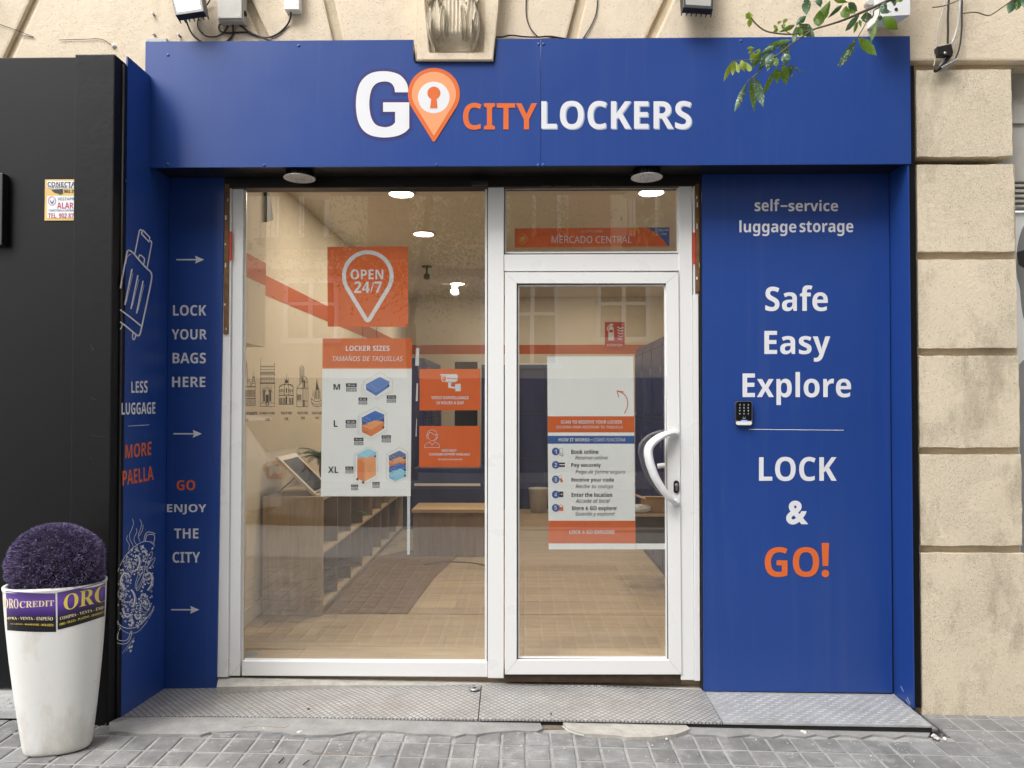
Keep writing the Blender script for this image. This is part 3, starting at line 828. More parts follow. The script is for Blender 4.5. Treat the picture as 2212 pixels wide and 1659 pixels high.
bm = BM(); poly(bm, cc(c2, pin(638, 565, 132, 813, 4)), fm, 5); obj('logo_pin_inner', bm, 'peach_vinyl', sign)
bm = BM(); poly(bm, cc(c2, ell(637, 587, 95)), fm, 6); obj('logo_disc', bm, 'white_vinyl', sign)
bm = BM(); poly(bm, cc(c2, ell(638, 561, 39)), fm, 7); poly(bm, cc(c2, [(624, 585), (653, 585), (659, 651), (615, 651)]), fm, 8); obj('logo_keyhole', bm, 'orange_vinyl', sign)
letters(sign, 'lettering', [('CITY', cbox(c2, (813, 618, 1257, 780)))], fm, 'orange_vinyl', layer=3)
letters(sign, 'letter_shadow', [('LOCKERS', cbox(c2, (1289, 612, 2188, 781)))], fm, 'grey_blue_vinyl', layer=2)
letters(sign, 'lettering', [('LOCKERS', cbox(c2, (1282, 606, 2181, 775)))], fm, 'white_vinyl', layer=3)

# soffit and black lintel
X_L = -1.876; X_R = PY(1965, 500, Y_FASCIA).x
sof = thing('soffit', 'black painted soffit under the blue fascia sign', 'soffit', (0, 3.7, 2.64))
bm = BM(); zs = fz0 + .012
box(bm, X_L - .02, X_R - .002, Y_FASCIA + .0125, 3.86, zs, zs + .05); obj('soffit_board', bm, 'black_soffit', sof)
zg = PY(1100, 405, 3.79).z
bm = BM(); box(bm, -1.60, 1.0, 3.778, 3.86, zg, zs - .001, .003)
for u, w_, h_ in ((870, 5, .012), (1180, 22, .010), (1215, 30, .008), (1290, 16, .012)):
    p_ = PY(u, 401, 3.776); box(bm, p_.x - w_ * .0012, p_.x + w_ * .0012, 3.768, 3.779, p_.z - .004, p_.z + h_, .003)
obj('lintel', bm, 'black_soffit', sof)
bm = BM(); p_ = PY(1037, 397, 3.765); box(bm, p_.x - .042, p_.x + .042, 3.75, 3.779, p_.z - .011, p_.z + .012, .003); obj('closer_box', bm, 'rubber', sof)

# left return panel, faces right
lp = thing('cladding_board', 'narrow blue side panel with suitcase and paella drawings, facing the door', 'panel', (X_L, 3.5, 0))
zt0 = PX(264, 111, X_L).z
bm = BM(); YA, YB = 3.37, 3.79
zA, zB = PX(251, 1547, X_L).z, PX(331, 1487, X_L).z
slab(bm, [(X_L, YA, zA - .05), (X_L, YB, zB - .05), (X_L, YB, zt0), (X_L, YA, zt0)], (-.008, 0, 0)); obj('panel_sheet', bm, 'blue_panel', lp)
for (u, v) in ((272, 391), (345, 741), (276, 742)): bm = BM(); dome(bm, PX(u, v, X_L), .007, .003, (1, 0, 0)); obj('rivet', bm, 'blue_panel', lp)
sm_ = face_x(X_L)
letters(lp, 'lettering', [('LESS', [(283, 824), (318.5, 822), (318, 848.5), (283, 849)]), ('LUGGAGE', [(262, 870), (335, 868.5), (335, 894), (262, 896)])], sm_, 'white_vinyl')
letters(lp, 'lettering', [('MORE', [(270.5, 961), (326.5, 953.5), (326, 983), (270, 991)]), ('PAELLA', [(264.5, 1017), (330, 1006.5), (331.5, 1036), (264, 1049)])], sm_, 'orange_vinyl')
bm = BM(); stroke(bm, [(276, 920.5), (322, 917.5)], 1.0, sm_, 2); obj('divider_line', bm, 'white_vinyl', lp)
def S(bm, f, pts, w, closed=False, sm=True, n=5):
    q = [(a.x, a.y) for a in smooth_path([(x, y, 0) for x, y in pts], n, closed)] if sm else pts
    stroke(bm, cc(f, q), w, sm_, 2, closed)
bm = BM()
S(bm, e1, [(70, 850), (95, 700), (140, 470), (155, 390), (178, 368), (215, 390), (250, 425), (330, 520), (405, 600), (450, 640), (466, 690), (455, 780), (400, 1050), (340, 1330), (318, 1420), (295, 1450), (260, 1430), (140, 1330), (66, 1275)], 3.2)
S(bm, e1, [(66, 1120), (200, 1220), (335, 1330)], 3.0, sm=False)
S(bm, e1, [(248, 425), (280, 270), (308, 120), (322, 106), (345, 122), (338, 160), (430, 262), (440, 205), (350, 110)], 2.6, sm=False)
S(bm, e1, [(432, 240), (456, 252), (463, 280), (450, 360), (405, 600)], 2.6)
S(bm, e1, [(300, 475), (306, 440), (322, 428), (365, 465), (372, 490), (362, 550)], 2.4)
for a, b_ in (((215, 605), (126, 1060)), ((290, 685), (202, 1110)), ((356, 755), (273, 1168))):
    S(bm, e1, [a, b_], 3.0, sm=False); S(bm, e1, [(a[0] + 14, a[1] + 50), (b_[0] + 20, b_[1] - 40)], .8, sm=False)
S(bm, e1, [(228, 1405), (222, 1470), (238, 1500), (258, 1470), (262, 1430)], 2.4)
S(bm, e1, [(66, 1370), (85, 1340), (92, 1300)], 2.4); S(bm, e1, [(138, 540), (150, 470), (175, 430), (205, 420)], 1.2)
obj('suitcase_drawing', bm, 'white_vinyl', lp)
bm = BM()
S(bm, e2, [(470, 410), (420, 365), (350, 360), (270, 400), (180, 480), (110, 590), (74, 680)], 1.1)
S(bm, e2, [(470, 390), (420, 350)], .8)
S(bm, e2, [(68, 1205), (110, 1260), (190, 1285), (280, 1265), (360, 1200), (430, 1110), (462, 1045)], 1.5)
S(bm, e2, [(70, 1230), (130, 1310), (215, 1338), (300, 1310), (390, 1205)], .9)
S(bm, e2, [(400, 1185), (462, 1080)], .8)
for f_ in ([(352, 360), (365, 290), (400, 256), (475, 275)], [(368, 355), (380, 300), (410, 282), (466, 296), (455, 380)], [(100, 1280), (80, 1330), (72, 1400), (130, 1418), (180, 1400), (205, 1340), (215, 1310)], [(66, 1440), (130, 1452), (185, 1430), (215, 1370), (225, 1315)]): S(bm, e2, f_, 1.3)
for f_ in ([(228, 115), (242, 160), (222, 230), (198, 290), (210, 350), (235, 400), (232, 460)], [(270, 215), (276, 260), (250, 310), (250, 360), (280, 400), (276, 450)], [(308, 120), (328, 170), (310, 240), (292, 300), (312, 360)], [(345, 180), (335, 240), (300, 300)], [(178, 292), (168, 340), (195, 390), (190, 450)]): S(bm, e2, f_, .9)
def ellp(cx, cy, a, b_, ang, n=14): 
    return [(cx + a * math.cos(t) * math.cos(R(ang)) - b_ * math.sin(t) * math.sin(R(ang)), cy + a * math.cos(t) * math.sin(R(ang)) + b_ * math.sin(t) * math.cos(R(ang))) for t in [2 * math.pi * k / n for k in range(n)]]
for (x, y, a, b_, an) in ((202, 610, 85, 34, 72), (365, 1000, 95, 36, 72), (335, 1078, 66, 26, 25), (405, 550, 90, 20, 112), (430, 590, 70, 16, 125), (310, 740, 28, 130, 20), (120, 920, 44, 62, 0)): S(bm, e2, ellp(x, y, a, b_, an, 20), .9, True, False)
for (x, y, a, b_, an) in ((205, 620, 50, 15, 72), (368, 1010, 52, 16, 72)): S(bm, e2, ellp(x, y, a, b_, an, 16), .8, True, False); poly(bm, cc(e2, ellp(x, y, a * .6, b_ * .6, an)), sm_, 2)
for f_ in ([(255, 505), (295, 520), (305, 580), (285, 650), (262, 660)], [(200, 720), (150, 695), (112, 740), (108, 800), (150, 860)], [(375, 720), (410, 690), (440, 740), (430, 820), (390, 880)], [(215, 870), (245, 920), (255, 980), (240, 1040), (215, 1050)], [(130, 1090), (160, 1160), (215, 1140)], [(255, 1130), (275, 1180), (310, 1165), (312, 1130)], [(330, 470), (355, 460), (378, 490)], [(190, 1210), (225, 1190), (220, 1250), (185, 1240)]):
    S(bm, e2, f_, 3.2); S(bm, e2, [(x + 16, y + 8) for x, y in f_], .7)
for k in range(7): a = R(k * 52); S(bm, e2, [(120, 920), (120 + 40 * math.cos(a), 920 + 56 * math.sin(a))], .6, sm=False)
S(bm, e2, [(345, 640), (330, 700), (280, 800), (275, 880), (310, 850), (345, 760), (358, 650)], 1.0)
rp = random.Random(3)
for k in range(330):                                                # rice grains fill the pan
    t = rp.uniform(0, 6.283); r = rp.uniform(.1, 1) ** .5
    x, y = 268 + 205 * r * math.cos(t) * .95, 850 + 440 * r * math.sin(t) - 70 * r * math.cos(t) * .95
    if not 76 < x < 462: continue
    g_ = ellp(x, y, rp.uniform(8, 14), rp.uniform(5, 8), rp.uniform(0, 180), 8)
    if rp.random() < .5: poly(bm, cc(e2, g_), sm_, 1.5)
    else: S(bm, e2, g_, .7, True, False)
for x, y in ((238, 1425), (200, 1490), (222, 1480), (210, 1525), (340, 410), (444, 432)): poly(bm, cc(e2, ellp(x, y, 16, 9, -60, 10)), sm_, 2)
S(bm, e2, [(118, 1555), (200, 1450), (250, 1385)], .7); S(bm, e2, [(160, 1530), (240, 1410)], .6)
obj('paella_drawing', bm, 'white_vinyl', lp)

# left front panel
fp = thing('front_panel', 'blue front panel reading LOCK YOUR BAGS HERE with three arrows', 'panel', (-1.72, Y_PANEL, 0))
pm = face_y(Y_PANEL)
bm = BM()
zt_ = zs - .001
q = [PY(331, 1487, Y_PANEL), PY(467.5, 1487, Y_PANEL)]; q2 = [PY(350, 398, Y_PANEL), PY(485, 398, Y_PANEL)]
slab(bm, [(X_L + .0025, Y_PANEL, q[0].z), (q[1].x, Y_PANEL, q[1].z), (q2[1].x, Y_PANEL, zt_), (X_L + .0025, Y_PANEL, zt_)], (0, .012, 0)); obj('panel_sheet', bm, 'blue_panel', fp)
for (u, v) in ((352, 741), (466, 741), (360, 404), (458, 1477), (341, 1475)): bm = BM(); dome(bm, PY(u, v, Y_PANEL), .007, .003); obj('rivet', bm, 'blue_panel', fp)
bm = BM(); 
for (u, v) in ((337, 1470),): p_ = PY(u, v, Y_PANEL); box(bm, p_.x, p_.x + .03, Y_PANEL - .003, Y_PANEL + .001, p_.z - .02, p_.z + .012, .002)
obj('bracket', bm, 'blue_panel', fp)
letters(fp, 'lettering', [('LOCK', (374, 659, 446, 682)), ('YOUR', (371, 711, 447, 733.5)), ('BAGS', (373, 762, 445, 785)), ('HERE', (372, 814, 444, 836)),
                          ('ENJOY', (361, 1089, 446, 1111)), ('THE', (376.5, 1141.5, 429, 1163)), ('CITY', (373, 1192, 432.5, 1215.5))], pm, 'white_vinyl')
letters(fp, 'lettering', [('GO', (382, 1037, 422, 1059))], pm, 'orange_vinyl')
for (u0, u1, v) in ((381, 441.5, 561), (375, 436.5, 937), (370, 431, 1317)):
    bm = BM(); rect(bm, u0, v - 1.5, u1 - 15, v + 1.5, pm, 2); poly(bm, [(u1 - 20, v - 8.5), (u1, v), (u1 - 20, v + 8.5), (u1 - 17, v)], pm, 2.2); obj('arrow', bm, 'white_vinyl', fp)

# right front panel
rp_ = thing('front_panel', 'wide blue front panel reading Safe Easy Explore beside the glass door', 'panel', (1.5, Y_PANEL, 0))
YR = Y_PANEL - .02; pr = face_y(YR)
bm = BM(); a0, a1, a2 = PY(1520, 1493, YR), PY(1928, 1497, YR), PY(1517, 388, YR)
b2 = PY(1920.5, 384, YR)
slab(bm, [a0, a1, (b2.x, YR, zt_), (a2.x, YR, zt_)], (0, .016, 0), 0, .0015); obj('panel_sheet', bm, 'blue_panel', rp_)
bm = BM(); a3 = PY(1928, 1497, YR); box(bm, a3.x + .0005, a3.x + .02, YR + .010, YR + .05, a3.z, zt_); box(bm, a2.x - .012, a2.x - .001, YR + .012, YR + .06, a0.z, zt_)
obj('edge_gap', bm, 'black_plastic', rp_)
bm = BM(); dome(bm, PY(1526, 398, YR), .006, .003); obj('rivet', bm, 'blue_panel', rp_)
letters(rp_, 'lettering', [('self', (1630, 430, 1684, 456.5)), ('service', (1703, 432, 1810, 456.5)), ('luggage', (1597, 476, 1720, 510)), ('storage', (1727, 478, 1843, 510)),
                           ('Safe', cbox(d2, (603, 820, 1025, 995))), ('Easy', cbox(d2, (597, 1128, 1042, 1336))), ('Explore', cbox(d2, (450, 1405, 1182, 1628))),
                           ('LOCK', cbox(d3, (528, 430, 1021, 584)))], pr, 'white_vinyl')
bm = BM(); rect(bm, 1686, 443.5, 1700.5, 447, pr, 2); obj('hyphen', bm, 'white_vinyl', rp_)
bm = BM(); text(bm, '&', cbox(d3, (700, 708, 841, 860)), pr, 'sb', 2, 0, .035); obj('lettering', bm, 'white_vinyl', rp_)
bm = BM(); text(bm, 'GO', cbox(d3, (565, 1003, 910, 1193)), pr, 'sb', 2); poly(bm, cc(d3, [(926, 977), (973, 977), (967, 1123), (932, 1123)]), pr, 2); poly(bm, cc(d3, ell(949.5, 1171, 24)), pr, 2)
obj('lettering', bm, 'orange_vinyl', rp_)
bm = BM(); stroke(bm, [(1617, 927.3), (1822, 929.3)], 1.2, pr, 2); obj('divider_line', bm, 'white_vinyl', rp_)

# right return panel, faces left
rr = thing('cladding_board', 'narrow plain blue side panel at the right of the recess', 'panel', (X_R, 3.7, 0))
bm = BM(); XRR = X_R - .004
zA, zB = PX(1972, 1529, XRR).z, PX(1930, 1498, XRR).z
slab(bm, [(XRR, Y_FASCIA + .006, zA), (XRR, 3.79, zB), (XRR, 3.79, zs - .001), (XRR, Y_FASCIA + .006, zs - .001)], (.008, 0, 0)); obj('panel_sheet', bm, 'blue_panel', rr)
mx_ = face_x(XRR, -1)
for a, b_ in (((1946, 1482), (1952, 1494)), ((1957, 1510), (1966, 1527)), ((1960, 1506), (1967, 1522)), ((1962, 1520), (1968, 1530))): bm = BM(); stroke(bm, [a, b_], 1.4, mx_, 1); obj('scuff', bm, 'grey_blue_vinyl', rr)
# black trim post at the right
tp = BM(); b0 = PY(1978, 1529, Y_FASCIA + .004); 
x0 = XRR + .0085; x1 = PY(1985, 800, Y_FASCIA).x
box(tp, x0, x1, Y_FASCIA + .014, 3.70, PY(1985, 1532, Y_FASCIA).z, PY(1972, 141, Y_FASCIA + .014).z, .003)
tag(obj('trim_post', tp, 'black_paint'), 'slim black trim post between blue sign and stucco pier', 'trim post')

# ================================================================== SHOPFRONT (white frame, glass, door)
sf = thing('shopfront', 'white framed glass shopfront with a door on its right', 'shopfront', (0, 3.8, 0))
def bar(bm, u0, v0, u1, v1, y, d=.06, bev=.003):
    x0, x1, z0, z1 = RY(u0, v0, u1, v1, y); box(bm, x0, x1, y, y + d, z0, z1, bev)
zt = zg - .002
bm = BM()
bar(bm, 471, 396, 496, 1463, 3.783, .07); bar(bm, 498.5, 396, 522, 1460, 3.797, .05)
x0, x1, z0, z1 = RY(522, 1430, 1053, 1461, 3.797); box(bm, x0 + .001, x1, 3.797, 3.847, z0, z1, .003)
bar(bm, 1054, 396, 1088, 1465, 3.790, .065)
bar(bm, 1089, 549, 1467.5, 585, 3.793, .055)
bar(bm, 1468.5, 396, 1497, 1469, 3.788, .06); bar(bm, 1498.5, 636, 1510.5, 1471, 3.783, .06)
bar(bm, 1498, 396, 1501.5, 636, 3.783, .06)
wf = obj('window_frame', bm, 'white_pvc', sf)
def pane(parent, u0, v0, u1, v1, y):
    bm = BM(); x0, x1, z0, z1 = RY(u0, v0, u1, v1, y); box(bm, x0, x1, y, y + .006, z0, z1); return obj('glass_pane', bm, 'glass', parent)
pane(wf, 519, 398, 1057, 1433, 3.826); pane(wf, 1086, 398, 1470, 552, 3.826)
def gasket(parent, u0, v0, u1, v1, y, w=1.6, m='rubber', name='gasket', d=.012):
    bm = BM(); bar(bm, u0, v0, u0 + w, v1, y, d, 0); bar(bm, u1 - w, v0, u1, v1, y, d, 0); bar(bm, u0 + w + .2, v1 - w, u1 - w - .2, v1, y, d, 0); bar(bm, u0 + w + .2, v0, u1 - w - .2, v0 + w, y, d, 0)
    return obj(name, bm, m, parent)
gasket(wf, 522.5, 404, 1053.5, 1430, 3.812, 1.4); gasket(wf, 1088.5, 404, 1467.5, 548.5, 3.812, 1.4)
# inner beads
gasket(wf, 524, 404, 1052, 1428.5, 3.815, 4.5, 'white_pvc', 'glazing_bead', .008); gasket(wf, 1090, 404, 1466, 547, 3.815, 3.5, 'white_pvc', 'glazing_bead', .008)
# door leaf of four mitred rails
dm = BM(); YD = 3.781
o_ = [(1090.5, 588), (1466, 588), (1472.5, 1457), (1090.5, 1457)]; i_ = [(1116, 612), (1439, 612), (1445, 1426), (1116, 1426)]
for k in range(4):
    j = (k + 1) % 4
    slab(dm, [PY(*o_[k], YD), PY(*o_[j], YD), PY(*i_[j], YD), PY(*i_[k], YD)], (0, .06, 0), 0, .0022)
door = obj('door', dm, 'white_pvc', sf)
pane(door, 1112, 606, 1448, 1431, 3.812)
gasket(door, 1116.5, 612.5, 1442, 1425.5, 3.797, 2.0)
gasket(door, 1118.5, 615, 1440, 1423.5, 3.800, 3.2, 'white_pvc', 'glazing_bead', .010)
bm = BM(); hp = smooth_path([PY(*d1(x, y), YD - dd) for x, y, dd in ((1240, 716, .006), (1190, 716, .042), (1120, 748, .060), (1063, 810, .066), (1064, 890, .066), (1100, 1000, .064), (1160, 1100, .058), (1215, 1165, .044), (1242, 1182, .006))], 6)
nn = len(hp); tube(bm, hp, [.015 + .018 * math.sin(math.pi * min(1, max(0, i / nn * 1.05))) ** .8 for i in range(nn)], 14, 0, .62); obj('handle', bm, 'white_plastic', door, True)
for (x, y) in ((1238, 716), (1240, 1182)): bm = BM(); lathe(bm, [(.02, 0), (.021, -.006), (.016, -.012)], PY(*d1(x, y), YD), 'Y', 18); obj('handle_rosette', bm, 'white_plastic', door)
bm = BM(); tube(bm, smooth_path([PY(*d1(x, y), 3.845 + dd) for x, y, dd in ((1230, 905, .0), (1190, 925, .04), (1120, 936, .05))], 5), .014, 10); obj('inner_handle', bm, 'white_plastic', door, True)
bm = BM(); q_ = []
for (cx, cy, s0) in ((1248, 1050, 180), (1248, 1100, 0)): q_ += [d1(cx + 18 * math.cos(R(s0 + t)), cy + 18 * math.sin(R(s0 + t))) for t in range(0, 181, 15)]
slab(bm, [PY(u, v, YD - .007) for u, v in q_], (0, .0072, 0), 0, .0015); lk = obj('lock_plate', bm, 'black_plastic', door)
bm = BM(); p_ = PY(*d1(1249, 1062), YD - .008); lathe(bm, [(.0085, .001), (.0085, -.006), (.006, -.007)], p_, 'Y', 16); p2 = PY(*d1(1249, 1085), YD - .008); box(bm, p2.x - .0045, p2.x + .0045, YD - .012, YD - .006, p2.z - .012, p2.z + .012, .002)
obj('lock_cylinder', bm, 'steel', lk)
dmp = face_y(YD)
for a, b_ in ((o_[0], i_[0]), (o_[1], i_[1]), (o_[2], i_[2]), (o_[3], i_[3])): bm = BM(); stroke(bm, [a, b_], .6, dmp, .6); obj('mitre_joint', bm, 'grey_plastic', door)
bm = BM(); x0, x1, z0, z1 = RY(1089, 1452, 1471, 1473, 3.80); box(bm, x0, x1, 3.795, 3.86, z0, z1); obj('threshold', bm, 'threshold_wood', sf)
bm = BM(); wm = face_y(3.797)
stroke(bm, [(498, 1459), (521, 1431)], .6, wm, .6); obj('mitre_joint', bm, 'grey_plastic', sf)
# rough timber packers left bare beside the frame
for (u0, u1, va, vb, lab) in ((485.5, 495.5, 398, 722, ''), (1502, 1513, 398, 631, '')):
    bm = BM(); x0, x1, z0, z1 = RY(u0, va, u1, vb, 3.785); y_ = 3.776
    box(bm, x0, x1, y_, 3.81, z0, z1, .002); pk = obj('timber_packer', bm, 'brown_wood', sf)
    for k in range(6):
        bm = BM(); zz = z0 + (z1 - z0) * (k + rnd.uniform(.1, .7)) / 6; xx = rnd.uniform(x0, x1 - .006); box(bm, xx, min(x1, xx + rnd.uniform(.004, .01)), y_ - .0012, y_ + .001, zz, zz + rnd.uniform(.006, .03)); obj('filler_spot', bm, 'chip_white', pk)
bm = BM(); bar(bm, 495.5, 500, 500, 562, 3.779, .01, 0); obj('red_tape', bm, 'red_paint', sf)
bm = BM(); bar(bm, 1497.5, 502, 1502, 570, 3.779, .01, 0); obj('red_tape', bm, 'red_paint', sf)

# ================================================================== METAL STEP PLATES
def plate(name, m, front, rear, label, yF, yB, th=.008):
    f = [PY(u, v, yF) for u, v in front]; r_ = [PY(u, v, yB) for u, v in rear]
    bm = BM(); slab(bm, f + r_[::-1], (0, 0, -th), 0, 0)
    return tag(obj(name, bm, m), label, 'metal plate')
plate('step_plate', 'diamond_plate', [(252, 1548), (442, 1547), (1032, 1553)], [(332, 1488), (466, 1486), (1039, 1478.5)], 'grey diamond mesh metal plate on the step below the large window', 3.375, 3.775)
plate('step_plate', 'diamond_plate', [(1034, 1553), (1300, 1556), (1560, 1561)], [(1041, 1478.5), (1300, 1480), (1519, 1491)], 'grey diamond mesh metal plate on the step below the glass door', 3.375, 3.775)
tread = plate('step_plate', 'tread_plate', [(1562, 1561), (1800, 1564.5), (2013, 1568)], [(1521, 1493), (1700, 1496), (1931, 1499)], 'pale chequered metal tread plate below the Safe Easy Explore panel', 3.375, 3.765)
bm = BM()
c00, c10, c11, c01 = PY(1562, 1561, 3.375), PY(2013, 1568, 3.375), PY(1931, 1499, 3.765), PY(1521, 1493, 3.765)
def tread_z(x, y):
    a = (y - 3.375) / .39; xl = c00.x + (c01.x - c00.x) * a; xr = c10.x + (c11.x - c10.x) * a
    s = (x - xl) / (xr - xl)
    return s, a, (c00.z + (c10.z - c00.z) * s) * (1 - a) + (c01.z + (c11.z - c01.z) * s) * a
row = 0; y = 3.395
while y < 3.745:
    x = .9 + (row % 2) * .028
    while x < 2.2:
        flip = 1
        for k in range(5):
            cx, cy = x + (k - 2) * .0062, y + (k - 2) * .0012
            s, a, z = tread_z(cx, cy)
            if .02 < s < .98 and .03 < a < .97:
                an = R(62); dx, dy = math.cos(an) * .0085, math.sin(an) * .0085; nx, ny = -math.sin(an) * .0017, math.cos(an) * .0017
                hexa(bm, [(cx - dx - nx, cy - dy - ny, z), (cx + dx - nx, cy + dy - ny, z), (cx + dx + nx, cy + dy + ny, z), (cx - dx + nx, cy - dy + ny, z)] +
                         [(cx - dx * .8 - nx * .5, cy - dy * .8 - ny * .5, z + .0022), (cx + dx * .8 - nx * .5, cy + dy * .8 - ny * .5, z + .0022), (cx + dx * .8 + nx * .5, cy + dy * .8 + ny * .5, z + .0022), (cx - dx * .8 + nx * .5, cy - dy * .8 + ny * .5, z + .0022)])
        x += .056
    y += .026; row += 1
o = obj('raised_bars', bm, 'tread_plate', tread); o['kind'] = 'stuff'; o.parent = tread
bm = BM()
for (fr) in (((252, 1549.5), (2013, 1570)),):
    a, b_ = PY(*fr[0], 3.385), PY(*fr[1], 3.385); slab(bm, [a, b_, b_ + Vector((0, .012, 0)), a + Vector((0, .012, 0))], (0, 0, -.05))
tag(obj('step_gap_strip', bm, 'rubber'), 'black strip darkening the gap under the metal step plates', 'step edge')  # near-black slab stands in for the shade in the gap below the plates
bm = BM(); p_ = PY(1025, 1487, 3.70); lathe(bm, [(.028, .0), (.028, .003), (.022, .004)], p_ + Vector((0, 0, -.001)), 'Z', 20); fl = tag(obj('floor_lock', bm, 'steel'), 'round steel shutter lock set in the step plate below the mullion', 'floor lock')
bm = BM(); box(bm, p_.x - .009, p_.x + .009, p_.y - .006, p_.y + .006, p_.z + .002, p_.z + .0045); obj('keyhole', bm, 'rubber', fl); fl.children[0].parent = fl

# ================================================================== INTERIOR
ZF = .05; ZC = 3.03; YB = 10.70; XW = -1.75; XE = 2.05
bm = BM(); box(bm, -1.9, 2.2, 3.845, YB + .2, ZF - .12, ZF); struct('interior_floor', bm, 'oak_floor')
bm = BM(); box(bm, -1.95, 2.25, 3.85, YB + .2, ZC, ZC + .12); struct('interior_ceiling', bm, 'ceiling_cream')
bm = BM(); box(bm, XW - .15, XW, 3.985, YB + .2, ZF - .1, ZC); struct('interior_wall', bm, 'wall_cream')
bm = BM(); box(bm, XE, XE + .15, 3.985, YB + .2, ZF - .1, ZC); struct('interior_wall', bm, 'wall_cream')
bm = BM(); box(bm, XW, XE, YB, YB + .15, ZF - .1, ZC); struct('interior_wall', bm, 'wall_cream')
# shutter housing that hides the near end of the left wall
bx = BM(); box(bx, XW + .001, -1.60, 3.99, 4.45, 1.80, ZC - .001, .004); tag(obj('wall_casing', bx, 'wall_cream'), 'cream boxed-out casing high on the left shop wall beside the window', 'casing')
bm = BM(); box(bm, XW + .0012, XW + .016, 4.2, 8.0, ZF + .0005, ZF + .11, .003); tag(obj('baseboard', bm, 'baseboard_white'), 'white baseboard along the left wall of the shop interior', 'baseboard')
zt_b, zb_b = 1.45 + .872, 1.45 + .735
ob = thing('wall_stripe', 'broad orange stripe painted round the walls of the shop interior', 'wall stripe', (XW, 8, 2.2))
bm = BM(); box(bm, XW + .0005, XW + .002, 4.455, YB - .003, zb_b, zt_b); obj('stripe_band', bm, 'orange_wall_paint', ob)
bm = BM(); box(bm, -1.5995, -1.597, 3.99, 4.449, zb_b, zt_b); obj('stripe_band', bm, 'orange_wall_paint', ob)
bm = BM(); box(bm, XW + .003, XE - .003, YB - .002, YB - .0005, zb_b, zt_b); obj('stripe_band', bm, 'orange_wall_paint', ob)
bm = BM(); slab(bm, [PX(u, v, -1.598) for u, v in ((570, 415), (576, 418), (584, 470), (583, 476), (570, 480))], (.02, 0, 0), 0, .004)
tag(obj('air_vent', bm, 'opposite_dark'), 'dark rounded vent plate on the casing high at the left', 'vent')
# downlights: the lit lamps of the ceiling
def downlight(x, y, label, e):
    t = thing('downlight', label, 'downlight', (x, y, ZC), 'round lit downlights in the shop ceiling')
    bm = BM(); lathe(bm, [(.090, 0), (.108, -.002), (.112, -.007), (.104, -.012), (.092, -.010), (.090, -.006)], (x, y, ZC - .0005), 'Z', 32); obj('lamp_rim', bm, 'white_plastic', t)
    bm = BM(); bmesh.ops.create_circle(bm, cap_ends=True, segments=32, radius=.0895, matrix=Matrix.Translation((x, y, ZC - .011))); obj('diffuser', bm, 'lamp_glow', t)
    ld = bpy.data.lights.new('lamp', 'AREA'); ld.shape = 'DISK'; ld.size = .17; ld.energy = e; ld.color = (1.0, .86, .68)
    lo = bpy.data.objects.new('lamp_light', ld); COL.objects.link(lo); lo.parent = t; lo.location = (0, 0, -.016)
    return t
LE = 6.5
for (u, v, y_, lab) in ((867, 417, 5.40, 'round lit downlight nearest the window above the OPEN sign'), (915, 504, 6.66, 'round lit downlight, second from the window, right of the OPEN sign top'), (988, 612, 9.40, 'small distant lit downlight beside the ceiling camera'),
                        (1407, 414, 5.43, 'round lit downlight shining at the top of the transom pane')):
    p_ = PZ(u, v, ZC); downlight(p_.x, p_.y, lab, LE)
p_ = PZ(1407, 414, ZC)
downlight(p_.x, 6.75, 'round lit downlight behind the MERCADO CENTRAL strip', LE); downlight(p_.x, 9.4, 'distant lit downlight behind the door head rail', LE)
bm = BM(); p_ = PZ(985, 622, ZC - .001); p_ = Vector((p_.x, p_.y - .25, ZC)); lathe(bm, [(.05, 0), (.052, -.03), (.03, -.05)], p_, 'Z', 18); sc_ = tag(obj('ceiling_camera', bm, 'white_plastic'), 'white dome camera hanging from the ceiling under the far downlight', 'camera')
bm = BM(); lathe(bm, [(.02, -.045), (.055, -.07), (.066, -.11), (.05, -.15), (.02, -.165)], p_, 'Z', 18); o = obj('camera_ball', bm, 'white_plastic'); o.parent = sc_
bm = BM(); p_ = PZ(922, 575, ZC); lathe(bm, [(.06, 0), (.06, -.012)], p_, 'Z', 16); s2_ = tag(obj('ceiling_sensor', bm, 'black_plastic'), 'small black sensor hanging below the ceiling right of the OPEN sign', 'sensor')
bm = BM(); lathe(bm, [(.012, -.012), (.012, -.09)], p_, 'Z', 10); lathe(bm, [(.03, -.09), (.038, -.12), (.03, -.15)], p_, 'Z', 14); o = obj('sensor_head', bm, 'black_plastic'); o.parent = s2_

# oak shelf unit along the left wall
bk = thing('shelf_unit', 'low oak shelf unit with open compartments along the left wall', 'shelf unit', (-1.54, 6, ZF))
sx0, sx1, sy0, sy1, szt = XW + .018, -1.33, 4.79, 8.0, .83
bm = BM(); box(bm, sx0, sx1, sy0, sy0 + .022, ZF, szt - .0225, .001); obj('side_board', bm, 'oak_board', bk)
bm = BM(); box(bm, sx0, sx1, sy1 - .022, sy1, ZF, szt - .0225, .001); obj('side_board', bm, 'oak_board', bk)
bm = BM(); box(bm, sx0, sx1 + .004, sy0 - .003, sy1 + .003, szt - .022, szt, .001); obj('top_board', bm, 'oak_board', bk)
bm = BM(); box(bm, sx0, sx1 - .002, sy0 + .023, sy1 - .023, ZF + .03, ZF + .052, .001); obj('bottom_board', bm, 'oak_board', bk)
bm = BM(); box(bm, sx0 + .012, sx1 - .004, sy0 + .023, sy1 - .023, .445, .463, .001); obj('middle_shelf', bm, 'oak_board', bk)
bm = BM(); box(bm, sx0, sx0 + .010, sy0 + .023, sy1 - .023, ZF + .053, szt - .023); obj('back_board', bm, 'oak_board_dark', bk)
k = 0; y = sy0 + .4
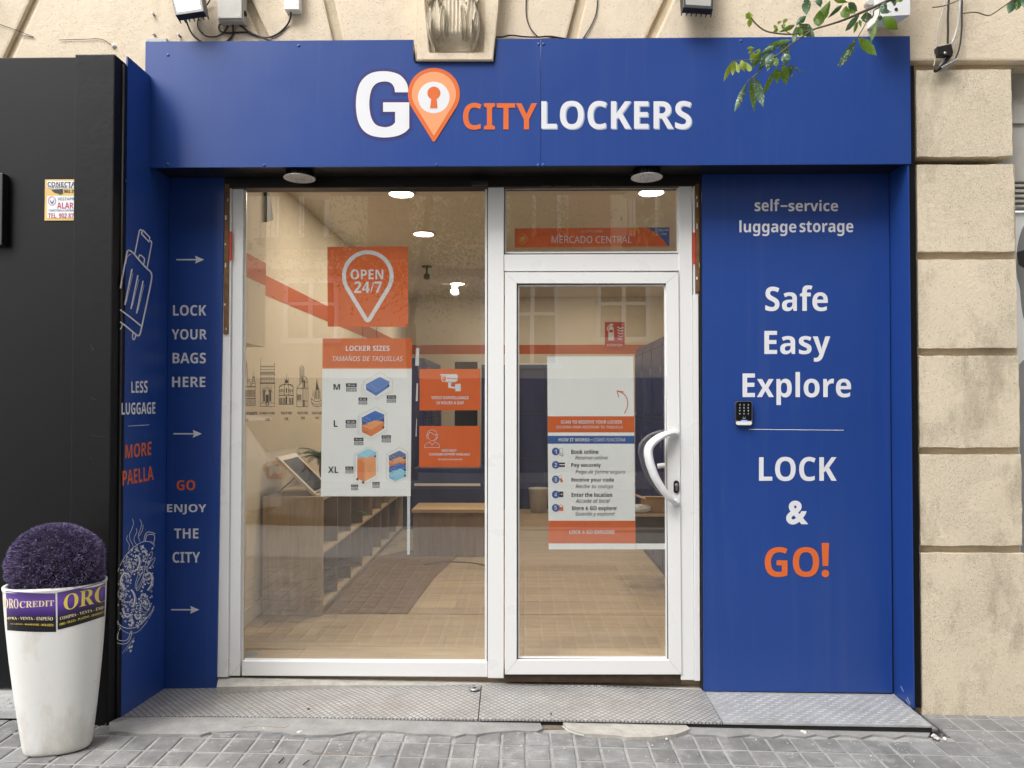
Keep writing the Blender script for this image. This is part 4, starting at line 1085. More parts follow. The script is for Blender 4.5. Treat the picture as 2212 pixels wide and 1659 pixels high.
while y < sy1 - .2:
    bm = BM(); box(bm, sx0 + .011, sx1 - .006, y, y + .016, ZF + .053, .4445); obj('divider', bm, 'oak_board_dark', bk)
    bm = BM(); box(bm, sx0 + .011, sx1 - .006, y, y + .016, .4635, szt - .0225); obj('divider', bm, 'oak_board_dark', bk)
    y += .4
# framed board leaning on its strut
pf = thing('picture_frame', 'white framed black board leaning on a strut on the oak shelf', 'picture frame', (-1.5, 5.0, szt))
A0, A1 = Vector((-1.385, 4.84, szt + .002)), Vector((-1.385, 5.24, szt + .002)); B0, B1 = Vector((-1.655, 4.84, szt + .262)), Vector((-1.655, 5.24, szt + .262))
nrm = (A1 - A0).cross(B0 - A0).normalized()
def fr(s, t): return A0 * (1 - s) * (1 - t) + A1 * s * (1 - t) + B0 * (1 - s) * t + B1 * s * t
oo = [fr(0, 0), fr(1, 0), fr(1, 1), fr(0, 1)]; ii = [fr(.09, .10), fr(.91, .10), fr(.91, .90), fr(.09, .90)]
bm = BM()
for k in range(4): j = (k + 1) % 4; slab(bm, [oo[k], oo[j], ii[j], ii[k]], nrm * -.018, 0, .001)
obj('frame', bm, 'baseboard_white', pf)
bm = BM(); slab(bm, [p_ + nrm * -.005 for p_ in ii], nrm * -.006); obj('board', bm, 'black_panel', pf)
bm = BM(); m_ = fr(.5, .55) - nrm * .0; slab(bm, [m_ + Vector((0, -.025, .01)), m_ + Vector((0, .025, .01)), Vector((-1.71, 5.08, szt + .002)), Vector((-1.71, 5.02, szt + .002))], (.004, 0, .006)); obj('strut', bm, 'black_plastic', pf)
bm = BM(); p_ = Vector((-1.375, 4.86, szt)); 
for k in range(14): a = rnd.uniform(0, 6.28); b_ = rnd.uniform(0, 1.4); tube(bm, [p_ + Vector((0, 0, .02)), p_ + Vector((.022 * math.cos(a) * math.cos(b_), .022 * math.sin(a) * math.cos(b_), .02 + .022 * math.sin(b_)))], .004, 5)
tag(obj('ornament', bm, 'chip_white'), 'small pale knotted ornament at the foot of the framed board', 'ornament')
def fern(bm, c, n, L, droop=1.0, seed=1):
    r = random.Random(seed)
    for k in range(n):
        az = 6.283 * k / n + r.uniform(-.3, .3); el = r.uniform(.5, 1.25); ln = L * r.uniform(.7, 1.1)
        pts = []; p_ = Vector(c)
        for i in range(13):
            pts.append(p_.copy()); e_ = el - droop * (i / 12) ** 1.4 * 1.5
            p_ = p_ + Vector((math.cos(az) * math.cos(e_), math.sin(az) * math.cos(e_), math.sin(e_))) * ln / 12
        for i in range(1, 12):
            t = (pts[i + 1] - pts[i]).normalized(); s = t.cross(Vector((0, 0, 1))).normalized(); w = .055 * L / .3 * math.sin(math.pi * (i / 12) ** .7) + .008
            for sg in (-1, 1):
                for q in (0, .5):
                    b_ = pts[i] * (1 - q) + pts[i + 1] * q
                    tip = b_ + s * sg * w + t * w * .35 - Vector((0, 0, w * .15))
                    bm.faces.new([bm.verts.new(b_), bm.verts.new(b_ + t * .007 + s * sg * w * .5), bm.verts.new(tip), bm.verts.new(b_ - t * .004 + s * sg * w * .5)])
        tube(bm, pts, .0015, 4)
def potplant(c, label, pot_h, pot_r, L, seed, n=16):
    t = thing('potted_fern', label, 'plant', c, 'ferns on the oak shelf unit')
    bm = BM(); lathe(bm, [(pot_r * .8, 0.001), (pot_r, pot_h * .6), (pot_r * .95, pot_h), (pot_r * .85, pot_h), (pot_r * .8, pot_h * .85)], c, 'Z', 20); obj('pot', bm, 'wicker', t)
    bm = BM(); fern(bm, Vector(c) + Vector((0, 0, pot_h * .8)), n, L, 1.0, seed); obj('fronds', bm, 'fern_green', t)
potplant((-1.50, 5.62, szt), 'green fern in a brown wicker pot behind the framed board', .17, .09, .34, 4, 26)
potplant((-1.47, 6.0, .4632), 'green fern trailing from the middle shelf of the oak unit', .06, .06, .22, 9, 12)
potplant((-1.47, 7.4, .4632), 'green fern in a far compartment of the oak unit', .08, .07, .22, 12, 12)
bm = BM(); box(bm, -1.44, -1.36, 5.36, 5.46, szt + .0005, szt + .028, .003); tag(obj('card_holder', bm, 'white_plastic'), 'small white card holder on the oak shelf behind the framed board', 'card holder')
# sisal mat and loose floor boards
bm = BM(); slab(bm, [PZ(692, 1327, ZF), PZ(880, 1327, ZF), PZ(938, 1249, ZF), PZ(1000, 1190, ZF), PZ(880, 1190, ZF), Vector((-1.32, 6.6, ZF))], (0, 0, .006), 0, .001)
tag(obj('floor_mat', bm, 'sisal'), 'brown woven sisal mat on the floor beside the oak shelf', 'floor mat')
bm = BM(); slab(bm, [PZ(882, 1327, ZF), PZ(1460, 1330, ZF), PZ(1330, 1249, ZF), PZ(946, 1249, ZF)], (0, 0, .005), 0, .0015)
tag(obj('floor_board', bm, 'oak_floor'), 'loose pale oak floor sheet with a dark far edge in the shop', 'floor sheet')
bm = BM(); slab(bm, [PZ(520, 1405, ZF), PZ(565, 1405, ZF), PZ(545, 1427, ZF), PZ(515, 1427, ZF)], (0, 0, .003)); tag(obj('floor_patch', bm, 'old_concrete'), 'bare patched square of floor in the near left corner of the shop', 'floor patch')

# lockers
def locker(x0, x1, y0, y1, z1, faceax, sg, label, rows, seed):
    """one steel locker column: body, doors with vents, handles and number plates"""
    t = thing('locker', label, 'locker', ((x0 + x1) / 2, (y0 + y1) / 2, ZF), 'navy steel lockers')
    bm = BM(); box(bm, x0, x1, y0, y1, ZF + .001, z1, .004); obj('body', bm, 'locker_navy', t)
    zz = ZF + .06; hts = [(z1 - ZF - .10) * r for r in rows]
    for h in hts:
        bm = BM(); g = .006
        if faceax == 'Y': box(bm, x0 + .012, x1 - .012, y0 - .012, y0 - .0005, zz + g, zz + h - g, .003); 
        else: box(bm, x0 - .012, x0 - .0005, y0 + .012, y1 - .012, zz + g, zz + h - g, .003) if sg < 0 else box(bm, x1 + .0005, x1 + .012, y0 + .012, y1 - .012, zz + g, zz + h - g, .003)
        d = obj('locker_door', bm, 'locker_door_navy', t)
        bm = BM(); zc = zz + h * .62
        if faceax == 'Y': box(bm, x0 + .05, x0 + .065, y0 - .018, y0 - .0125, zc - .03, zc + .03, .002)
        else:
            xf = x0 - .018 if sg < 0 else x1 + .0125
            box(bm, xf, xf + .0055, y0 + .05, y0 + .065, zc - .03, zc + .03, .002)
        obj('locker_handle', bm, 'steel', d)
        bm = BM()
        if faceax == 'Y': box(bm, x0 + .03, x1 - .03, y0 - .0145, y0 - .0125, zz + h - .035, zz + h - .03)
        else:
            xf = x0 - .0145 if sg < 0 else x1 + .0125
            box(bm, xf, xf + .002, y0 + .03, y1 - .03, zz + h - .035, zz + h - .03)
        obj('vent_slit', bm, 'rubber', d)
        zz += h
    return t
xb = [PY(1040, 900, 9.63).x + i * .42 for i in range(6)]
LL = ['navy locker column at the back, just left of the mullion edge', 'navy locker column at the back, seen between mullion and door poster', 'navy locker column at the back, hidden mostly by the door poster', 'navy locker column at the back, right half behind the door poster', 'navy locker column at the far right end of the back row']
for i in range(4): locker(xb[i], xb[i + 1] - .002, 9.63, 10.1, 1.97, 'Y', 0, LL[i], (.34, .33, .33), i)
LR = ['navy locker column on the right wall, nearest the window', 'navy locker column on the right wall, second from the window', 'navy locker column on the right wall, third from the window', 'navy locker column on the right wall, farthest from the window']
for i in range(4): locker(1.15, 1.62, 5.45 + i * .48, 5.45 + i * .48 + .478, 2.0, 'X', -1, LR[i], (.34, .33, .33), i)
LF = ['navy locker column on the left wall, nearest the oak unit', 'navy locker column on the left wall, middle of three', 'navy locker column on the left wall, beside the back doorway']
for i in range(3): locker(XW + .01, -1.10, 8.05 + i * .52, 8.05 + i * .52 + .518, 1.96, 'X', 1, LF[i], (.34, .33, .33), i)
# doorway in the back wall
dw = thing('doorway', 'dark back doorway in a cream frame between the lockers', 'doorway', (-.9, YB, ZF))
x0, x1, z0, z1 = RY(972, 782, 1042, 1090, YB)
bm = BM(); box(bm, x0, x0 + .07, YB - .03, YB - .0005, ZF, z1, .004); box(bm, x1 - .07, x1, YB - .03, YB - .0005, ZF, z1, .004); box(bm, x0, x1, YB - .031, YB - .0005, z1 + .0005, z1 + .08, .004); obj('door_frame', bm, 'baseboard_white', dw)
bm = BM(); box(bm, x0 + .071, x1 - .071, YB - .006, YB - .0005, ZF, z1 - .001); obj('dark_opening_sheet', bm, 'black_panel', dw)  # black sheet paints the darkness inside the open doorway
# dark boards with an oak edge, built to imitate a street reflection in the glass
bn = thing('reflection_boards', 'low dark boards with a pale oak edge imitating a reflection, left of the mullion', 'reflection_boards', (-.65, 6.8, ZF))
x0, x1, z0, z1 = RY(892, 1100, 1062, 1205, 6.62)
bm = BM()
xx = x0
while xx < x1 - .02:
    w_ = rnd.uniform(.06, .12); xe = min(x1, xx + w_); box(bm, xx, xe - .002, 6.62 + rnd.uniform(0, .006), 6.66, ZF + .002, z1 - .031, .002); xx = xe
obj('front_boards', bm, 'oak_board_dark', bn)
bm = BM(); box(bm, x0 - .01, x1 + .01, 6.60, 7.05, z1 - .03, z1, .003); obj('top_edge', bm, 'oak_edge', bn)
bm = BM(); box(bm, x0, x1, 6.661, 7.04, ZF + .002, z1 - .031); obj('reflection_body', bm, 'oak_board_dark', bn)
lc = thing('low_cabinet', 'low navy cabinet with a pale ledge standing behind the low dark boards', 'cabinet', (-.7, 7.3, ZF))
lx0, lx1, lz0, lz1 = RY(893, 1012, 1040, 1075, 7.10)
bm = BM(); box(bm, lx0, lx1, 7.10, 7.45, ZF + .001, lz1, .004); obj('body', bm, 'locker_navy', lc)
bm = BM(); zz = PY(950, 1047, 7.09).z; box(bm, lx0 + .01, lx1 - .01, 7.085, 7.0995, zz - .012, zz + .012, .002); obj('ledge', bm, 'white_plastic', lc)
bm = BM(); box(bm, lx0 + .02, (lx0 + lx1) / 2 - .003, 7.09, 7.0995, zz + .02, lz1 - .015, .002); obj('cabinet_door', bm, 'locker_door_navy', lc)
bm = BM(); box(bm, (lx0 + lx1) / 2 + .003, lx1 - .02, 7.09, 7.0995, zz + .02, lz1 - .015, .002); obj('cabinet_door', bm, 'locker_door_navy', lc)
# low side shelf and the clutter on it, right
sb = thing('side_shelf', 'oak topped dark side shelf in front of the right-hand lockers, under the door handle', 'shelf', (1.0, 5.4, .5))
bm = BM(); box(bm, .80, 1.137, 5.46, 5.80, .60, .62, .003); obj('shelf_top', bm, 'oak_board', sb)
bm = BM(); box(bm, .82, 1.137, 5.475, 5.78, .40, .5995, .003); obj('shelf_body', bm, 'threshold_wood', sb)
cb = BM(); box(cb, .93, 1.11, 5.52, 5.74, .6205, .72, .003); cbo = tag(obj('cardboard_box', cb, 'cardboard'), 'open cardboard box on the side shelf right of the door poster', 'box')
bm = BM(); slab(bm, [(.93, 5.519, .72), (1.11, 5.519, .72), (1.12, 5.47, .745), (.92, 5.47, .745)], (0, 0, .003)); o = obj('flap', bm, 'cardboard'); o.parent = cbo
bm = BM(); slab(bm, [(.929, 5.52, .72), (.929, 5.74, .72), (.87, 5.74, .74), (.87, 5.52, .74)], (0, 0, .003)); o = obj('flap', bm, 'cardboard'); o.parent = cbo
bm = BM(); bmesh.ops.create_icosphere(bm, subdivisions=3, radius=.06, matrix=Matrix.Translation((.89, 5.52, .652)) @ Matrix.Diagonal((1.4, .8, .5, 1)))
for v in bm.verts: v.co += Vector((rnd.uniform(-.008, .008), rnd.uniform(-.008, .008), rnd.uniform(-.008, .008)))
tag(obj('plastic_bag', bm, 'tape_white'), 'crumpled pale plastic bag lying in front of the cardboard box', 'bag')
bm = BM(); p_ = Vector((.20, 9.35, ZF)); lathe(bm, [(.10, .001), (.13, .30), (.135, .31), (.12, .31), (.10, .02)], p_, 'Z', 24); tag(obj('waste_bin', bm, 'grey_plastic'), 'grey waste bin on the floor before the back lockers', 'bin')
bm = BM(); pts = smooth_path([PZ(*c8(x, y), ZF) + Vector((0, 0, .006)) for x, y in ((1480, 1330), (1600, 1310), (1760, 1312), (1860, 1325), (1960, 1345))], 6); tube(bm, pts, .005, 6); tag(obj('floor_cable', bm, 'black_plastic'), 'black cable lying across the shop floor near the mullion', 'cable')

# fire extinguisher sign on the back wall
es = thing('safety_sign', 'red EXTINTOR fire extinguisher sign on the back wall', 'sign', (0, YB, 2.3))
em = face_y(YB - .006)
x0, x1, z0, z1 = RY(*cbox(c6, (904, 1068, 1037, 1256)), YB - .006)
bm = BM(); box(bm, x0, x1, YB - .006, YB - .0005, z0, z1); obj('sign_plate', bm, 'sign_red', es)
bm = BM()
q6 = lambda pts: cc(c6, pts)
poly(bm, q6([(927, 1125), (965, 1125), (965, 1192), (927, 1192)]), em, 2); poly(bm, q6([(927, 1125), (932, 1105), (940, 1098), (953, 1098), (960, 1105), (965, 1125)]), em, 2)
stroke(bm, q6([(922, 1125), (922, 1105), (935, 1088), (962, 1084)]), 2.2, em, 2.5); rect(bm, *cbox(c6, (940, 1078, 953, 1098)), em, 2)
obj('extinguisher_symbol', bm, 'white_vinyl', es)
bm = BM(); rect(bm, *cbox(c6, (933, 1120, 959, 1138)), em, 3); obj('symbol_label', bm, 'sign_red', es)
bm = BM()
for k in range(5): stroke(bm, q6([(1028 - k * 2, 1104 + k * 20), (1008, 1112 + k * 18), (988 + k, 1100 + k * 20)]), 2.2, em, 2)
obj('flame_symbol', bm, 'white_vinyl', es)
letters(es, 'lettering', [('EXTINTOR', cbox(c6, (918, 1215, 1022, 1232)))], em, 'white_vinyl')

# drawings of city landmarks on the left wall
mu = thing('wall_drawing', 'row of black line drawings of city landmarks with walking times on the left wall', 'wall drawing', (XW, 5.5, 1.5))
wmx = face_x(XW)
def WS(bm, pts, w=.9, closed=False): stroke(bm, cc(e3, pts), w, wmx, 1, closed, 0, w * .8)
def WR(bm, x0, y0, x1, y1): poly(bm, cc(e3, [(x0, y0), (x1, y0), (x1, y1), (x0, y1)]), wmx, 1)
def arch(bm, x0, x1, yt, yb_): poly(bm, cc(e3, [(x0, yb_), (x0, yt + 8), ((x0 + x1) / 2, yt), (x1, yt + 8), (x1, yb_)]), wmx, 1)
bm = BM()   # town hall
WS(bm, [(60, 640), (78, 300), (85, 190), (92, 300), (104, 640)]); WS(bm, [(172, 660), (188, 540), (207, 390), (226, 540), (240, 660)]); WR(bm, 190, 500, 228, 530)
for y in (560, 590, 620): WS(bm, [(178, y), (235, y)])
WS(bm, [(20, 680), (240, 680)], 2); WS(bm, [(20, 890), (240, 890)], 2); WS(bm, [(20, 1008), (238, 1012)]); WS(bm, [(238, 660), (238, 1012)])
for k in range(9): arch(bm, 40 + k * 22, 50 + k * 22, 730, 860); WR(bm, 40 + k * 22, 910, 47 + k * 22, 1000)
WS(bm, [(104, 600), (125, 540), (145, 600), (165, 680)])
obj('town_hall_drawing', bm, 'mural_ink', mu)
bm = BM()   # silk exchange
WS(bm, [(338, 170), (332, 300), (328, 1025)]); WS(bm, [(575, 265), (580, 1025)]); WS(bm, [(318, 1025), (580, 1028)]); WR(bm, 568, 262, 582, 290)
for y in (330, 375, 430, 445, 610, 622): WS(bm, [(322, y), (582, y)], 1.2)
for k in range(8): WS(bm, [(345 + k * 30, 330), (352 + k * 30, 305), (360 + k * 30, 330)]); arch(bm, 340 + k * 30, 352 + k * 30, 505, 565); arch(bm, 345 + k * 29, 352 + k * 29, 395, 425)
for k in range(9): WS(bm, [(335 + k * 29, 455), (348 + k * 29, 480), (360 + k * 29, 455)]); WS(bm, [(340 + k * 28, 575), (340 + k * 28, 608)], .6)
arch(bm, 378, 405, 735, 940); arch(bm, 485, 515, 735, 940)
WS(bm, [(430, 1020), (430, 830), (465, 830), (465, 1020)], 2.2); WR(bm, 436, 835, 458, 960)
for cx in (392, 448, 500): WS(bm, [(cx - 30, 770), (cx, 660 if cx == 448 else 690), (cx + 30, 770)])
for x in (365, 412, 475, 530): WS(bm, [(x, 630), (x, 960)], .5)
WS(bm, [(328, 965), (430, 965)]); WS(bm, [(465, 965), (580, 965)])
obj('silk_exchange_drawing', bm, 'mural_ink', mu)
bm = BM()   # bullring
WS(bm, [(658, 690), (700, 655), (785, 630), (870, 650), (908, 690)], 1.8); WS(bm, [(658, 990), (908, 990)], 1); WS(bm, [(657, 680), (657, 990)]); WS(bm, [(908, 680), (908, 990)])
poly(bm, cc(e3, [(755, 600), (765, 575), (790, 540), (815, 575), (828, 600), (820, 612), (762, 612)]), wmx, 1); WS(bm, [(790, 450), (790, 545)]); WS(bm, [(760, 520), (760, 590)]); WS(bm, [(822, 520), (822, 590)])
for k in range(9):
    x = 668 + k * 27
    if abs(x - 785) < 25: continue
    arch(bm, x, x + 12, 715, 780); arch(bm, x, x + 15, 870, 985); WS(bm, [(x, 800), (x + 14, 800)], 1); WS(bm, [(x + 6, 630), (x + 6, 660)])
arch(bm, 772, 800, 845, 990); arch(bm, 780, 797, 700, 790); WS(bm, [(658, 835), (785, 825), (908, 835)], 1.8); WS(bm, [(755, 610), (755, 850)]); WS(bm, [(825, 610), (825, 850)])
obj('bullring_drawing', bm, 'mural_ink', mu)
bm = BM()   # cathedral tower
WS(bm, [(1022, 640), (1026, 350), (1045, 312), (1075, 312), (1096, 350), (1096, 500)], 1); WS(bm, [(968, 1032), (970, 690), (1020, 640), (1060, 600), (1065, 500), (1115, 500), (1150, 530), (1168, 680), (1168, 1032)], 1); WS(bm, [(968, 1032), (1168, 1032)])
for k in range(7): WR(bm, 976 + k * 11, 815, 982 + k * 11, 915)
for y in (600, 700, 715, 930): WS(bm, [(975 if y > 650 else 1066, y), (1165, y)], .8)
for x in (1070, 1085, 1115, 1135): WS(bm, [(x, 520), (x, 1030)], .7)
arch(bm, 1085, 1105, 910, 1030); arch(bm, 1092, 1110, 560, 690)
for y in range(345, 600, 22): WS(bm, [(1030, y), (1090, y)], .6)
for x in (1040, 1060, 1078): WS(bm, [(x, 350), (x, 600)], .5)
obj('cathedral_drawing', bm, 'mural_ink', mu)
bm = BM()   # fountain
WS(bm, [(1228, 880), (1230, 960), (1265, 1015), (1320, 1035), (1380, 1020), (1412, 990)], 1.2); WS(bm, [(1228, 880), (1270, 930), (1340, 945), (1412, 915)], 1.2); WS(bm, [(1232, 960), (1320, 1000), (1410, 960)])
WS(bm, [(1280, 910), (1290, 750), (1375, 750), (1385, 910)], 1); poly(bm, cc(e3, [(1300, 735), (1312, 620), (1322, 520), (1335, 620), (1368, 735)]), wmx, 1); WS(bm, [(1250, 860), (1258, 715), (1266, 860)])
for x in (1300, 1320, 1345, 1362): WS(bm, [(x, 760), (x, 900)], 1.4)
obj('fountain_drawing', bm, 'mural_ink', mu)
letters(mu, 'lettering', [('AYUNTAMIENTO', cbox(e3, (20, 1123, 275, 1180))), ('LA LONJA DE LA SEDA', cbox(e3, (310, 1123, 583, 1176))), ('PLAZA DE TOROS', cbox(e3, (690, 1118, 880, 1166))), ('PLAZA DE LA REINA', cbox(e3, (980, 1118, 1166, 1164))), ('PLAZA DE LA VIRGEN', cbox(e3, (1235, 1120, 1440, 1166)))], wmx, 'mural_ink', 'sb', 1)
letters(mu, 'lettering', [('3 MIN', cbox(e3, (30, 1240, 116, 1295))), ('5 MIN', cbox(e3, (415, 1230, 490, 1284))), ('5 MIN', cbox(e3, (755, 1215, 817, 1266))), ('10 MIN', cbox(e3, (1043, 1205, 1110, 1256))), ('10 MIN', cbox(e3, (1295, 1205, 1352, 1252)))], wmx, 'mural_red', 'sb', 1)

# ================================================================== POSTERS BEHIND THE GLASS
YP = 3.845
def board(name, label, cat, quad, m, y=YP, th=.003):
    t = thing(name, label, cat, PY(*quad[0], y))
    bm = BM(); slab(bm, [PY(u, v, y) for u, v in quad], (0, th, 0)); obj('sheet', bm, m, t); return t, face_y(y)
t, mp = board('poster', 'orange square sign reading OPEN 24/7 in a white pin outline', 'sign', [(707, 533), (881, 532.5), (882, 706), (708, 705.5)], 'poster_orange')
bm = BM(); pc = [(a, b_) for a, b_ in pin(794.5, 596.5, 51.5, 692, 4)]; stroke(bm, pc, 8.6, mp, 1, True); obj('pin_outline', bm, 'white_vinyl', t)
letters(t, 'lettering', [('OPEN', (757.5, 582, 828, 603.5)), ('24/7', (765, 608, 825, 633))], mp, 'white_vinyl', 'sb', 1)
bm = BM()
for u, w_ in ((784, 0), (814, 0)):
    tube(bm, [PY(u, 704, YP + .005), PY(u - .5, 718, YP + .006), PY(u + .5, 733, YP + .005)], .0014, 5)
tag(obj('hanging_string', bm, 'rubber'), 'two thin dark strings between the OPEN sign and the locker sizes poster', 'string')

t, mp = board('poster', 'tall white poster headed LOCKER SIZES with suitcases in boxes', 'poster', [(697, 731), (890, 731), (887, 1072), (693, 1072)], 'poster_white')
bm = BM(); poly(bm, [(697, 731), (890, 731), (889.6, 795), (696.4, 795)], mp, 1); obj('header', bm, 'poster_orange', t)
bm = BM(); rect(bm, 696.5, 794.5, 889.6, 796.5, mp, 1.5); obj('header_rule', bm, 'peach_vinyl', t)
letters(t, 'lettering', [('LOCKER SIZES', cbox(d7, (243, 166, 645, 214)))], mp, 'white_vinyl'); letters(t, 'lettering', [('TAMA\u00d1OS DE TAQUILLAS', cbox(d7, (120, 250, 768, 318)), 'si')], mp, 'white_vinyl')
letters(t, 'lettering', [('M', cbox(d7, (130, 520, 190, 572))), ('L', cbox(d7, (131, 852, 168, 913))), ('XL', cbox(d7, (80, 1278, 174, 1338)))], mp, 'ink')
def chip(x0, y0, x1, y1, s1, s2, gap=2):
    bm = BM(); ym = (y0 + y1) / 2; rect(bm, *cbox(d7, (x0, y0, x1, ym - gap)), mp, 1); obj('size_tag', bm, 'ink', t)
    bm = BM(); rect(bm, *cbox(d7, (x0, ym + gap, x1, y1)), mp, 1); obj('size_tag', bm, 'line_grey', t)
    w_ = x1 - x0; h = (y1 - y0) / 2
    letters(t, 'lettering', [(s1, cbox(d7, (x0 + w_ * .15, y0 + h * .22, x1 - w_ * .15, ym - h * .26))), (s2, cbox(d7, (x0 + w_ * .13, ym + h * .24, x1 - w_ * .13, y1 - h * .22)))], mp, 'white_vinyl', 'sb', 2)
for a in ((244, 512, 343, 588, '29 cm', '11.4 in'), (359, 643, 440, 708, '41 cm', '16.1 in'), (619, 623, 705, 691, '57 cm', '22.4 in'), (241, 850, 338, 923, '50 cm', '19.6 in'), (318, 1013, 405, 1082, '41 cm', '16.1 in'), (572, 990, 658, 1057, '57 cm', '22.4 in'),
          (238, 1278, 312, 1342, '84 cm', '33.1 in'), (291, 1444, 356, 1497, '41 cm', '16.1 in'), (487, 1420, 554, 1475, '57 cm', '22.4 in')): chip(*a)
def P7(bm, pts, l, mi=0): poly(bm, cc(d7, pts), mp, l, mi)
def L7(bm, pts, w=.35, l=4, closed=False, mi=0): stroke(bm, cc(d7, pts), w, mp, l, closed, mi)
def isobox(name, outer, c_):
    bm = BM(); L7(bm, outer, .38, 4, True)
    for k in (0, 2, 4): L7(bm, [outer[(k + c_) % 6], outer[-1] if False else ((outer[0][0] + outer[2][0] + outer[4][0]) / 3, (outer[0][1] + outer[2][1] + outer[4][1]) / 3)], .25, 4) if False else None
    obj(name, bm, 'line_grey', t)
def case(tl, tf, tr, tb, h, m, mt, wheel=True):
    """a suitcase drawn in oblique view: left, front, right, back corners of its lid and its height"""
    lo = lambda p_, d=0: (p_[0], p_[1] + h - d)
    bm = BM(); P7(bm, [tl, tf, tr, (tr[0] - 3, tr[1] + h * .97), lo(tf), (tl[0] + 3, tl[1] + h * .98)], 1.0); obj('suitcase_body', bm, m, t)
    mid = lambda a, b_, k: (a[0] + (b_[0] - a[0]) * k, a[1] + (b_[1] - a[1]) * k)
    bm = BM(); P7(bm, [tl, tf, tr, mid(tr, tb, .75), (tb[0], tb[1] + 2), mid(tl, tb, .75)], 1.4); obj('suitcase_lid', bm, mt, t)
    bm = BM(); k = .22
    L7(bm, [(tl[0], tl[1] + h * k), (tf[0], tf[1] + h * k), (tr[0], tr[1] + h * k)], .5, 2); L7(bm, [(tl[0] + (tf[0] - tl[0]) * .45, tl[1] + (tf[1] - tl[1]) * .0 - 2), (tf[0] + 3, tf[1] - 14)], .45, 2)
    obj('suitcase_trim', bm, 'peach_vinyl' if 'orange' in m else 'white_vinyl', t)
    bm = BM(); hx = mid(tl, tf, .45); y_ = hx[1] + h * .45; L7(bm, [(hx[0] - 12, y_), (hx[0] - 10, y_ + 14), (hx[0] + 10, y_ + 20), (hx[0] + 12, y_ + 8)], .7, 2.2); obj('suitcase_grip', bm, 'ink', t)
    if wheel: bm = BM(); P7(bm, ell(tr[0] - 9, tr[1] + h * .80, 9, 10, 14), 2.4); obj('suitcase_wheel', bm, 'ink', t)
case((427, 522), (521, 578), (643, 497), (556, 452), 50, 'suit_blue', 'suit_blue_top')
case((388, 902), (474, 940), (597, 868), (510, 850), 62, 'suit_orange', 'suit_orange_light'); case((388, 828), (474, 868), (597, 800), (512, 764), 70, 'suit_royal', 'suit_royal_top')
bm = BM(); P7(bm, [(348, 1208), (410, 1240), (410, 1418), (348, 1388)], 1); obj('suitcase_body', bm, 'suit_orange', t)
bm = BM(); P7(bm, [(410, 1240), (425, 1228), (505, 1198), (520, 1204), (520, 1350), (512, 1366), (410, 1418)], 1.2); P7(bm, [(348, 1208), (360, 1195), (470, 1180), (505, 1198), (410, 1240)], 1.1); obj('suitcase_front', bm, 'suit_orange_light', t)
bm = BM(); L7(bm, [(418, 1236), (418, 1412)], .5, 2); L7(bm, [(440, 1272), (505, 1243), (510, 1258), (445, 1292)], .45, 2, True); L7(bm, [(440, 1320), (508, 1290)], .4, 2); L7(bm, [(465, 1312), (465, 1335)], .6, 2); obj('suitcase_pocket', bm, 'ink_grey', t)
bm = BM(); P7(bm, ell(350, 1395, 11, 12, 14), 2.4); obj('suitcase_wheel', bm, 'ink', t)
bm = BM(); P7(bm, ell(402, 1424, 12, 12, 14), 2.4); obj('suitcase_wheel', bm, 'ink', t)
case((347, 1165), (436, 1200), (522, 1148), (448, 1112), 46, 'suit_sky', 'suit_sky_top')
for (dy, m1, m2) in ((160, 'suit_sky', 'suit_sky_top'), (108, 'suit_royal', 'suit_royal_top'), (54, 'suit_orange', 'suit_orange_light'), (0, 'suit_slate', 'suit_slate_top')): case((638, 1178 + dy), (698, 1208 + dy), (797, 1166 + dy), (738, 1130 + dy), 46, m1, m2)
for hexo, inner in (([(405, 495), (560, 412), (674, 478), (674, 575), (518, 655), (405, 590)], (520, 570)), ([(366, 812), (518, 730), (622, 788), (622, 940), (475, 1025), (366, 962)], (475, 870)),
             ([(328, 1165), (448, 1094), (534, 1140), (534, 1370), (415, 1440), (328, 1390)], (415, 1208)), ([(618, 1165), (737, 1103), (813, 1142), (813, 1375), (698, 1428), (618, 1385)], (698, 1205))):
    bm = BM(); L7(bm, hexo, .4, 5, True)
    for k in (0, 2, 4): L7(bm, [hexo[k], inner], .28, 5)
    obj('box_outline', bm, 'line_grey', t)
for ln in ([(388, 512), (388, 600)], [(385, 600), (500, 668)], [(525, 665), (690, 582)], [(355, 815), (352, 972)], [(350, 972), (460, 1035)], [(480, 1035), (640, 950)], [(318, 1165), (318, 1405)], [(312, 1408), (400, 1455)], [(410, 1458), (545, 1382)]):
    bm = BM(); L7(bm, ln, .35, 3); obj('dimension_line', bm, 'line_grey', t)

t, mp = board('poster', 'orange sign with a camera symbol reading VIDEO SURVEILLIANCE 24 HOURS A DAY', 'sign', cc(d7, [(921, 380), (1481, 380), (1481, 760), (921, 762)]), 'poster_orange')
bm = BM(); P7(bm, [(1104, 440), (1115, 428), (1262, 428), (1275, 445), (1272, 465), (1180, 462), (1130, 440)], 1); P7(bm, [(1122, 446), (1150, 440), (1178, 470), (1272, 470), (1270, 490), (1240, 502), (1130, 498), (1120, 478)], 1); P7(bm, [(1183, 505), (1218, 505), (1212, 520), (1208, 555), (1186, 555), (1186, 520)], 1)
P7(bm, [(1208, 540), (1250, 545), (1250, 520), (1300, 516), (1300, 584), (1250, 586), (1252, 562), (1208, 556)], 1); obj('camera_symbol', bm, 'white_vinyl', t)
bm = BM(); P7(bm, ell(1148, 470, 20, 24), 2); obj('camera_lens', bm, 'peach_vinyl', t)
bm = BM(); L7(bm, ell(1148, 470, 12, 15), .6, 3, True); obj('camera_lens_ring', bm, 'poster_orange', t)
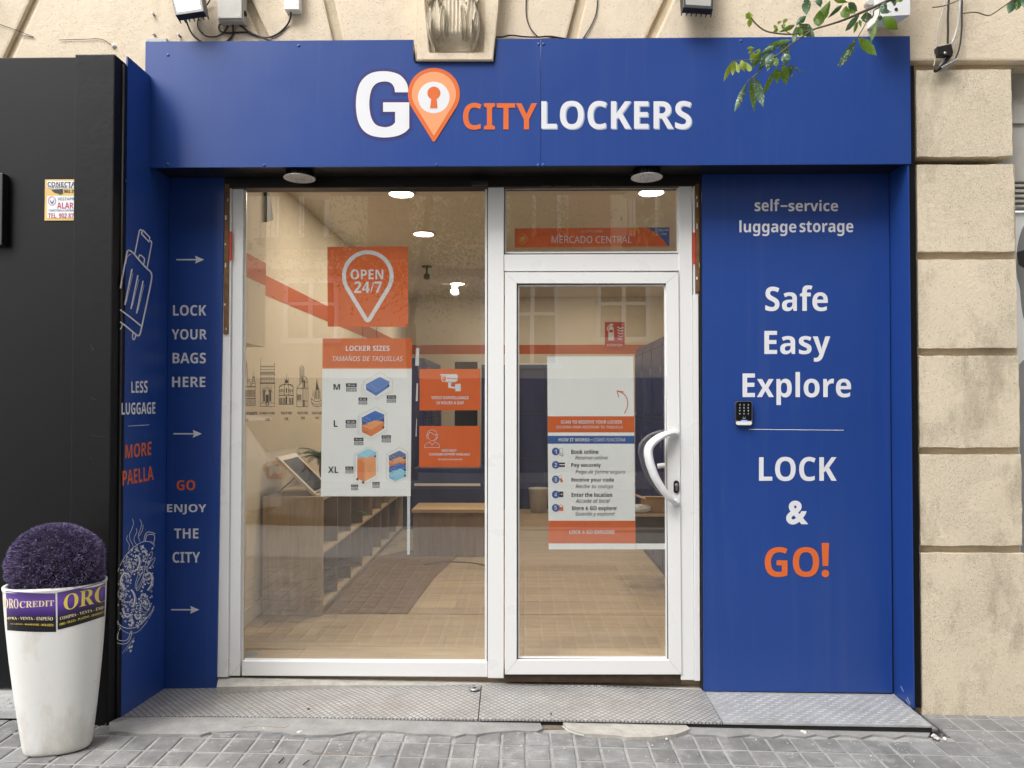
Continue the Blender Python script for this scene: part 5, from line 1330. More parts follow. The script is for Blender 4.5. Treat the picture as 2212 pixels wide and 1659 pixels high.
letters(t, 'lettering', [('VIDEO SURVEILLIANCE', cbox(d7, (1030, 630, 1372, 659))), ('24 HOURS A DAY', cbox(d7, (1076, 677, 1330, 706)))], mp, 'white_vinyl', 'sb', 1)
t, mp = board('poster', 'orange sign with a headset figure reading NEED HELP? CUSTOMER SUPPORT AVAILABLE', 'sign', cc(d7, [(919, 905), (1478, 905), (1477, 1285), (917, 1285)]), 'poster_orange')
bm = BM()
for pts, cl in ((ell(1037, 1000, 36, 42, 24, 20, 160), False), ([(1003, 985), (1010, 965), (1035, 968), (1050, 985), (1072, 985)], False), (ell(1037, 990, 46, 50, 24, 180, 360), False), ([(968, 1104), (970, 1080), (990, 1062), (1015, 1052), (1037, 1082), (1060, 1052), (1085, 1062), (1103, 1080), (1105, 1104)], True), ([(988, 985), (988, 1015), (1000, 1015), (1000, 985)], True), ([(1074, 985), (1074, 1015), (1087, 1015), (1087, 985)], True), ([(1080, 1015), (1072, 1035), (1045, 1036)], False)):
    L7(bm, pts, .9, 2, cl)
obj('headset_symbol', bm, 'white_vinyl', t)
letters(t, 'lettering', [('NEED HELP?', cbox(d7, (1127, 1119, 1263, 1143))), ('CUSTOMER SUPPORT AVAILABLE', cbox(d7, (1008, 1155, 1384, 1177)))], mp, 'white_vinyl', 'sb', 1)
bm = BM()
for k in range(16):
    x = 1092 + k * 14; h = (7, 12, 5, 10, 14, 9, 6)[k % 7]; L7(bm, [(x, 1215 - h), (x + 6, 1215 + h * .6), (x + 12, 1213 - h * .4)], .7, 2)
obj('faded_print', bm, 'white_vinyl', t)

t, mp = board('poster', 'long white instruction poster on the door with orange and blue bands', 'poster', cc(d1, [(376, 194), (957, 194), (972, 1497), (385, 1497)]), 'poster_white', 3.834)
def B1(name, pts, m, l=1): bm = BM(); poly(bm, cc(d1, pts), mp, l); return obj(name, bm, m, t)
B1('orange_band', [(379, 598), (963, 598), (964, 707), (380, 707)], 'poster_orange'); B1('blue_band', [(380, 730), (964, 730), (965, 783), (380, 783)], 'poster_blue'); B1('orange_band', [(384, 1303), (971, 1303), (972, 1456), (385, 1456)], 'poster_orange')
bm = BM(); slab(bm, [PY(*d1(x, y), 3.836) for x, y in ((973, 1458), (1180, 1458), (1180, 1496), (973, 1496))], (0, .0015, 0)); obj('bottom_tab', bm, 'poster_white', t)
bm = BM(); q = [d1(*p_) for p_ in ((897, 578), (915, 540), (920, 500), (905, 462), (880, 440), (850, 428))]; stroke(bm, [(a.x, a.y) for a in smooth_path([(x, y, 0) for x, y in q], 5)], 1.9, mp, 1); stroke(bm, cc(d1, [(892, 434), (848, 427), (858, 470)]), 1.9, mp, 1.4); obj('arrow', bm, 'orange_vinyl', t)
letters(t, 'lettering', [('SCAN TO RESERVE YOUR LOCKER', cbox(d1, (468, 625, 881, 648))), ('LOCK & GO EXPLORE!', cbox(d1, (526, 1366, 832, 1392))), ('HOW IT WORKS', cbox(d1, (453, 745, 661, 768)))], mp, 'white_vinyl')
bm = BM(); rect(bm, *cbox(d1, (667, 755, 681, 759)), mp, 2); obj('dash', bm, 'white_vinyl', t)
letters(t, 'lettering', [('ESCANEA PARA RESERVAR TU TAQUILLA', cbox(d1, (436, 662, 884, 685))), ('C\u00d3MO FUNCIONA', cbox(d1, (688, 736, 902, 768)))], mp, 'white_vinyl', 'si')
letters(t, 'lettering', [('Book online', cbox(d1, (538, 822, 721, 853))), ('Pay securely', cbox(d1, (538, 913, 737, 948))), ('Receive your code', cbox(d1, (539, 1013, 826, 1047))), ('Enter the location', cbox(d1, (540, 1113, 814, 1143))), ('Store & GO explore!', cbox(d1, (541, 1204, 847, 1240)))], mp, 'ink')
letters(t, 'lettering', [('Reserva online', cbox(d1, (565, 864, 785, 890))), ('Paga de forma segura', cbox(d1, (567, 959, 902, 993))), ('Recibe tu c\u00f3digo', cbox(d1, (567, 1056, 819, 1091))), ('Accede al local', cbox(d1, (568, 1154, 798, 1183))), ('Guarda y explora!', cbox(d1, (568, 1243, 831, 1276)))], mp, 'ink', 'si')
for i, y_ in enumerate((836, 926, 1024, 1126, 1216)):
    B1('number_disc', ell(433, y_, 26), 'poster_blue', 2); letters(t, 'lettering', [(str(i + 1), cbox(d1, (425, y_ - 14, 441, y_ + 14)))], mp, 'white_vinyl', 'sb', 3)
bm = BM(); stroke(bm, cc(d1, [(458, 816), (480, 816), (480, 862), (458, 862)]), .5, mp, 1, True); stroke(bm, cc(d1, [(462, 845), (470, 866), (484, 868), (482, 850)]), .5, mp, 1.5, True); obj('phone_symbol', bm, 'ink', t)
B1('card_symbol', [(453, 911), (495, 911), (495, 940), (453, 940)], 'ink', 1.5); B1('card_stripe', [(453, 922), (495, 922), (495, 928), (453, 928)], 'poster_white', 1.8)
bm = BM(); stroke(bm, cc(d1, ell(463, 1012, 12, 14)), .7, mp, 1, True); poly(bm, cc(d1, [(460, 1015), (468, 1015), (482, 1030), (480, 1044), (466, 1044)]), mp, 1.5); obj('touch_symbol', bm, 'orange_vinyl', t)
B1('door_symbol', [(456, 1106), (484, 1106), (484, 1144), (456, 1144)], 'ink', 1.5)
bm = BM(); stroke(bm, cc(d1, [(460, 1125), (478, 1125)]), .8, mp, 2); stroke(bm, cc(d1, [(471, 1118), (478, 1125), (471, 1132)]), .8, mp, 2.3); obj('arrow', bm, 'white_vinyl', t)
B1('padlock_symbol', [(452, 1210), (484, 1210), (484, 1236), (452, 1236)], 'orange_vinyl', 1.5)
bm = BM(); stroke(bm, cc(d1, ell(468, 1210, 11, 14, 12, 180, 360)), 1.2, mp, 1.3); obj('padlock_shackle', bm, 'orange_vinyl', t)

t, mp = board('poster', 'long orange strip reading MERCADO CENTRAL behind the transom glass', 'sign', cc(c6, [(295, 436), (1340, 428), (1340, 556), (295, 564)]), 'poster_orange', 3.87)
bm = BM(); poly(bm, cc(c6, [(1172, 429.5), (1338, 428.5), (1338, 555), (1325, 553), (1300, 515), (1255, 470), (1210, 442)]), mp, 1); obj('blue_corner', bm, 'poster_blue', t)
letters(t, 'lettering', [('MERCADO CENTRAL', cbox(c6, (545, 488, 1085, 535))), ], mp, 'white_vinyl', 'sr'); letters(t, 'lettering', [('GO CITY LOCKERS', cbox(c6, (741, 448, 887, 464))), ('YOU ARE', cbox(c6, (1264, 440, 1335, 456))), ('HERE', cbox(c6, (1280, 467, 1322, 482)))], mp, 'white_vinyl', 'sr')
bm = BM(); stroke(bm, cc(c6, ell(348, 507, 33, 33)), .6, mp, 1.5, True)
for k in range(9): stroke(bm, cc(c6, ell(348 + rnd.uniform(-14, 14), 507 + rnd.uniform(-14, 14), rnd.uniform(6, 13), rnd.uniform(6, 13), 10)), .5, mp, 2, True)
obj('orange_fruit_emblem', bm, 'label_gold', t)
for i, (a, b_, c_, d_) in enumerate(((881, 190, 918, 350), (886, 512, 908, 676), (884, 838, 897, 1000))):
    bm = BM(); poly(bm, cc(d7, [(a + 8, b_), (c_, b_), (c_ - 4, d_), (a, d_)]), face_y(3.834), 0); tag(obj('tape_strip', bm, 'tape_white'), ('pale strip of tape on the glass at the upper right of the LOCKER SIZES poster', 'pale strip of tape on the glass level with the M suitcase', 'short pale strip of tape on the glass level with the L suitcase')[i], 'tape', 'tape strips on the glass')
bm = BM(); x0, x1, z0, z1 = RY(879.5, 1072.5, 885.5, 1198, 3.845); box(bm, x0, x1, 3.845, 3.849, z0, z1); tag(obj('hanging_strip', bm, 'tape_white'), 'narrow white strip hanging below the right corner of the LOCKER SIZES poster', 'strip')

# ================================================================== BLACK SHOP NEXT DOOR (left)
bs = thing('black_shopfront', 'plain black painted shopfront of the neighbour at the left edge', 'shopfront', (-2.3, 3.3, 0))
YBP, YBW = 3.275, 3.44
xr = -1.868
xl0 = PY(158, 500, YBP).x; xf = (PY(250, 120, YBP).x + PY(230, 1565, YBP).x) / 2
zpt = PY(205, 117, YBP).z
bm = BM(); box(bm, xl0, xf, YBP, 3.62, -.10, zpt, .006); obj('pillar', bm, 'black_paint', bs)
bm = BM(); box(bm, xf + .0005, xr - .010, YBP + .07, 3.62, -.10, zpt - .012, .003); obj('pillar_trim', bm, 'black_paint', bs)
bm = BM(); tube(bm, [(xf + .004, YBP + .066, -.05), (xf + .005, YBP + .067, .9), (xf + .004, YBP + .066, 1.6), (xf + .004, YBP + .066, zpt - .02)], .007, 6); obj('sealant_seam', bm, 'black_plastic', bs)
zw = PY(80, 124, YBW).z; zlow = PY(15, 1484, YBW).z
bm = BM(); box(bm, -5.5, xl0 + .05, YBW, 3.60, zlow, zw, .004); obj('wall_panel', bm, 'black_panel', bs)
bm = BM(); q0 = PY(4, 375, YBW - .03); q1 = PY(7, 530, YBW - .03); box(bm, q0.x - .5, q1.x, YBW - .04, YBW - .0005, q1.z, q0.z, .004); obj('shutter_box', bm, 'black_plastic', bs)
bm = BM(); a, b_ = PY(0, 1489, YBW), PY(32, 1537, 3.29)
slab(bm, [(-5, YBW + .05, a.z), (xl0, YBW + .05, a.z), (xl0, 3.305, b_.z), (-5, 3.305, b_.z)], (0, 0, -.006))
box(bm, -5, xl0, 3.297, 3.305, b_.z - .035, b_.z, .002); st_ = obj('step_sheet', bm, 'tread_plate', bs)
bm = BM(); box(bm, -5, xl0, 3.31, 3.43, -.06, b_.z - .036); obj('step_riser', bm, 'black_paint', bs)
bm = BM()
for k in range(60):
    x = xl0 - .02 - (k % 12) * .03; y = 3.32 + (k // 12) * .03; z = b_.z + (a.z - b_.z) * (y - 3.305) / (YBW + .05 - 3.305)
    an = R(35 if (k + k // 12) % 2 else -35); tube(bm, [(x - .01 * math.cos(an), y - .01 * math.sin(an), z + .0005), (x + .01 * math.cos(an), y + .01 * math.sin(an), z + .0005)], .002, 4)
sb_ = obj('tread_bars', bm, 'steel', st_)
bmk = face_y(YBP)
for (x0_, y0_, x1_, y1_) in ((565, 612, 582, 650), (575, 640, 583, 652), (565, 945, 600, 960), (560, 1178, 655, 1190), (560, 1318, 575, 1328)):
    bm = BM(); q0, q1 = c4(x0_, y0_), c4(x1_, y1_); stroke(bm, [q0, ((q0[0] + q1[0]) / 2, (q0[1] + q1[1]) / 2 + 1.0), q1], .7, bmk, .5); obj('scratch', bm, 'iron', bs)
# alarm plaque
al = thing('alarm_plaque', 'yellow and white alarm company plaque on the black wall, cut off by the pillar', 'plaque', PY(128, 432, YBW))
am = face_y(YBW - .004)
def AC(b): return cbox(c1, b)
bm = BM(); u0, v0, u1, v1 = AC((283, 1135, 560, 1395)); x0, x1, z0, z1 = RY(u0, v0, u1, v1, YBW - .004); box(bm, x0, x1, YBW - .004, YBW - .0005, z0, z1, .0012); obj('plate', bm, 'plaque_yellow', al)
bm = BM(); rect(bm, *AC((298, 1240, 540, 1380)), am, 1); obj('white_field', bm, 'white_vinyl', al)
bm = BM(); rect(bm, *AC((298, 1145, 540, 1195)), am, 1); obj('white_field', bm, 'white_vinyl', al)
letters(al, 'lettering', [('CONECTA', AC((302, 1152, 478, 1180)), 'sb'), ('CON CENTRAL DE AL', AC((303, 1179, 486, 1192)), 'sb'), ('902 20', AC((406, 1200, 478, 1220)), 'sb')], am, 'ink')
bm = BM(); poly(bm, cc(c1, [(325, 1200), (398, 1196), (398, 1225), (380, 1232), (368, 1225), (350, 1222), (335, 1212)]), am, 2); obj('bird_emblem', bm, 'ink', al)
bm = BM(); stroke(bm, cc(c1, ell(330, 1272, 23, 27)), 1.2, am, 2, True); obj('round_emblem', bm, 'plaque_red', al)
bm = BM(); poly(bm, cc(c1, [(315, 1262), (330, 1280), (345, 1258), (338, 1285), (330, 1293), (320, 1283)]), am, 2.5); obj('emblem_mark', bm, 'plaque_teal', al)
letters(al, 'lettering', [('VESTAPRO', AC((365, 1250, 490, 1268))), ('CONECTADA A CENTRAL', AC((309, 1325, 470, 1339)))], am, 'plaque_teal')
letters(al, 'lettering', [('ALARM', AC((362, 1282, 500, 1320))), ('TEL. 902 879', AC((306, 1350, 484, 1380)))], am, 'plaque_red')

# ================================================================== PLANT POT
px_, py_, yaw = (PG(118, 1620).x + .0), 3.055, R(17)
cx_ = PY(121, 1262, py_).x; cb_ = PY(126, 1600, py_).x
zrim = PY(121, 1257, py_).z; zbase = zp(cb_) + .0015
pot = thing('plant_pot', 'tall white oval plant pot with a purple and black label round its top', 'plant pot', (cb_, py_, zbase))
def pot_pt(t, h, dr=0):
    """h 0..1 from base to rim"""
    k = h; a = .125 + (.188 - .125) * (1 - (1 - k) ** 1.5) + dr; b_ = .082 + (.125 - .082) * (1 - (1 - k) ** 1.5) + dr
    ct, s_ = math.cos(t), math.sin(t); n = 2.5
    x = a * math.copysign(abs(ct) ** (2 / n), ct); y = b_ * math.copysign(abs(s_) ** (2 / n), s_)
    cx = cb_ + (cx_ - cb_) * k
    return Vector((cx + x * math.cos(yaw) - y * math.sin(yaw), py_ + x * math.sin(yaw) + y * math.cos(yaw), zbase + (zrim - zbase) * h))
bm = BM(); NSEG = 72; prev = None
prof = [(0, -.012), (.006, -.003), (.02, 0)] + [(i / 20, 0) for i in range(1, 20)] + [(.975, 0), (.985, .003), (.998, .003), (1.0, 0), (1.0, -.012), (.97, -.016), (.9, -.016)]
for h, dr in prof:
    ring = [bm.verts.new(pot_pt(2 * math.pi * k / NSEG, h, dr)) for k in range(NSEG)]
    if prev:
        for k in range(NSEG): bm.faces.new((prev[k], prev[(k + 1) % NSEG], ring[(k + 1) % NSEG], ring[k])).smooth = True
    else: bm.faces.new(ring[::-1])
    prev = ring
bm.faces.new(prev)
tmp = bm.copy(); bmesh.ops.triangulate(tmp, faces=tmp.faces); bvh = BVHTree.FromBMesh(tmp); tmp.free()
obj('pot_body', bm, 'pot_white', pot, 'keep')
def on_pot(u, v, l=1):
    d = ray(u, v).normalized(); h = bvh.ray_cast(_org, d)
    return None if h[0] is None else h[0] + h[1] * (.0008 * l) * (1 if h[1].dot(d) < 0 else -1)
def wrap(name, quad, m, nu=26, nv=10, l=1, sag=0):
    bm = BM(); uvl = bm.loops.layers.uv.new('UVMap'); TL, TR, BR, BL = [Vector(q) for q in quad]; g = []
    for j in range(nv + 1):
        row = []
        for i in range(nu + 1):
            a, b_ = i / nu, j / nv
            p_ = (TL * (1 - a) + TR * a) * (1 - b_) + (BL * (1 - a) + BR * a) * b_
            w3 = on_pot(p_.x, p_.y + sag * math.sin(math.pi * a), l); row.append((bm.verts.new(w3), a, 1 - b_) if w3 else None)
        g.append(row)
    for j in range(nv):
        for i in range(nu):
            q = (g[j][i], g[j][i + 1], g[j + 1][i + 1], g[j + 1][i])
            if any(x is None for x in q): continue
            f = bm.faces.new([x[0] for x in q]); f.smooth = True
            for lp_, x in zip(f.loops, q): lp_[uvl].uv = (x[1], x[2])
    return obj(name, bm, m, pot, 'keep')
P7q = lambda *p_: cc(c7, p_)
wrap('label', P7q((36, 596), (332, 611), (337, 842), (44, 832)), 'label_print', l=1, sag=1.5)
wrap('label', P7q((344, 606), (632, 538), (626, 748), (346, 830)), 'label_print', l=1, sag=1.5)
def plet(lines, m):
    for s, q, st in lines:
        bm = BM(); text(bm, s, P7q(*q), on_pot, st, 2); obj('lettering', bm, m, pot)
plet([('ORO', ((384, 622), (658, 552), (652, 655), (382, 716)), 'fb')], 'label_gold')
plet([('ORO', ((22, 640), (112, 644), (113, 701), (24, 700)), 'fb'), ('CREDIT', ((119, 658), (325, 652), (324, 686), (119, 699)), 'fb'), ('COMPRA - VENTA - EMPE\u00d1O', ((2, 748), (318, 746), (318, 774), (4, 765)), 'fb'),
      ('COMPRA - VENTA - EMPE\u00d1O', ((359, 748), (672, 668), (670, 690), (360, 772)), 'fb')], 'label_cream')
plet([('ORO - PLATA - PLATINO - DIAMANTE - RELOJES', ((-50, 790), (321, 793), (320, 810), (-48, 790)), 'fb'), ('ORO - PLATA - PLATINO - DIAMANTE - RELOJES', ((358, 790), (712, 692), (710, 706), (359, 806)), 'fb')], 'label_gold')
# purple artificial box ball in the pot
bm = BM(); tl = bm.loops.layers.float_color.new('tone')
ztop = PY(120, 1131, py_).z; bz = zrim - .012
rb = random.Random(11)
core = []
def ball_r(q): return (1 - .10 * ((.3 - q) / .3) ** 2) if q < .3 else math.sqrt(max(0, 1 - ((q - .3) / .7) ** 2.3))
BH = ztop - bz
for j in range(13):
    q = (j / 12) ** .7; q = min(.97, q); ring = []
    for k in range(32):
        t = 2 * math.pi * k / 32; ring.append(bm.verts.new((cx_ + .190 * ball_r(q) * math.cos(t), py_ + .115 * ball_r(q) * math.sin(t), bz + (BH - .010) * q)))
    core.append(ring)
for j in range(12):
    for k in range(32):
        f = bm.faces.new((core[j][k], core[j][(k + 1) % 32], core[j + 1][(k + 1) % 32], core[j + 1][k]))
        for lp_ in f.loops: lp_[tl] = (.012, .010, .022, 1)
for k in range(24000):
    t = rb.uniform(0, 2 * math.pi); q = rb.random() ** .8; r_ = ball_r(q)
    nz = -.25 if q < .2 else (q - .3) / .7
    n = Vector((math.cos(t) * r_ / .2, math.sin(t) * r_ / .13, nz / BH)).normalized()
    lump = 1 + .030 * math.sin(t * 5 + q * 9) + .022 * math.sin(t * 13 - q * 17) + (rb.uniform(.0, .05) if rb.random() < .05 else 0)
    b_ = Vector((cx_ + .200 * lump * r_ * math.cos(t), py_ + .123 * lump * r_ * math.sin(t), bz + BH * q))
    d = (n + Vector((rb.uniform(-.7, .7), rb.uniform(-.7, .7), rb.uniform(-.5, .8)))).normalized()
    ln = rb.uniform(.010, .019); w = rb.uniform(.0010, .0020); sd_ = d.cross(Vector((rb.uniform(-1, 1), rb.uniform(-1, 1), rb.uniform(-1, 1)))).normalized() * w
    b_ = b_ - d * .010
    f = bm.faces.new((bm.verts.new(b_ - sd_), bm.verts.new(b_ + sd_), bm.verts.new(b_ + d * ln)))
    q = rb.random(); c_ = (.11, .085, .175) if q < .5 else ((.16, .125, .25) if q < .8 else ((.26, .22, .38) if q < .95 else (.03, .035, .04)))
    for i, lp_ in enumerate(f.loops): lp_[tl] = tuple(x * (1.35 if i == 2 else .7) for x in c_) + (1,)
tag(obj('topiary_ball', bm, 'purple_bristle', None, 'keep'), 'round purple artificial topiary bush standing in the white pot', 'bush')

# ================================================================== FITTINGS ON THE WALL ABOVE THE SIGN
YW = Y_WALL
def on_wall(pts, f, dy=.006): return [PY(*f(x, y), YW - (d_[0] if (d_ := r_) else dy)) for x, y, *r_ in pts]
def cable(label, f, pts, r=.0042, m='rubber', name='cable', base=.006):
    bm = BM(); P = [PY(*f(p_[0], p_[1]), YW - (p_[2] if len(p_) > 2 else base)) for p_ in pts]
    tube(bm, smooth_path(P, 8), r, 8); return tag(obj(name, bm, m), label, 'cable')
def floodlight(label, quad, yc, tilt):
    t = thing('floodlight', label, 'floodlight', PY(*quad[0], yc), 'black floodlights above the sign')
    pts = [PY(u, v, yc - dy) for (u, v), dy in zip(quad, tilt)]
    cen = sum(pts, Vector()) / 4; n = (pts[1] - pts[0]).cross(pts[3] - pts[0]).normalized(); n = n if n.y < 0 else -n
    bm = BM(); slab(bm, pts, n * -.035, 0, .004); obj('casing', bm, 'black_plastic', t)
    for k_, (s, m_, dz, nm) in enumerate(((.84, 'lens_grey', .001, 'reflector'), (.42, 'grey_plastic', .0016, 'led_plate'))):
        bm = BM(); poly_ = [cen + (p_ - cen) * s + n * dz for p_ in pts]; bm.faces.new([bm.verts.new(p_) for p_ in poly_]); obj(nm, bm, m_, t)
    bm = BM()
    for j in range(7):
        a_ = pts[0] * (1 - j / 6) + pts[1] * (j / 6) - n * .036; b_ = pts[3] * (1 - j / 6) + pts[2] * (j / 6) - n * .036
        slab(bm, [a_, a_ + (pts[1] - pts[0]).normalized() * .004, b_ + (pts[1] - pts[0]).normalized() * .004, b_], n * -.018)
    obj('cooling_fins', bm, 'black_plastic', t)
    bm = BM(); m2 = (pts[0] + pts[1]) / 2 - n * .04; tube(bm, [pts[1] - n * .02 + (pts[1] - pts[0]).normalized() * .012, pts[1] - n * .05 + Vector((.015, .0, .03)), Vector((m2.x, YW - .004, m2.z + .05))], .007, 6); obj('bracket', bm, 'rubber', t)
    return t
floodlight('black floodlight with pale glass at the top left, above the LOCK YOUR BAGS panel', [(364, -30), (430, -36), (440, 24), (379, 33)], YW - .10, (0, 0, .05, .05))
floodlight('black floodlight at the top edge above the letters LOCKERS', [(1472, -60), (1546, -58), (1540, 20), (1476, 16)], YW - .10, (0, 0, .05, .05))
jb = thing('junction_box', 'grey cable junction box with black wires coming out below, left of the keystone', 'junction box', PY(497, 20, YW))
bm = BM(); x0, x1, z0, z1 = RY(470, -60, 524, 44, YW - .06); box(bm, x0, x1, YW - .055, YW - .001, z0, z1, .006); obj('box_body', bm, 'grey_plastic', jb)
bm = BM(); box(bm, x0 + .002, x1 - .002, YW - .066, YW - .0555, z0 + .008, z1, .004); obj('box_lid', bm, 'grey_plastic', jb)
for xx in (x0 + .014, x1 - .014): bm = BM(); dome(bm, (xx, YW - .066, z0 + .02), .004, .002); obj('screw', bm, 'steel', jb)
bm = BM(); lathe(bm, [(.012, 0), (.014, .006), (.008, .008)], (x1, YW - .03, z0 + .05), 'X', 14); obj('cable_gland', bm, 'rubber', jb)
wb = thing('sensor_box', 'small white plastic box with a cable below it, between junction box and keystone', 'box', PY(630, 10, YW))
bm = BM(); x0, x1, z0, z1 = RY(614, -60, 646, 20, YW - .05); box(bm, x0, x1, YW - .05, YW - .001, z0, z1, .003); obj('box_body', bm, 'white_plastic', wb)
for xx in (x0 + .010, x1 - .010): bm = BM(); dome(bm, (xx, YW - .05, z0 + .022), .003, .0015); obj('screw', bm, 'grey_plastic', wb)
cable('black cable dropping from the left floodlight to behind the blue sign', c1, [(1170, 95, .1), (1185, 150, .03), (1215, 215, .01), (1260, 255), (1310, 276), (1400, 280, -.005)])
cable('thin black cable looping from the floodlight bracket round to the junction box', c1, [(1330, 0, .02), (1290, 60), (1255, 120), (1255, 180), (1300, 225), (1360, 232), (1410, 210), (1440, 165), (1446, 130, .03)], .0032)
cable('short black cable curling out of the junction box to the left', c1, [(1456, 128, .03), (1420, 140, .02), (1388, 160), (1390, 190), (1430, 208), (1500, 205), (1560, 205), (1620, 225), (1690, 238), (1760, 212), (1815, 160), (1838, 110, .02), (1840, 62, .025)])
cable('black cable running from the junction box down behind the sign', c1, [(1466, 128, .03), (1474, 170, .012), (1470, 220), (1440, 258), (1400, 282, -.005)])
cable('black cable slanting from the junction box to the sign top further right', c1, [(1474, 126, .03), (1520, 160, .012), (1580, 205), (1650, 235), (1720, 262), (1770, 276, -.005)], .005)
cable('thin black cable loop on the stucco right of the keystone, falling side', c2, [(1196, -60), (1190, 40), (1195, 110), (1215, 165), (1245, 205), (1268, 225, -.004)], .0028)
cable('thin dark cable curve on the stucco between the two right-hand joints', c2, [(1616, -60), (1618, 20), (1608, 90), (1580, 155), (1545, 212), (1530, 235, -.004)], .0028)
cable('black cables lying along the top edge of the sign right of the keystone', c2, [(1005, 160, .02), (1004, 215, .012), (1040, 222, .012), (1100, 212, .010), (1180, 220, .009), (1260, 222, .008), (1330, 218, .006), (1400, 228, .0), (1460, 238, -.004)], .004)
cable('black cable from the right floodlight down to the sign edge', c3, [(70, 40, .06), (72, 110, .01), (68, 170), (45, 215), (20, 232), (-40, 240, -.004)])
cable('thin grey cable looping off the wall right of the second floodlight', c3, [(275, 48, .002), (300, 80), (308, 120), (290, 165), (240, 205), (170, 225), (80, 232), (0, 236, .0)], .0035)
cable('fine dark wire running along the left stucco to a white stud', c1, [(375, 253), (450, 250), (540, 248), (620, 245), (660, 255), (700, 280), (722, 292)], .0015)
cable('fine hooked wire at the far left of the stucco', c1, [(-40, 140), (60, 175), (140, 205), (212, 234), (170, 228), (133, 227)], .0015)
bm = BM(); dome(bm, PY(*c1(722, 292), YW), .013, .012); tag(obj('wall_stud', bm, 'chip_white'), 'small white cable stud on the stucco left of the sign', 'stud')
bm = BM(); x0, x1, z0, z1 = RY(314, 82, 360, 99, YW - .012); box(bm, x0, x1, YW - .014, YW - .001, z0 - .02, z1, .003); gb = tag(obj('wall_bracket', bm, 'grey_plastic'), 'short grey steel bracket above the left corner of the sign', 'bracket')
for u in (320, 351): bm = BM(); p_ = PY(u, 91, YW - .0145); lathe(bm, [(.005, .001), (.005, -.001)], p_, 'Y', 10); o = obj('bolt_hole', bm, 'rubber'); o.parent = gb
for i, (x, y) in enumerate(((975, 95), (980, 225), (1138, 228))):
    bm = BM(); p_ = PY(*c1(x, y), YW); lathe(bm, [(.006, .002), (.006, -.02), (.004, -.022)], p_, 'Y', 10); tag(obj('wall_bolt', bm, 'steel'), ('rusty bolt stub in the stucco below the left floodlight', 'bolt stub just above the left corner of the sign', 'small bolt stub under the looping floodlight cable')[i], 'bolt', 'bolt stubs in the stucco')
# white metal box at the top right and the cable bundle
mb = thing('metal_box', 'white metal box with drilled holes above the right end of the sign', 'box', PY(1915, 40, YW))
bm = BM(); q = [PY(1905, -20, YW - .20), PY(1968, -20, YW - .20), PY(1967, 33, YW - .20), PY(1906, 37, YW - .20)]; r_ = [PY(1878, -90, YW - .004), PY(1932, -90, YW - .004), PY(1930, 60, YW - .004), PY(1868, 68, YW - .004)]
q[0].z += .2; q[1].z += .2
hexa(bm, [r_[3], r_[2], q[2], q[3], r_[0], r_[1], q[1], q[0]]); bmesh.ops.bevel(bm, geom=list(bm.edges), offset=.003, segments=2, affect='EDGES'); obj('box_body', bm, 'white_plastic', mb)
for (u, v) in ((1936, 20),): bm = BM(); lathe(bm, [(.008, .002), (.008, -.001)], PY(u, v, YW - .2015), 'Y', 14); obj('drilled_hole', bm, 'rubber', mb)
bm = BM(); lathe(bm, [(.02, 0), (.02, -.03), (.014, -.034)], PY(1874, 12, YW - .06), 'Y', 16); obj('round_socket', bm, 'grey_plastic', mb)
YC = Y_PIER - .03
def cable2(label, f, pts, r, m='rubber'):
    bm = BM(); tube(bm, smooth_path([PY(*f(p_[0], p_[1]), YC - .006) for p_ in pts], 8), r, 8); return tag(obj('cable', bm, m), label, 'cable')
cable2('thick pale cable hanging down the pier top into the black clamp', c3, [(1800, -60), (1795, 60), (1780, 180), (1750, 270), (1715, 350), (1670, 420), (1655, 440)], .006, 'grey_plastic')
cable2('dark cable hanging behind the black clamp at the top right', c3, [(1730, -60), (1722, 100), (1722, 200), (1720, 275)], .005)
cable2('pale loose cable at the left of the clamp bundle', c3, [(1718, -60), (1690, 60), (1660, 180), (1648, 290), (1640, 380), (1630, 420)], .003, 'grey_plastic')
cable2('dark cable looping at the right of the clamp bundle', c3, [(1812, -60), (1810, 80), (1808, 200), (1795, 300), (1770, 370)], .004)
cable2('black bundle of cables leaving the clamp towards the wall hole', c3, [(1740, 345), (1700, 395), (1665, 432), (1640, 450)], .010)
bm = BM(); P_ = [PY(*c3(x, y), YC - .03) for x, y in ((1655, 295), (1745, 275), (1758, 335), (1735, 352), (1660, 350))]; slab(bm, P_, (0, .03, 0), 0, .004); bm2 = tag(obj('cable_clamp', bm, 'black_plastic'), 'black plastic cable clamp at the top of the stucco pier', 'clamp')
bm = BM(); dome(bm, PY(*c3(1705, 335), YC - .0305), .007, .003); o = obj('screw', bm, 'steel'); o.parent = bm2
bm = BM(); a, b_ = PY(*c3(1672, 440), YC - .01), PY(*c3(1775, 385), YC - .012); ax = (b_ - a).normalized(); s1 = ax.cross(Vector((0, 1, 0))).normalized(); P_ = []
for k in range(121): t = k / 120; P_.append(a + (b_ - a) * t + (s1 * math.cos(t * 62.8) + Vector((0, 1, 0)) * math.sin(t * 62.8)) * .011)
tube(bm, P_, .0022, 5); tag(obj('spring_conduit', bm, 'steel'), 'coiled steel spring conduit below the black clamp', 'conduit')

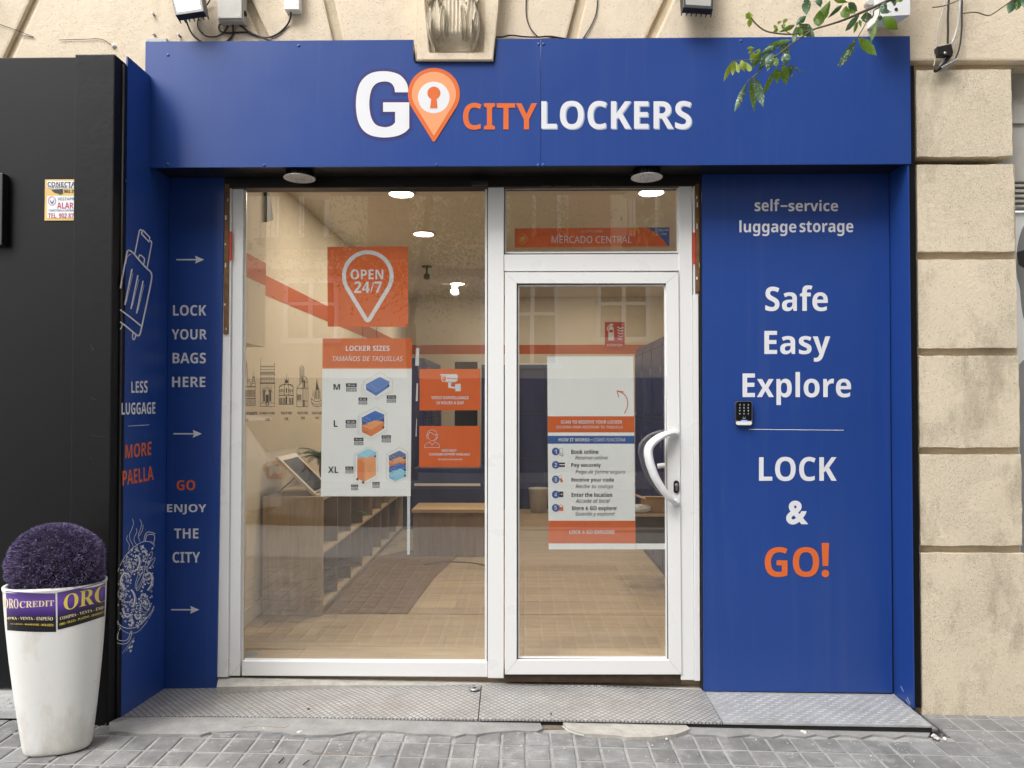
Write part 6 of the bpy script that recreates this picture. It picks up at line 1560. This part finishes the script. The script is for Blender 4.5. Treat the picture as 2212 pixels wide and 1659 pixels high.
# ================================================================== LAMPS UNDER THE SOFFIT
def soffit_lamp(u, v, label):
    p_ = PY(u, v, 3.66); z = zs - .035
    y_ = 3.672; p_ = PY(u, v, y_); z = p_.z
    t = thing('soffit_lamp', label, 'lamp', (p_.x, y_, zs), 'round lamps under the soffit')
    bm = BM(); lathe(bm, [(.079, 0), (.080, .002), (.079, .004)], (p_.x, y_, z), 'Z', 36); obj('lamp_disc', bm, 'lamp_board', t)
    bm = BM()
    for i in range(46):
        r = rnd.uniform(.008, .07); a = rnd.uniform(0, 6.283); bmesh.ops.create_circle(bm, cap_ends=True, segments=7, radius=rnd.uniform(.0016, .0042), matrix=Matrix.Translation((p_.x + r * math.cos(a), y_ + r * math.sin(a), z - .0008)))
    o = obj('diode_dots', bm, 'ink_grey', t); o['kind'] = 'stuff'
    bm = BM(); lathe(bm, [(.058, .0045), (.06, .02), (.06, max(.03, zs - z - .001))], (p_.x, y_, z), 'Z', 24); obj('heat_sink', bm, 'black_plastic', t)
    bm = BM()
    for k in range(24): a = 2 * math.pi * k / 24; c_, s_ = math.cos(a), math.sin(a); hexa(bm, [(p_.x + r * c_ + w * -s_, y_ + r * s_ + w * c_, zz) for zz in (z + .010, zs - .0015) for r, w in ((.060, -.001), (.068, -.001), (.068, .001), (.060, .001))])
    obj('cooling_fins', bm, 'black_plastic', t)
    for sx in (-1, 1): bm = BM(); tube(bm, [(p_.x + sx * .062, y_, z + .018), (p_.x + sx * .082, y_, z + .022), (p_.x + sx * .086, y_, z + .016)], .003, 6); obj('spring_clip', bm, 'rubber', t)
soffit_lamp(647, 386, 'round white lamp disc hanging under the soffit at the left window corner')
soffit_lamp(1397, 384.5, 'round white lamp disc hanging under the soffit above the door')

# ================================================================== KEYPAD
kp = thing('keypad', 'small silver and black code keypad on the blue panel under Explore', 'keypad', PY(1608, 895, YR))
def rr2(f, x0, y0, x1, y1, r, n=6):
    out = []
    for cx, cy, a0 in ((x1 - r, y0 + r, -90), (x1 - r, y1 - r, 0), (x0 + r, y1 - r, 90), (x0 + r, y0 + r, 180)):
        out += [f(cx + r * math.cos(R(a0 + 90 * k / n)), cy + r * math.sin(R(a0 + 90 * k / n))) for k in range(n + 1)]
    return out
bm = BM(); slab(bm, [PY(u, v, YR - .022) for u, v in rr2(e6, 425, 318, 1108, 1308, 120)], (0, .0215, 0), 0, .003); obj('keypad_case', bm, 'steel', kp)
bm = BM(); slab(bm, [PY(u, v, YR - .0245) for u, v in rr2(e6, 455, 345, 1085, 1115, 80)], (0, .004, 0), 0, .0008); obj('key_face', bm, 'black_panel', kp)
bm = BM(); slab(bm, [PY(u, v, YR - .0235) for u, v in rr2(e6, 455, 1135, 1090, 1285, 60)], (0, .003, 0), 0, .0008); obj('key_base', bm, 'white_plastic', kp)
km = face_y(YR - .0246)
for r_i, row_ in enumerate(('123', '456', '789', '*0#')):
    for c_i, ch in enumerate(row_):
        cx, cy = 597 + c_i * 172, 470 + r_i * 121
        if ch == '*': bm = BM(); poly(bm, cc(e6, ell(cx, cy, 22, 22, 10)), km, 1); obj('key_digit', bm, 'white_vinyl', kp)
        else: letters(kp, 'key_digit', [(ch, cbox(e6, (cx - 22, cy - 30, cx + 22, cy + 30)))], km, 'white_vinyl', 'sb', 1)
bm = BM(); stroke(bm, cc(e6, [(735, 950), (735, 1025), (815, 1025), (815, 950)]), .5, km, 1); obj('card_symbol', bm, 'white_vinyl', kp)
bm = BM(); poly(bm, cc(e6, [(650, 1088), (905, 1088), (890, 1115), (665, 1115)]), km, 1); obj('status_light', bm, 'led_blue', kp)

# ================================================================== NEXT SHOP ON THE RIGHT (a sliver)
ns = thing('neighbour_shopfront', 'next shop with pale panels and a grey portrait poster at the right edge', 'shopfront', (2.7, 3.75, 0))
YN = 3.72
bm = BM(); box(bm, 2.40, 4.2, YN, 3.80, PY(2205, 392, YN).z, PY(2205, 150, YN).z, .003); box(bm, 2.40, 4.2, YN - .012, YN - .0005, PY(2205, 268, YN).z, PY(2205, 258, YN).z, .002); obj('upper_panel', bm, 'grey_plastic', ns)
bm = BM()
for k in range(5): zz = PY(2205, 398 + k * 11, YN).z; box(bm, 2.40, 4.2, YN - .004 + k * .002, 3.79, zz - .014, zz, .003)
obj('slats', bm, 'grey_plastic', ns)
bm = BM(); box(bm, 2.40, 4.2, YN + .03, 3.80, -.2, PY(2205, 455, YN).z, .003); obj('poster_sheet', bm, 'poster_white', ns)
nm_ = face_y(YN + .03)
bm = BM(); q = [(2230, 470), (2210, 490), (2198, 530), (2195, 575), (2197, 600), (2203, 625), (2206, 660), (2212, 690), (2230, 720), (2300, 740), (2330, 600), (2300, 480)]; poly(bm, [(a.x, a.y) for a in smooth_path([(x, y, 0) for x, y in q], 4, True)], nm_, 1); obj('portrait_head', bm, 'ink_grey', ns)
bm = BM(); poly(bm, [(2196, 545), (2212, 540), (2240, 548), (2236, 575), (2212, 580), (2200, 572)], nm_, 2); obj('portrait_glasses', bm, 'rubber', ns)
bm = BM(); poly(bm, [(2198, 790), (2240, 750), (2300, 740), (2340, 1500), (2206, 1500), (2203, 1000)], nm_, .7); obj('portrait_clothes', bm, 'line_grey', ns)

# ================================================================== STREET TREE WITH THE BRANCH THAT HANGS INTO VIEW
tr = thing('street_tree', 'street tree at the right whose leafy twigs hang over the blue sign', 'tree', (3.3, .55, zp(3.3)))
bm = BM(); base = Vector((3.3, .55, zp(3.3) - .05)); fork = Vector((3.22, .62, 3.1)); tube(bm, smooth_path([base, base + Vector((.02, 0, 1.0)), base + Vector((-.03, .02, 2.1)), fork], 5), [.15, .135, .13, .125, .122, .12, .118, .115, .112, .11, .108, .105, .105, .10, .10, .10], 14); obj('trunk', bm, 'bark', tr)
YBR = 2.62
def br3(pts, y=YBR): return smooth_path([PY(*e5(x, yy), y + (d_ if d_ else 0)) for x, yy, d_ in [(p_ + (0,))[:3] for p_ in pts]], 6)
main = br3([(2080, -90), (1900, -15), (1780, 40), (1560, 135), (1380, 212), (1230, 262), (1060, 312)])
bm = BM(); pth = smooth_path([fork, Vector((2.7, 1.5, 3.9)), Vector((2.05, 2.3, 3.65)), main[0]], 8)
tube(bm, pth + main[1:], [.05 - .0435 * (i / (len(pth) - 1)) ** .6 for i in range(len(pth))] + [.0065 - .0037 * i / (len(main) - 2) for i in range(len(main) - 1)], 8); obj('branch', bm, 'bark', tr)
for pts, r in (([(1060, 312), (930, 345), (800, 370), (650, 360), (520, 330), (420, 255), (370, 190)], .0028), ([(950, 380), (860, 440), (790, 490), (690, 570), (560, 660), (440, 790), (380, 850)], .003), ([(1060, 312), (1000, 345), (950, 380)], .0034), ([(800, 368), (740, 330), (700, 270)], .002), ([(1780, 40), (1770, 70), (1700, 110), (1690, 160), (1670, 195)], .003), ([(1630, 110), (1610, 240), (1560, 340), (1520, 405)], .0018), ([(1760, 60), (1760, 140), (1735, 200), (1690, 300)], .002),
                ([(440, 790), (370, 850), (330, 880)], .0018), ([(560, 660), (380, 650), (200, 655), (160, 665)], .0015), ([(740, 695), (650, 710)], .0015)):
    bm = BM(); tube(bm, br3(pts), r, 6); obj('twig', bm, 'young_stem', tr)
def leaf(bm, a, b_, w, yb=0, curl=.15, fold=.25):
    """blade from a to b (crop units) with midrib fold and droop"""
    A_, B_ = PY(*e5(*a), YBR + yb), PY(*e5(*b_), YBR + yb + rnd.uniform(-.03, .03))
    L = (B_ - A_).length; t = (B_ - A_).normalized(); view = (A_ - _org).normalized()
    s = t.cross(view).normalized(); n = s.cross(t).normalized(); wid = w * 226 / 2212 / 1.13 / 1000 * 0
    half = w / 2 * (500 / 2212 / 1.1302) / F * (YBR + yb)
    N = 9; prof = [0, .46, .80, .97, 1, .93, .78, .56, .28, 0]
    rows = []
    roll = rnd.uniform(-.5, .5)
    for i in range(N + 1):
        k = i / N; c_ = A_ + t * L * k + n * (math.sin(math.pi * k) * L * curl)
        h = half * prof[i] * (1 + .06 * math.sin(i * 2.3)); sn = (s * math.cos(roll) + n * math.sin(roll))
        rows.append((bm.verts.new(c_ - sn * h + n * h * fold), bm.verts.new(c_ - sn * h * .5 + n * h * fold * .3), bm.verts.new(c_), bm.verts.new(c_ + sn * h * .5 + n * h * fold * .3), bm.verts.new(c_ + sn * h + n * h * fold)))
    for r0, r1 in zip(rows, rows[1:]):
        for k in range(4):
            try: f = bm.faces.new((r0[k], r0[k + 1], r1[k + 1], r1[k])); f.smooth = True
            except ValueError: pass
LV = [((965, -30), (970, 165), 95, 0), ((1090, -40), (1120, 80), 80, 0), ((1225, 5), (1080, 270), 120, 1), ((1110, 110), (1100, 285), 115, 1), ((1260, -5), (1420, 25), 50, 1), ((1360, 50), (1195, 198), 48, 0), ((1400, 60), (1380, 195), 100, 1), ((1420, 25), (1520, 125), 70, 0), ((1440, 60), (1490, 150), 90, 1),
      ((1545, 150), (1385, 340), 66, 0), ((1610, 130), (1620, 250), 105, 0), ((1830, 20), (1780, 150), 95, 0), ((1755, 110), (1890, 130), 60, 0), ((1740, 190), (1790, 200), 60, 0), ((1790, 190), (1960, 320), 120, 1), ((1735, 205), (1668, 450), 58, 1),
      ((1520, 410), (1300, 720), 70, 0), ((1490, 470), (1325, 740), 70, 0), ((1525, 405), (1730, 600), 110, 1),
      ((965, 170), (855, 270), 70, 0), ((845, 272), (670, 350), 50, 1), ((890, 265), (1060, 400), 115, 0), ((870, 290), (920, 380), 70, 1), ((860, 280), (822, 470), 62, 0), ((800, 430), (540, 495), 50, 1), ((690, 470), (470, 590), 75, 0), ((700, 460), (780, 615), 100, 0), ((560, 570), (440, 790), 85, 0), ((590, 580), (545, 770), 100, 0), ((600, 580), (650, 720), 75, 1), ((740, 575), (750, 700), 100, 0),
      ((640, 730), (655, 905), 80, 1), ((720, 700), (750, 920), 105, 1), ((780, 690), (815, 850), 45, 0), ((620, 765), (495, 1040), 58, 1), ((740, 695), (950, 780), 26, 0), ((330, 880), (188, 1215), 66, 0), ((400, 825), (505, 1160), 105, 0), ((370, 850), (405, 1210), 70, 1), ((480, 560), (380, 745), 70, 1),
      ((165, 665), (72, 885), 52, 2), ((190, 655), (170, 820), 50, 2), ((200, 660), (238, 790), 52, 2), ((265, 650), (300, 775), 70, 2), ((320, 670), (365, 770), 55, 2), ((400, 560), (370, 680), 65, 2), ((470, 545), (410, 690), 60, 2), ((410, 520), (325, 525), 44, 2), ((390, 535), (335, 580), 24, 2), ((475, 535), (400, 560), 24, 2), ((370, 200), (310, 150), 60, 2), ((375, 190), (340, 120), 45, 2), ((360, 200), (350, 300), 55, 2), ((710, 240), (770, 205), 40, 2), ((705, 230), (660, 250), 30, 2), ((720, 240), (720, 310), 45, 1), ((650, 320), (615, 265), 36, 2), ((660, 330), (605, 345), 40, 1), ((630, 300), (665, 340), 35, 2), ((1520, 230), (1480, 360), 40, 1), ((1540, 215), (1560, 300), 34, 1),
      ((1960, -40), (1900, 40), 70, 0), ((2010, -60), (1960, 20), 70, 1)]
for a, b_, w, kind in LV:
    bm = BM(); leaf(bm, a, b_, w, rnd.uniform(-.03, .03), rnd.choice((-.12, .1, .16)), rnd.uniform(.15, .4)); obj('leaf', bm, ('leaf_dark', 'leaf_mid', 'leaf_young')[kind], tr)
# second hanging tuft in the corner
for i in range(15):
    a = c3(2160 + rnd.uniform(-60, 120), -30 + rnd.uniform(-60, 50)); b_ = (a[0] + rnd.uniform(-16, 16), a[1] + rnd.uniform(16, 38))
    inv = lambda q: ((q[0] - 1750 / 1.1302) / (500 / 2212 / 1.1302), q[1] / (500 / 2212 / 1.1302))
    bm = BM(); leaf(bm, inv(a), inv(b_), rnd.uniform(50, 95), rnd.uniform(-.06, .06)); obj('leaf', bm, rnd.choice(('leaf_dark', 'leaf_dark', 'leaf_mid')), tr)
for pts in ([(1650, -10 - 0), (1730, 20), (1790, 0)],):
    pass
bm = BM(); tube(bm, smooth_path([PY(*c3(x, y), YBR) for x, y in ((1625, 47), (1690, 38), (1760, 15), (1830, -20), (1950, -60))], 5), .0022, 5); obj('twig', bm, 'young_stem', tr)
bm = BM(); tube(bm, smooth_path([PY(*c3(x, y), YBR) for x, y in ((1815, 85), (1900, 78), (1970, 98), (2010, 85), (2060, 50), (2160, -20))], 5), .0022, 5); obj('twig', bm, 'young_stem', tr)
bm = BM(); tube(bm, smooth_path([PY(*c3(2160, -20), YBR), PY(*c3(2230, -80), YBR), Vector((2.3, 2.3, 3.5)), Vector((2.7, 1.5, 3.9))], 6), .006, 6); obj('twig', bm, 'bark', tr)
def crown(bm, c, rx, ry, rz, n, seed, keep=None):
    r = random.Random(seed); cl = [(Vector((r.gauss(0, .5) * rx, r.gauss(0, .5) * ry, r.uniform(-.8, .9) * rz)), r.uniform(.25, .5)) for _ in range(26)]
    for i in range(n):
        o_, s = r.choice(cl); p_ = Vector(c) + o_ + Vector((r.gauss(0, s * .55) * rx, r.gauss(0, s * .55) * ry, r.gauss(0, s * .5) * rz))
        if keep and not keep(p_): continue
        d = Vector((r.uniform(-1, 1), r.uniform(-1, 1), r.uniform(-1.2, .4))).normalized(); s2 = d.cross(Vector((r.uniform(-1, 1), r.uniform(-1, 1), r.uniform(-1, 1)))).normalized(); L = r.uniform(.06, .11)
        bm.faces.new((bm.verts.new(p_), bm.verts.new(p_ + d * L * .5 + s2 * L * .22), bm.verts.new(p_ + d * L), bm.verts.new(p_ + d * L * .5 - s2 * L * .22)))
def out_of_frame(p_): # the crown stays above the twig level
    return p_.z > 3.3 and not (p_.y > 1.2 and p_.z < 1.62 + p_.y * .62)
bm = BM(); crown(bm, (3.1, .4, 5.0), 1.5, 1.4, 1.2, 7000, 21, out_of_frame); o = obj('crown', bm, 'crown_leaf', tr, 'keep')
for a, b_ in (((3.22, .62, 3.1), (3.9, .3, 5.2)), ((3.22, .62, 3.1), (2.6, -.1, 5.0)), ((3.22, .62, 3.1), (3.2, 1.0, 5.4))):
    bm = BM(); tube(bm, smooth_path([a, (Vector(a) + Vector(b_)) / 2 + Vector((.08, .05, .1)), b_], 5), [.07 - .006 * i for i in range(11)], 8); obj('limb', bm, 'bark', tr)

# ================================================================== LITTER ON THE GROUND
def chip_at(u, v, s, label, m='chip_white', name='paper_scrap', cat='litter', dz=.006, grp='scraps of litter on the paving', yq=None):
    p_ = PG(u, v, dz) if yq is None else PY(u, v, yq)
    bm = BM(); bmesh.ops.create_icosphere(bm, subdivisions=2, radius=s, matrix=Matrix.Translation(p_ + Vector((0, 0, s * .3))) @ Euler((rnd.uniform(0, 1), rnd.uniform(0, 1), rnd.uniform(0, 3))).to_matrix().to_4x4() @ Matrix.Diagonal((1.4, .8, .45, 1)))
    for v_ in bm.verts: v_.co += Vector((rnd.uniform(-.3, .3), rnd.uniform(-.3, .3), rnd.uniform(-.3, .3))) * s
    tag(obj(name, bm, m), label, cat, grp)
chip_at(*d6(512, 1388), .011, 'white plaster lump on the paving below the tread plate middle')
chip_at(*d6(1530, 1430), .020, 'largest white plaster lump at the right end of the step')
chip_at(*d6(1600, 1438), .010, 'white plaster crumb beside the largest lump')
chip_at(442.4 + 640 * .32, 1194.5 + 1215 * .32, .010, 'flat white scrap on the tiles below the large window')
chip_at(442.4 + 400 * .32, 1194.5 + 1190 * .32, .006, 'tiny white scrap on the concrete strip')
chip_at(442.4 + 995 * .32, 1194.5 + 1085 * .32, .005, 'white crumb on the diamond plate under the window', yq=3.42)
chip_at(442.4 + 700 * .32, 1194.5 + 1055 * .32, .005, 'dark crumb on the diamond plate', 'rubber', yq=3.44)
chip_at(*d5(1350, 1438), .007, 'white scrap on the tiles below the pale patch')
chip_at(*d5(460, 1242), .006, 'black chewing gum spot on the plate under the door', 'rubber', yq=3.42)
chip_at(*c7(1215, 1190), .007, 'white crumb at the foot of the ENJOY THE CITY panel', yq=3.76)
def twig_at(pts, label, r=.0016, m='dry_twig'):
    bm = BM(); tube(bm, smooth_path([PG(u, v, .010) for u, v in pts], 5), r, 5); tag(obj('twig_litter', bm, m), label, 'twig', 'dry twigs on the paving')
twig_at(cc(c7, [(605, 1430), (630, 1400), (670, 1358)]), 'dry straw leaning at the foot of the black pillar', .0014)
twig_at(cc(d5, [(545, 1335), (600, 1375), (660, 1395), (712, 1408)]), 'thin pale stalk below the pale concrete patch', .0018, 'chip_white')
twig_at([(662, 1620), (700, 1628), (760, 1630), (830, 1634)], 'long dry stalk on the tiles below the window')
twig_at([(520, 1573), (560, 1568), (610, 1572), (625, 1566)], 'crooked twig along the concrete strip edge')
twig_at([(655, 1652), (662, 1646), (668, 1642)], 'short dark twig on the tiles near the bottom edge', .0025, 'rubber')
twig_at([(602, 1648), (610, 1640), (612, 1636)], 'short black stub on the tiles left of centre', .003, 'rubber')
for i in range(26):
    u, v = rnd.uniform(250, 2150), rnd.uniform(1585, 1655)
    chip_at(u, v, rnd.uniform(.0018, .0038), 'tiny pale crumbs scattered over the paving', name='crumb', grp='crumbs on the paving', dz=.004)

# ================================================================== ACROSS THE STREET (seen in the glass)
op = thing('apartment_building', 'cream and brick apartment house across the street, mirrored in the glass', 'building', (0, -8.3, 0))
YO = -8.1
bm = BM(); box(bm, -7.6, 22, YO - 6, YO, -.2, 15.5); obj('wall', bm, 'opposite_cream', op)
for x in (-3.4, 1.0, 4.6, 11.2, 17): bm = BM(); box(bm, x, x + .9, YO + .0005, YO + .06, 4.6, 15.4); obj('brick_panel', bm, 'brick', op)
bm = BM(); box(bm, -7.6, 22, YO, YO + .35, 4.35, 4.55, .03); box(bm, -7.6, 22, YO, YO + .25, 7.9, 8.05, .02); box(bm, -7.6, 22, YO, YO + .6, 15.3, 15.7, .04); obj('cornice', bm, 'opposite_cream', op)
def owin(x0, x1, z0, z1, bal=False, cols=2):
    f = BM(); t_ = .09
    box(f, x0 - .12, x1 + .12, YO + .0005, YO + .05, z0 - .12, z0 - .0005); box(f, x0 - .12, x1 + .12, YO + .0005, YO + .05, z1 + .0005, z1 + .12)
    for x in [x0 + (x1 - x0) * k / cols for k in range(cols + 1)]: box(f, x - t_ / 2, x + t_ / 2, YO + .001, YO + .045, z0, z1)
    box(f, x0, x1, YO + .002, YO + .04, z0 + (z1 - z0) * .58, z0 + (z1 - z0) * .58 + .07)
    w_ = obj('window', f, 'white_pvc', op)
    g = BM(); box(g, x0, x1, YO + .0005, YO + .012, z0, z1); obj('pane', g, 'car_glass', w_)
    if bal:
        b_ = BM(); box(b_, x0 - .25, x1 + .25, YO + .0005, YO + .55, z0 - .16, z0 - .02)
        for k in range(int((x1 - x0 + .4) / .11)): x = x0 - .2 + k * .11; box(b_, x, x + .018, YO + .50, YO + .518, z0 - .02, z0 + .9)
        box(b_, x0 - .22, x1 + .22, YO + .49, YO + .53, z0 + .9, z0 + .94); obj('balcony', b_, 'iron', op)
for x in (-7.2, -5.2, -.9, 1.63, 6.2, 8.6, 13.4): owin(x, x + (1.65 if x == -.9 else 1.1), 2.35 if x == -.9 else 2.9, 4.1, False, 3 if x == -.9 else 2)
for fl, z in enumerate((5.0, 8.5, 11.8)):
    for x in (-7.3, -5.4, -1.6 + 1.3, 2.4, 6.2, 8.8, 13.2): owin(x, x + 1.08, z, z + 2.2, fl < 2)
bm = BM(); box(bm, -7.5, 21, YO + .0005, YO + .05, -.05, 2.0); obj('plinth', bm, 'opposite_dark', op)
# side buildings close the street
t2 = thing('street_tree', 'leafy tree on the far pavement, mirrored dark in the window', 'tree', (-2.2, -6.5, -.04))
bm = BM(); tube(bm, [(-2.2, -6.5, -.1), (-2.15, -6.5, 1.5), (-2.2, -6.45, 3.0)], [.14, .12, .10], 12); obj('trunk', bm, 'bark', t2)
bm = BM(); crown(bm, (-1.9, -5.2, 5.3), 2.3, 1.3, 1.7, 15000, 5, lambda p_: p_.y < -2.2); obj('crown', bm, 'crown_leaf', t2, 'keep')
bm = BM(); tube(bm, smooth_path([(-2.2, -6.45, 3.0), (-1.9, -5.8, 4.2), (-1.6, -5.0, 5.5)], 4), .06, 8); obj('limb', bm, 'bark', t2)
# parked car with its tail towards the shop
car = thing('parked_car', 'white parked hatchback with red tail lamps, mirrored in the left of the window', 'car', (-5.2, -2.0, -.16))
def carx(x): return -3.05 - x
sec = [(0, .42, .80, .62), (.10, .32, .92, .74), (.5, .24, 1.42, .78), (1.2, .22, 1.52, .82), (2.2, .22, 1.48, .82), (2.9, .22, 1.02, .82), (3.6, .24, .92, .80), (4.0, .34, .76, .68)]
bm = BM(); prev = None
for x, zb_, zt__, hw in sec:
    zb2, zt2 = zb_ - .16, zt__ - .16; mid = min(.92, zt__) - .16; top_w = hw * (.78 if zt__ > 1.2 else .96)
    ring = [bm.verts.new((carx(x), -2.0 + y, z)) for y, z in ((-hw * .9, zb2), (hw * .9, zb2), (hw, zb2 + .2), (hw, mid), (top_w, zt2 - .06), (top_w * .8, zt2), (-top_w * .8, zt2), (-top_w, zt2 - .06), (-hw, mid), (-hw, zb2 + .2))]
    if prev:
        for k in range(10): bm.faces.new((prev[k], prev[(k + 1) % 10], ring[(k + 1) % 10], ring[k])).smooth = False
    else: bm.faces.new(ring[::-1])
    prev = ring
bm.faces.new(prev); bmesh.ops.bevel(bm, geom=list(bm.edges), offset=.02, segments=2, affect='EDGES'); obj('body', bm, 'car_white', car)
for sg in (-1, 1):
    bm = BM(); slab(bm, [(carx(x), -2.0 + sg * y, z) for x, y, z in ((.55, .80, .82), (2.75, .83, .82), (2.15, .68, 1.26), (.75, .66, 1.26))], (0, sg * .02, 0)); obj('side_window', bm, 'car_glass', car)
    bm = BM(); slab(bm, [(carx(x), -2.0 + sg * y, z) for x, y, z in ((-.015, .60, .50), (.02, .36, .54), (.02, .38, .70), (.05, .66, .74), (.16, .765, .70), (.12, .74, .52))], (.02, 0, .0)); obj('tail_lamp', bm, 'tail_red', car)
    for x in (.75, 3.3):
        bm = BM(); lathe(bm, [(.20, -.09), (.30, -.09), (.31, 0), (.30, .09), (.20, .09)], (carx(x), -2.0 + sg * .76, .15), 'Y', 24); wh = obj('wheel', bm, 'rubber', car)
        bm = BM(); lathe(bm, [(.19, -.095), (.10, -.08), (.10, .08), (.19, .095)], (carx(x), -2.0 + sg * .76, .15), 'Y', 20); obj('rim', bm, 'steel', wh)
bm = BM(); slab(bm, [(carx(x), -2.0 + y, z) for x, y, z in ((.16, -.62, .84), (.16, .62, .84), (.50, .54, 1.22), (.50, -.54, 1.22))], (.025, 0, .01)); obj('rear_window', bm, 'car_glass', car)
bm = BM(); box(bm, carx(.02) , carx(-.012), -2.26, -1.74, .42, .53, .004); obj('number_plate', bm, 'white_plastic', car)
bm = BM(); box(bm, carx(.2), carx(-.05), -2.7, -1.3, .16, .36, .03); obj('bumper', bm, 'car_white', car)
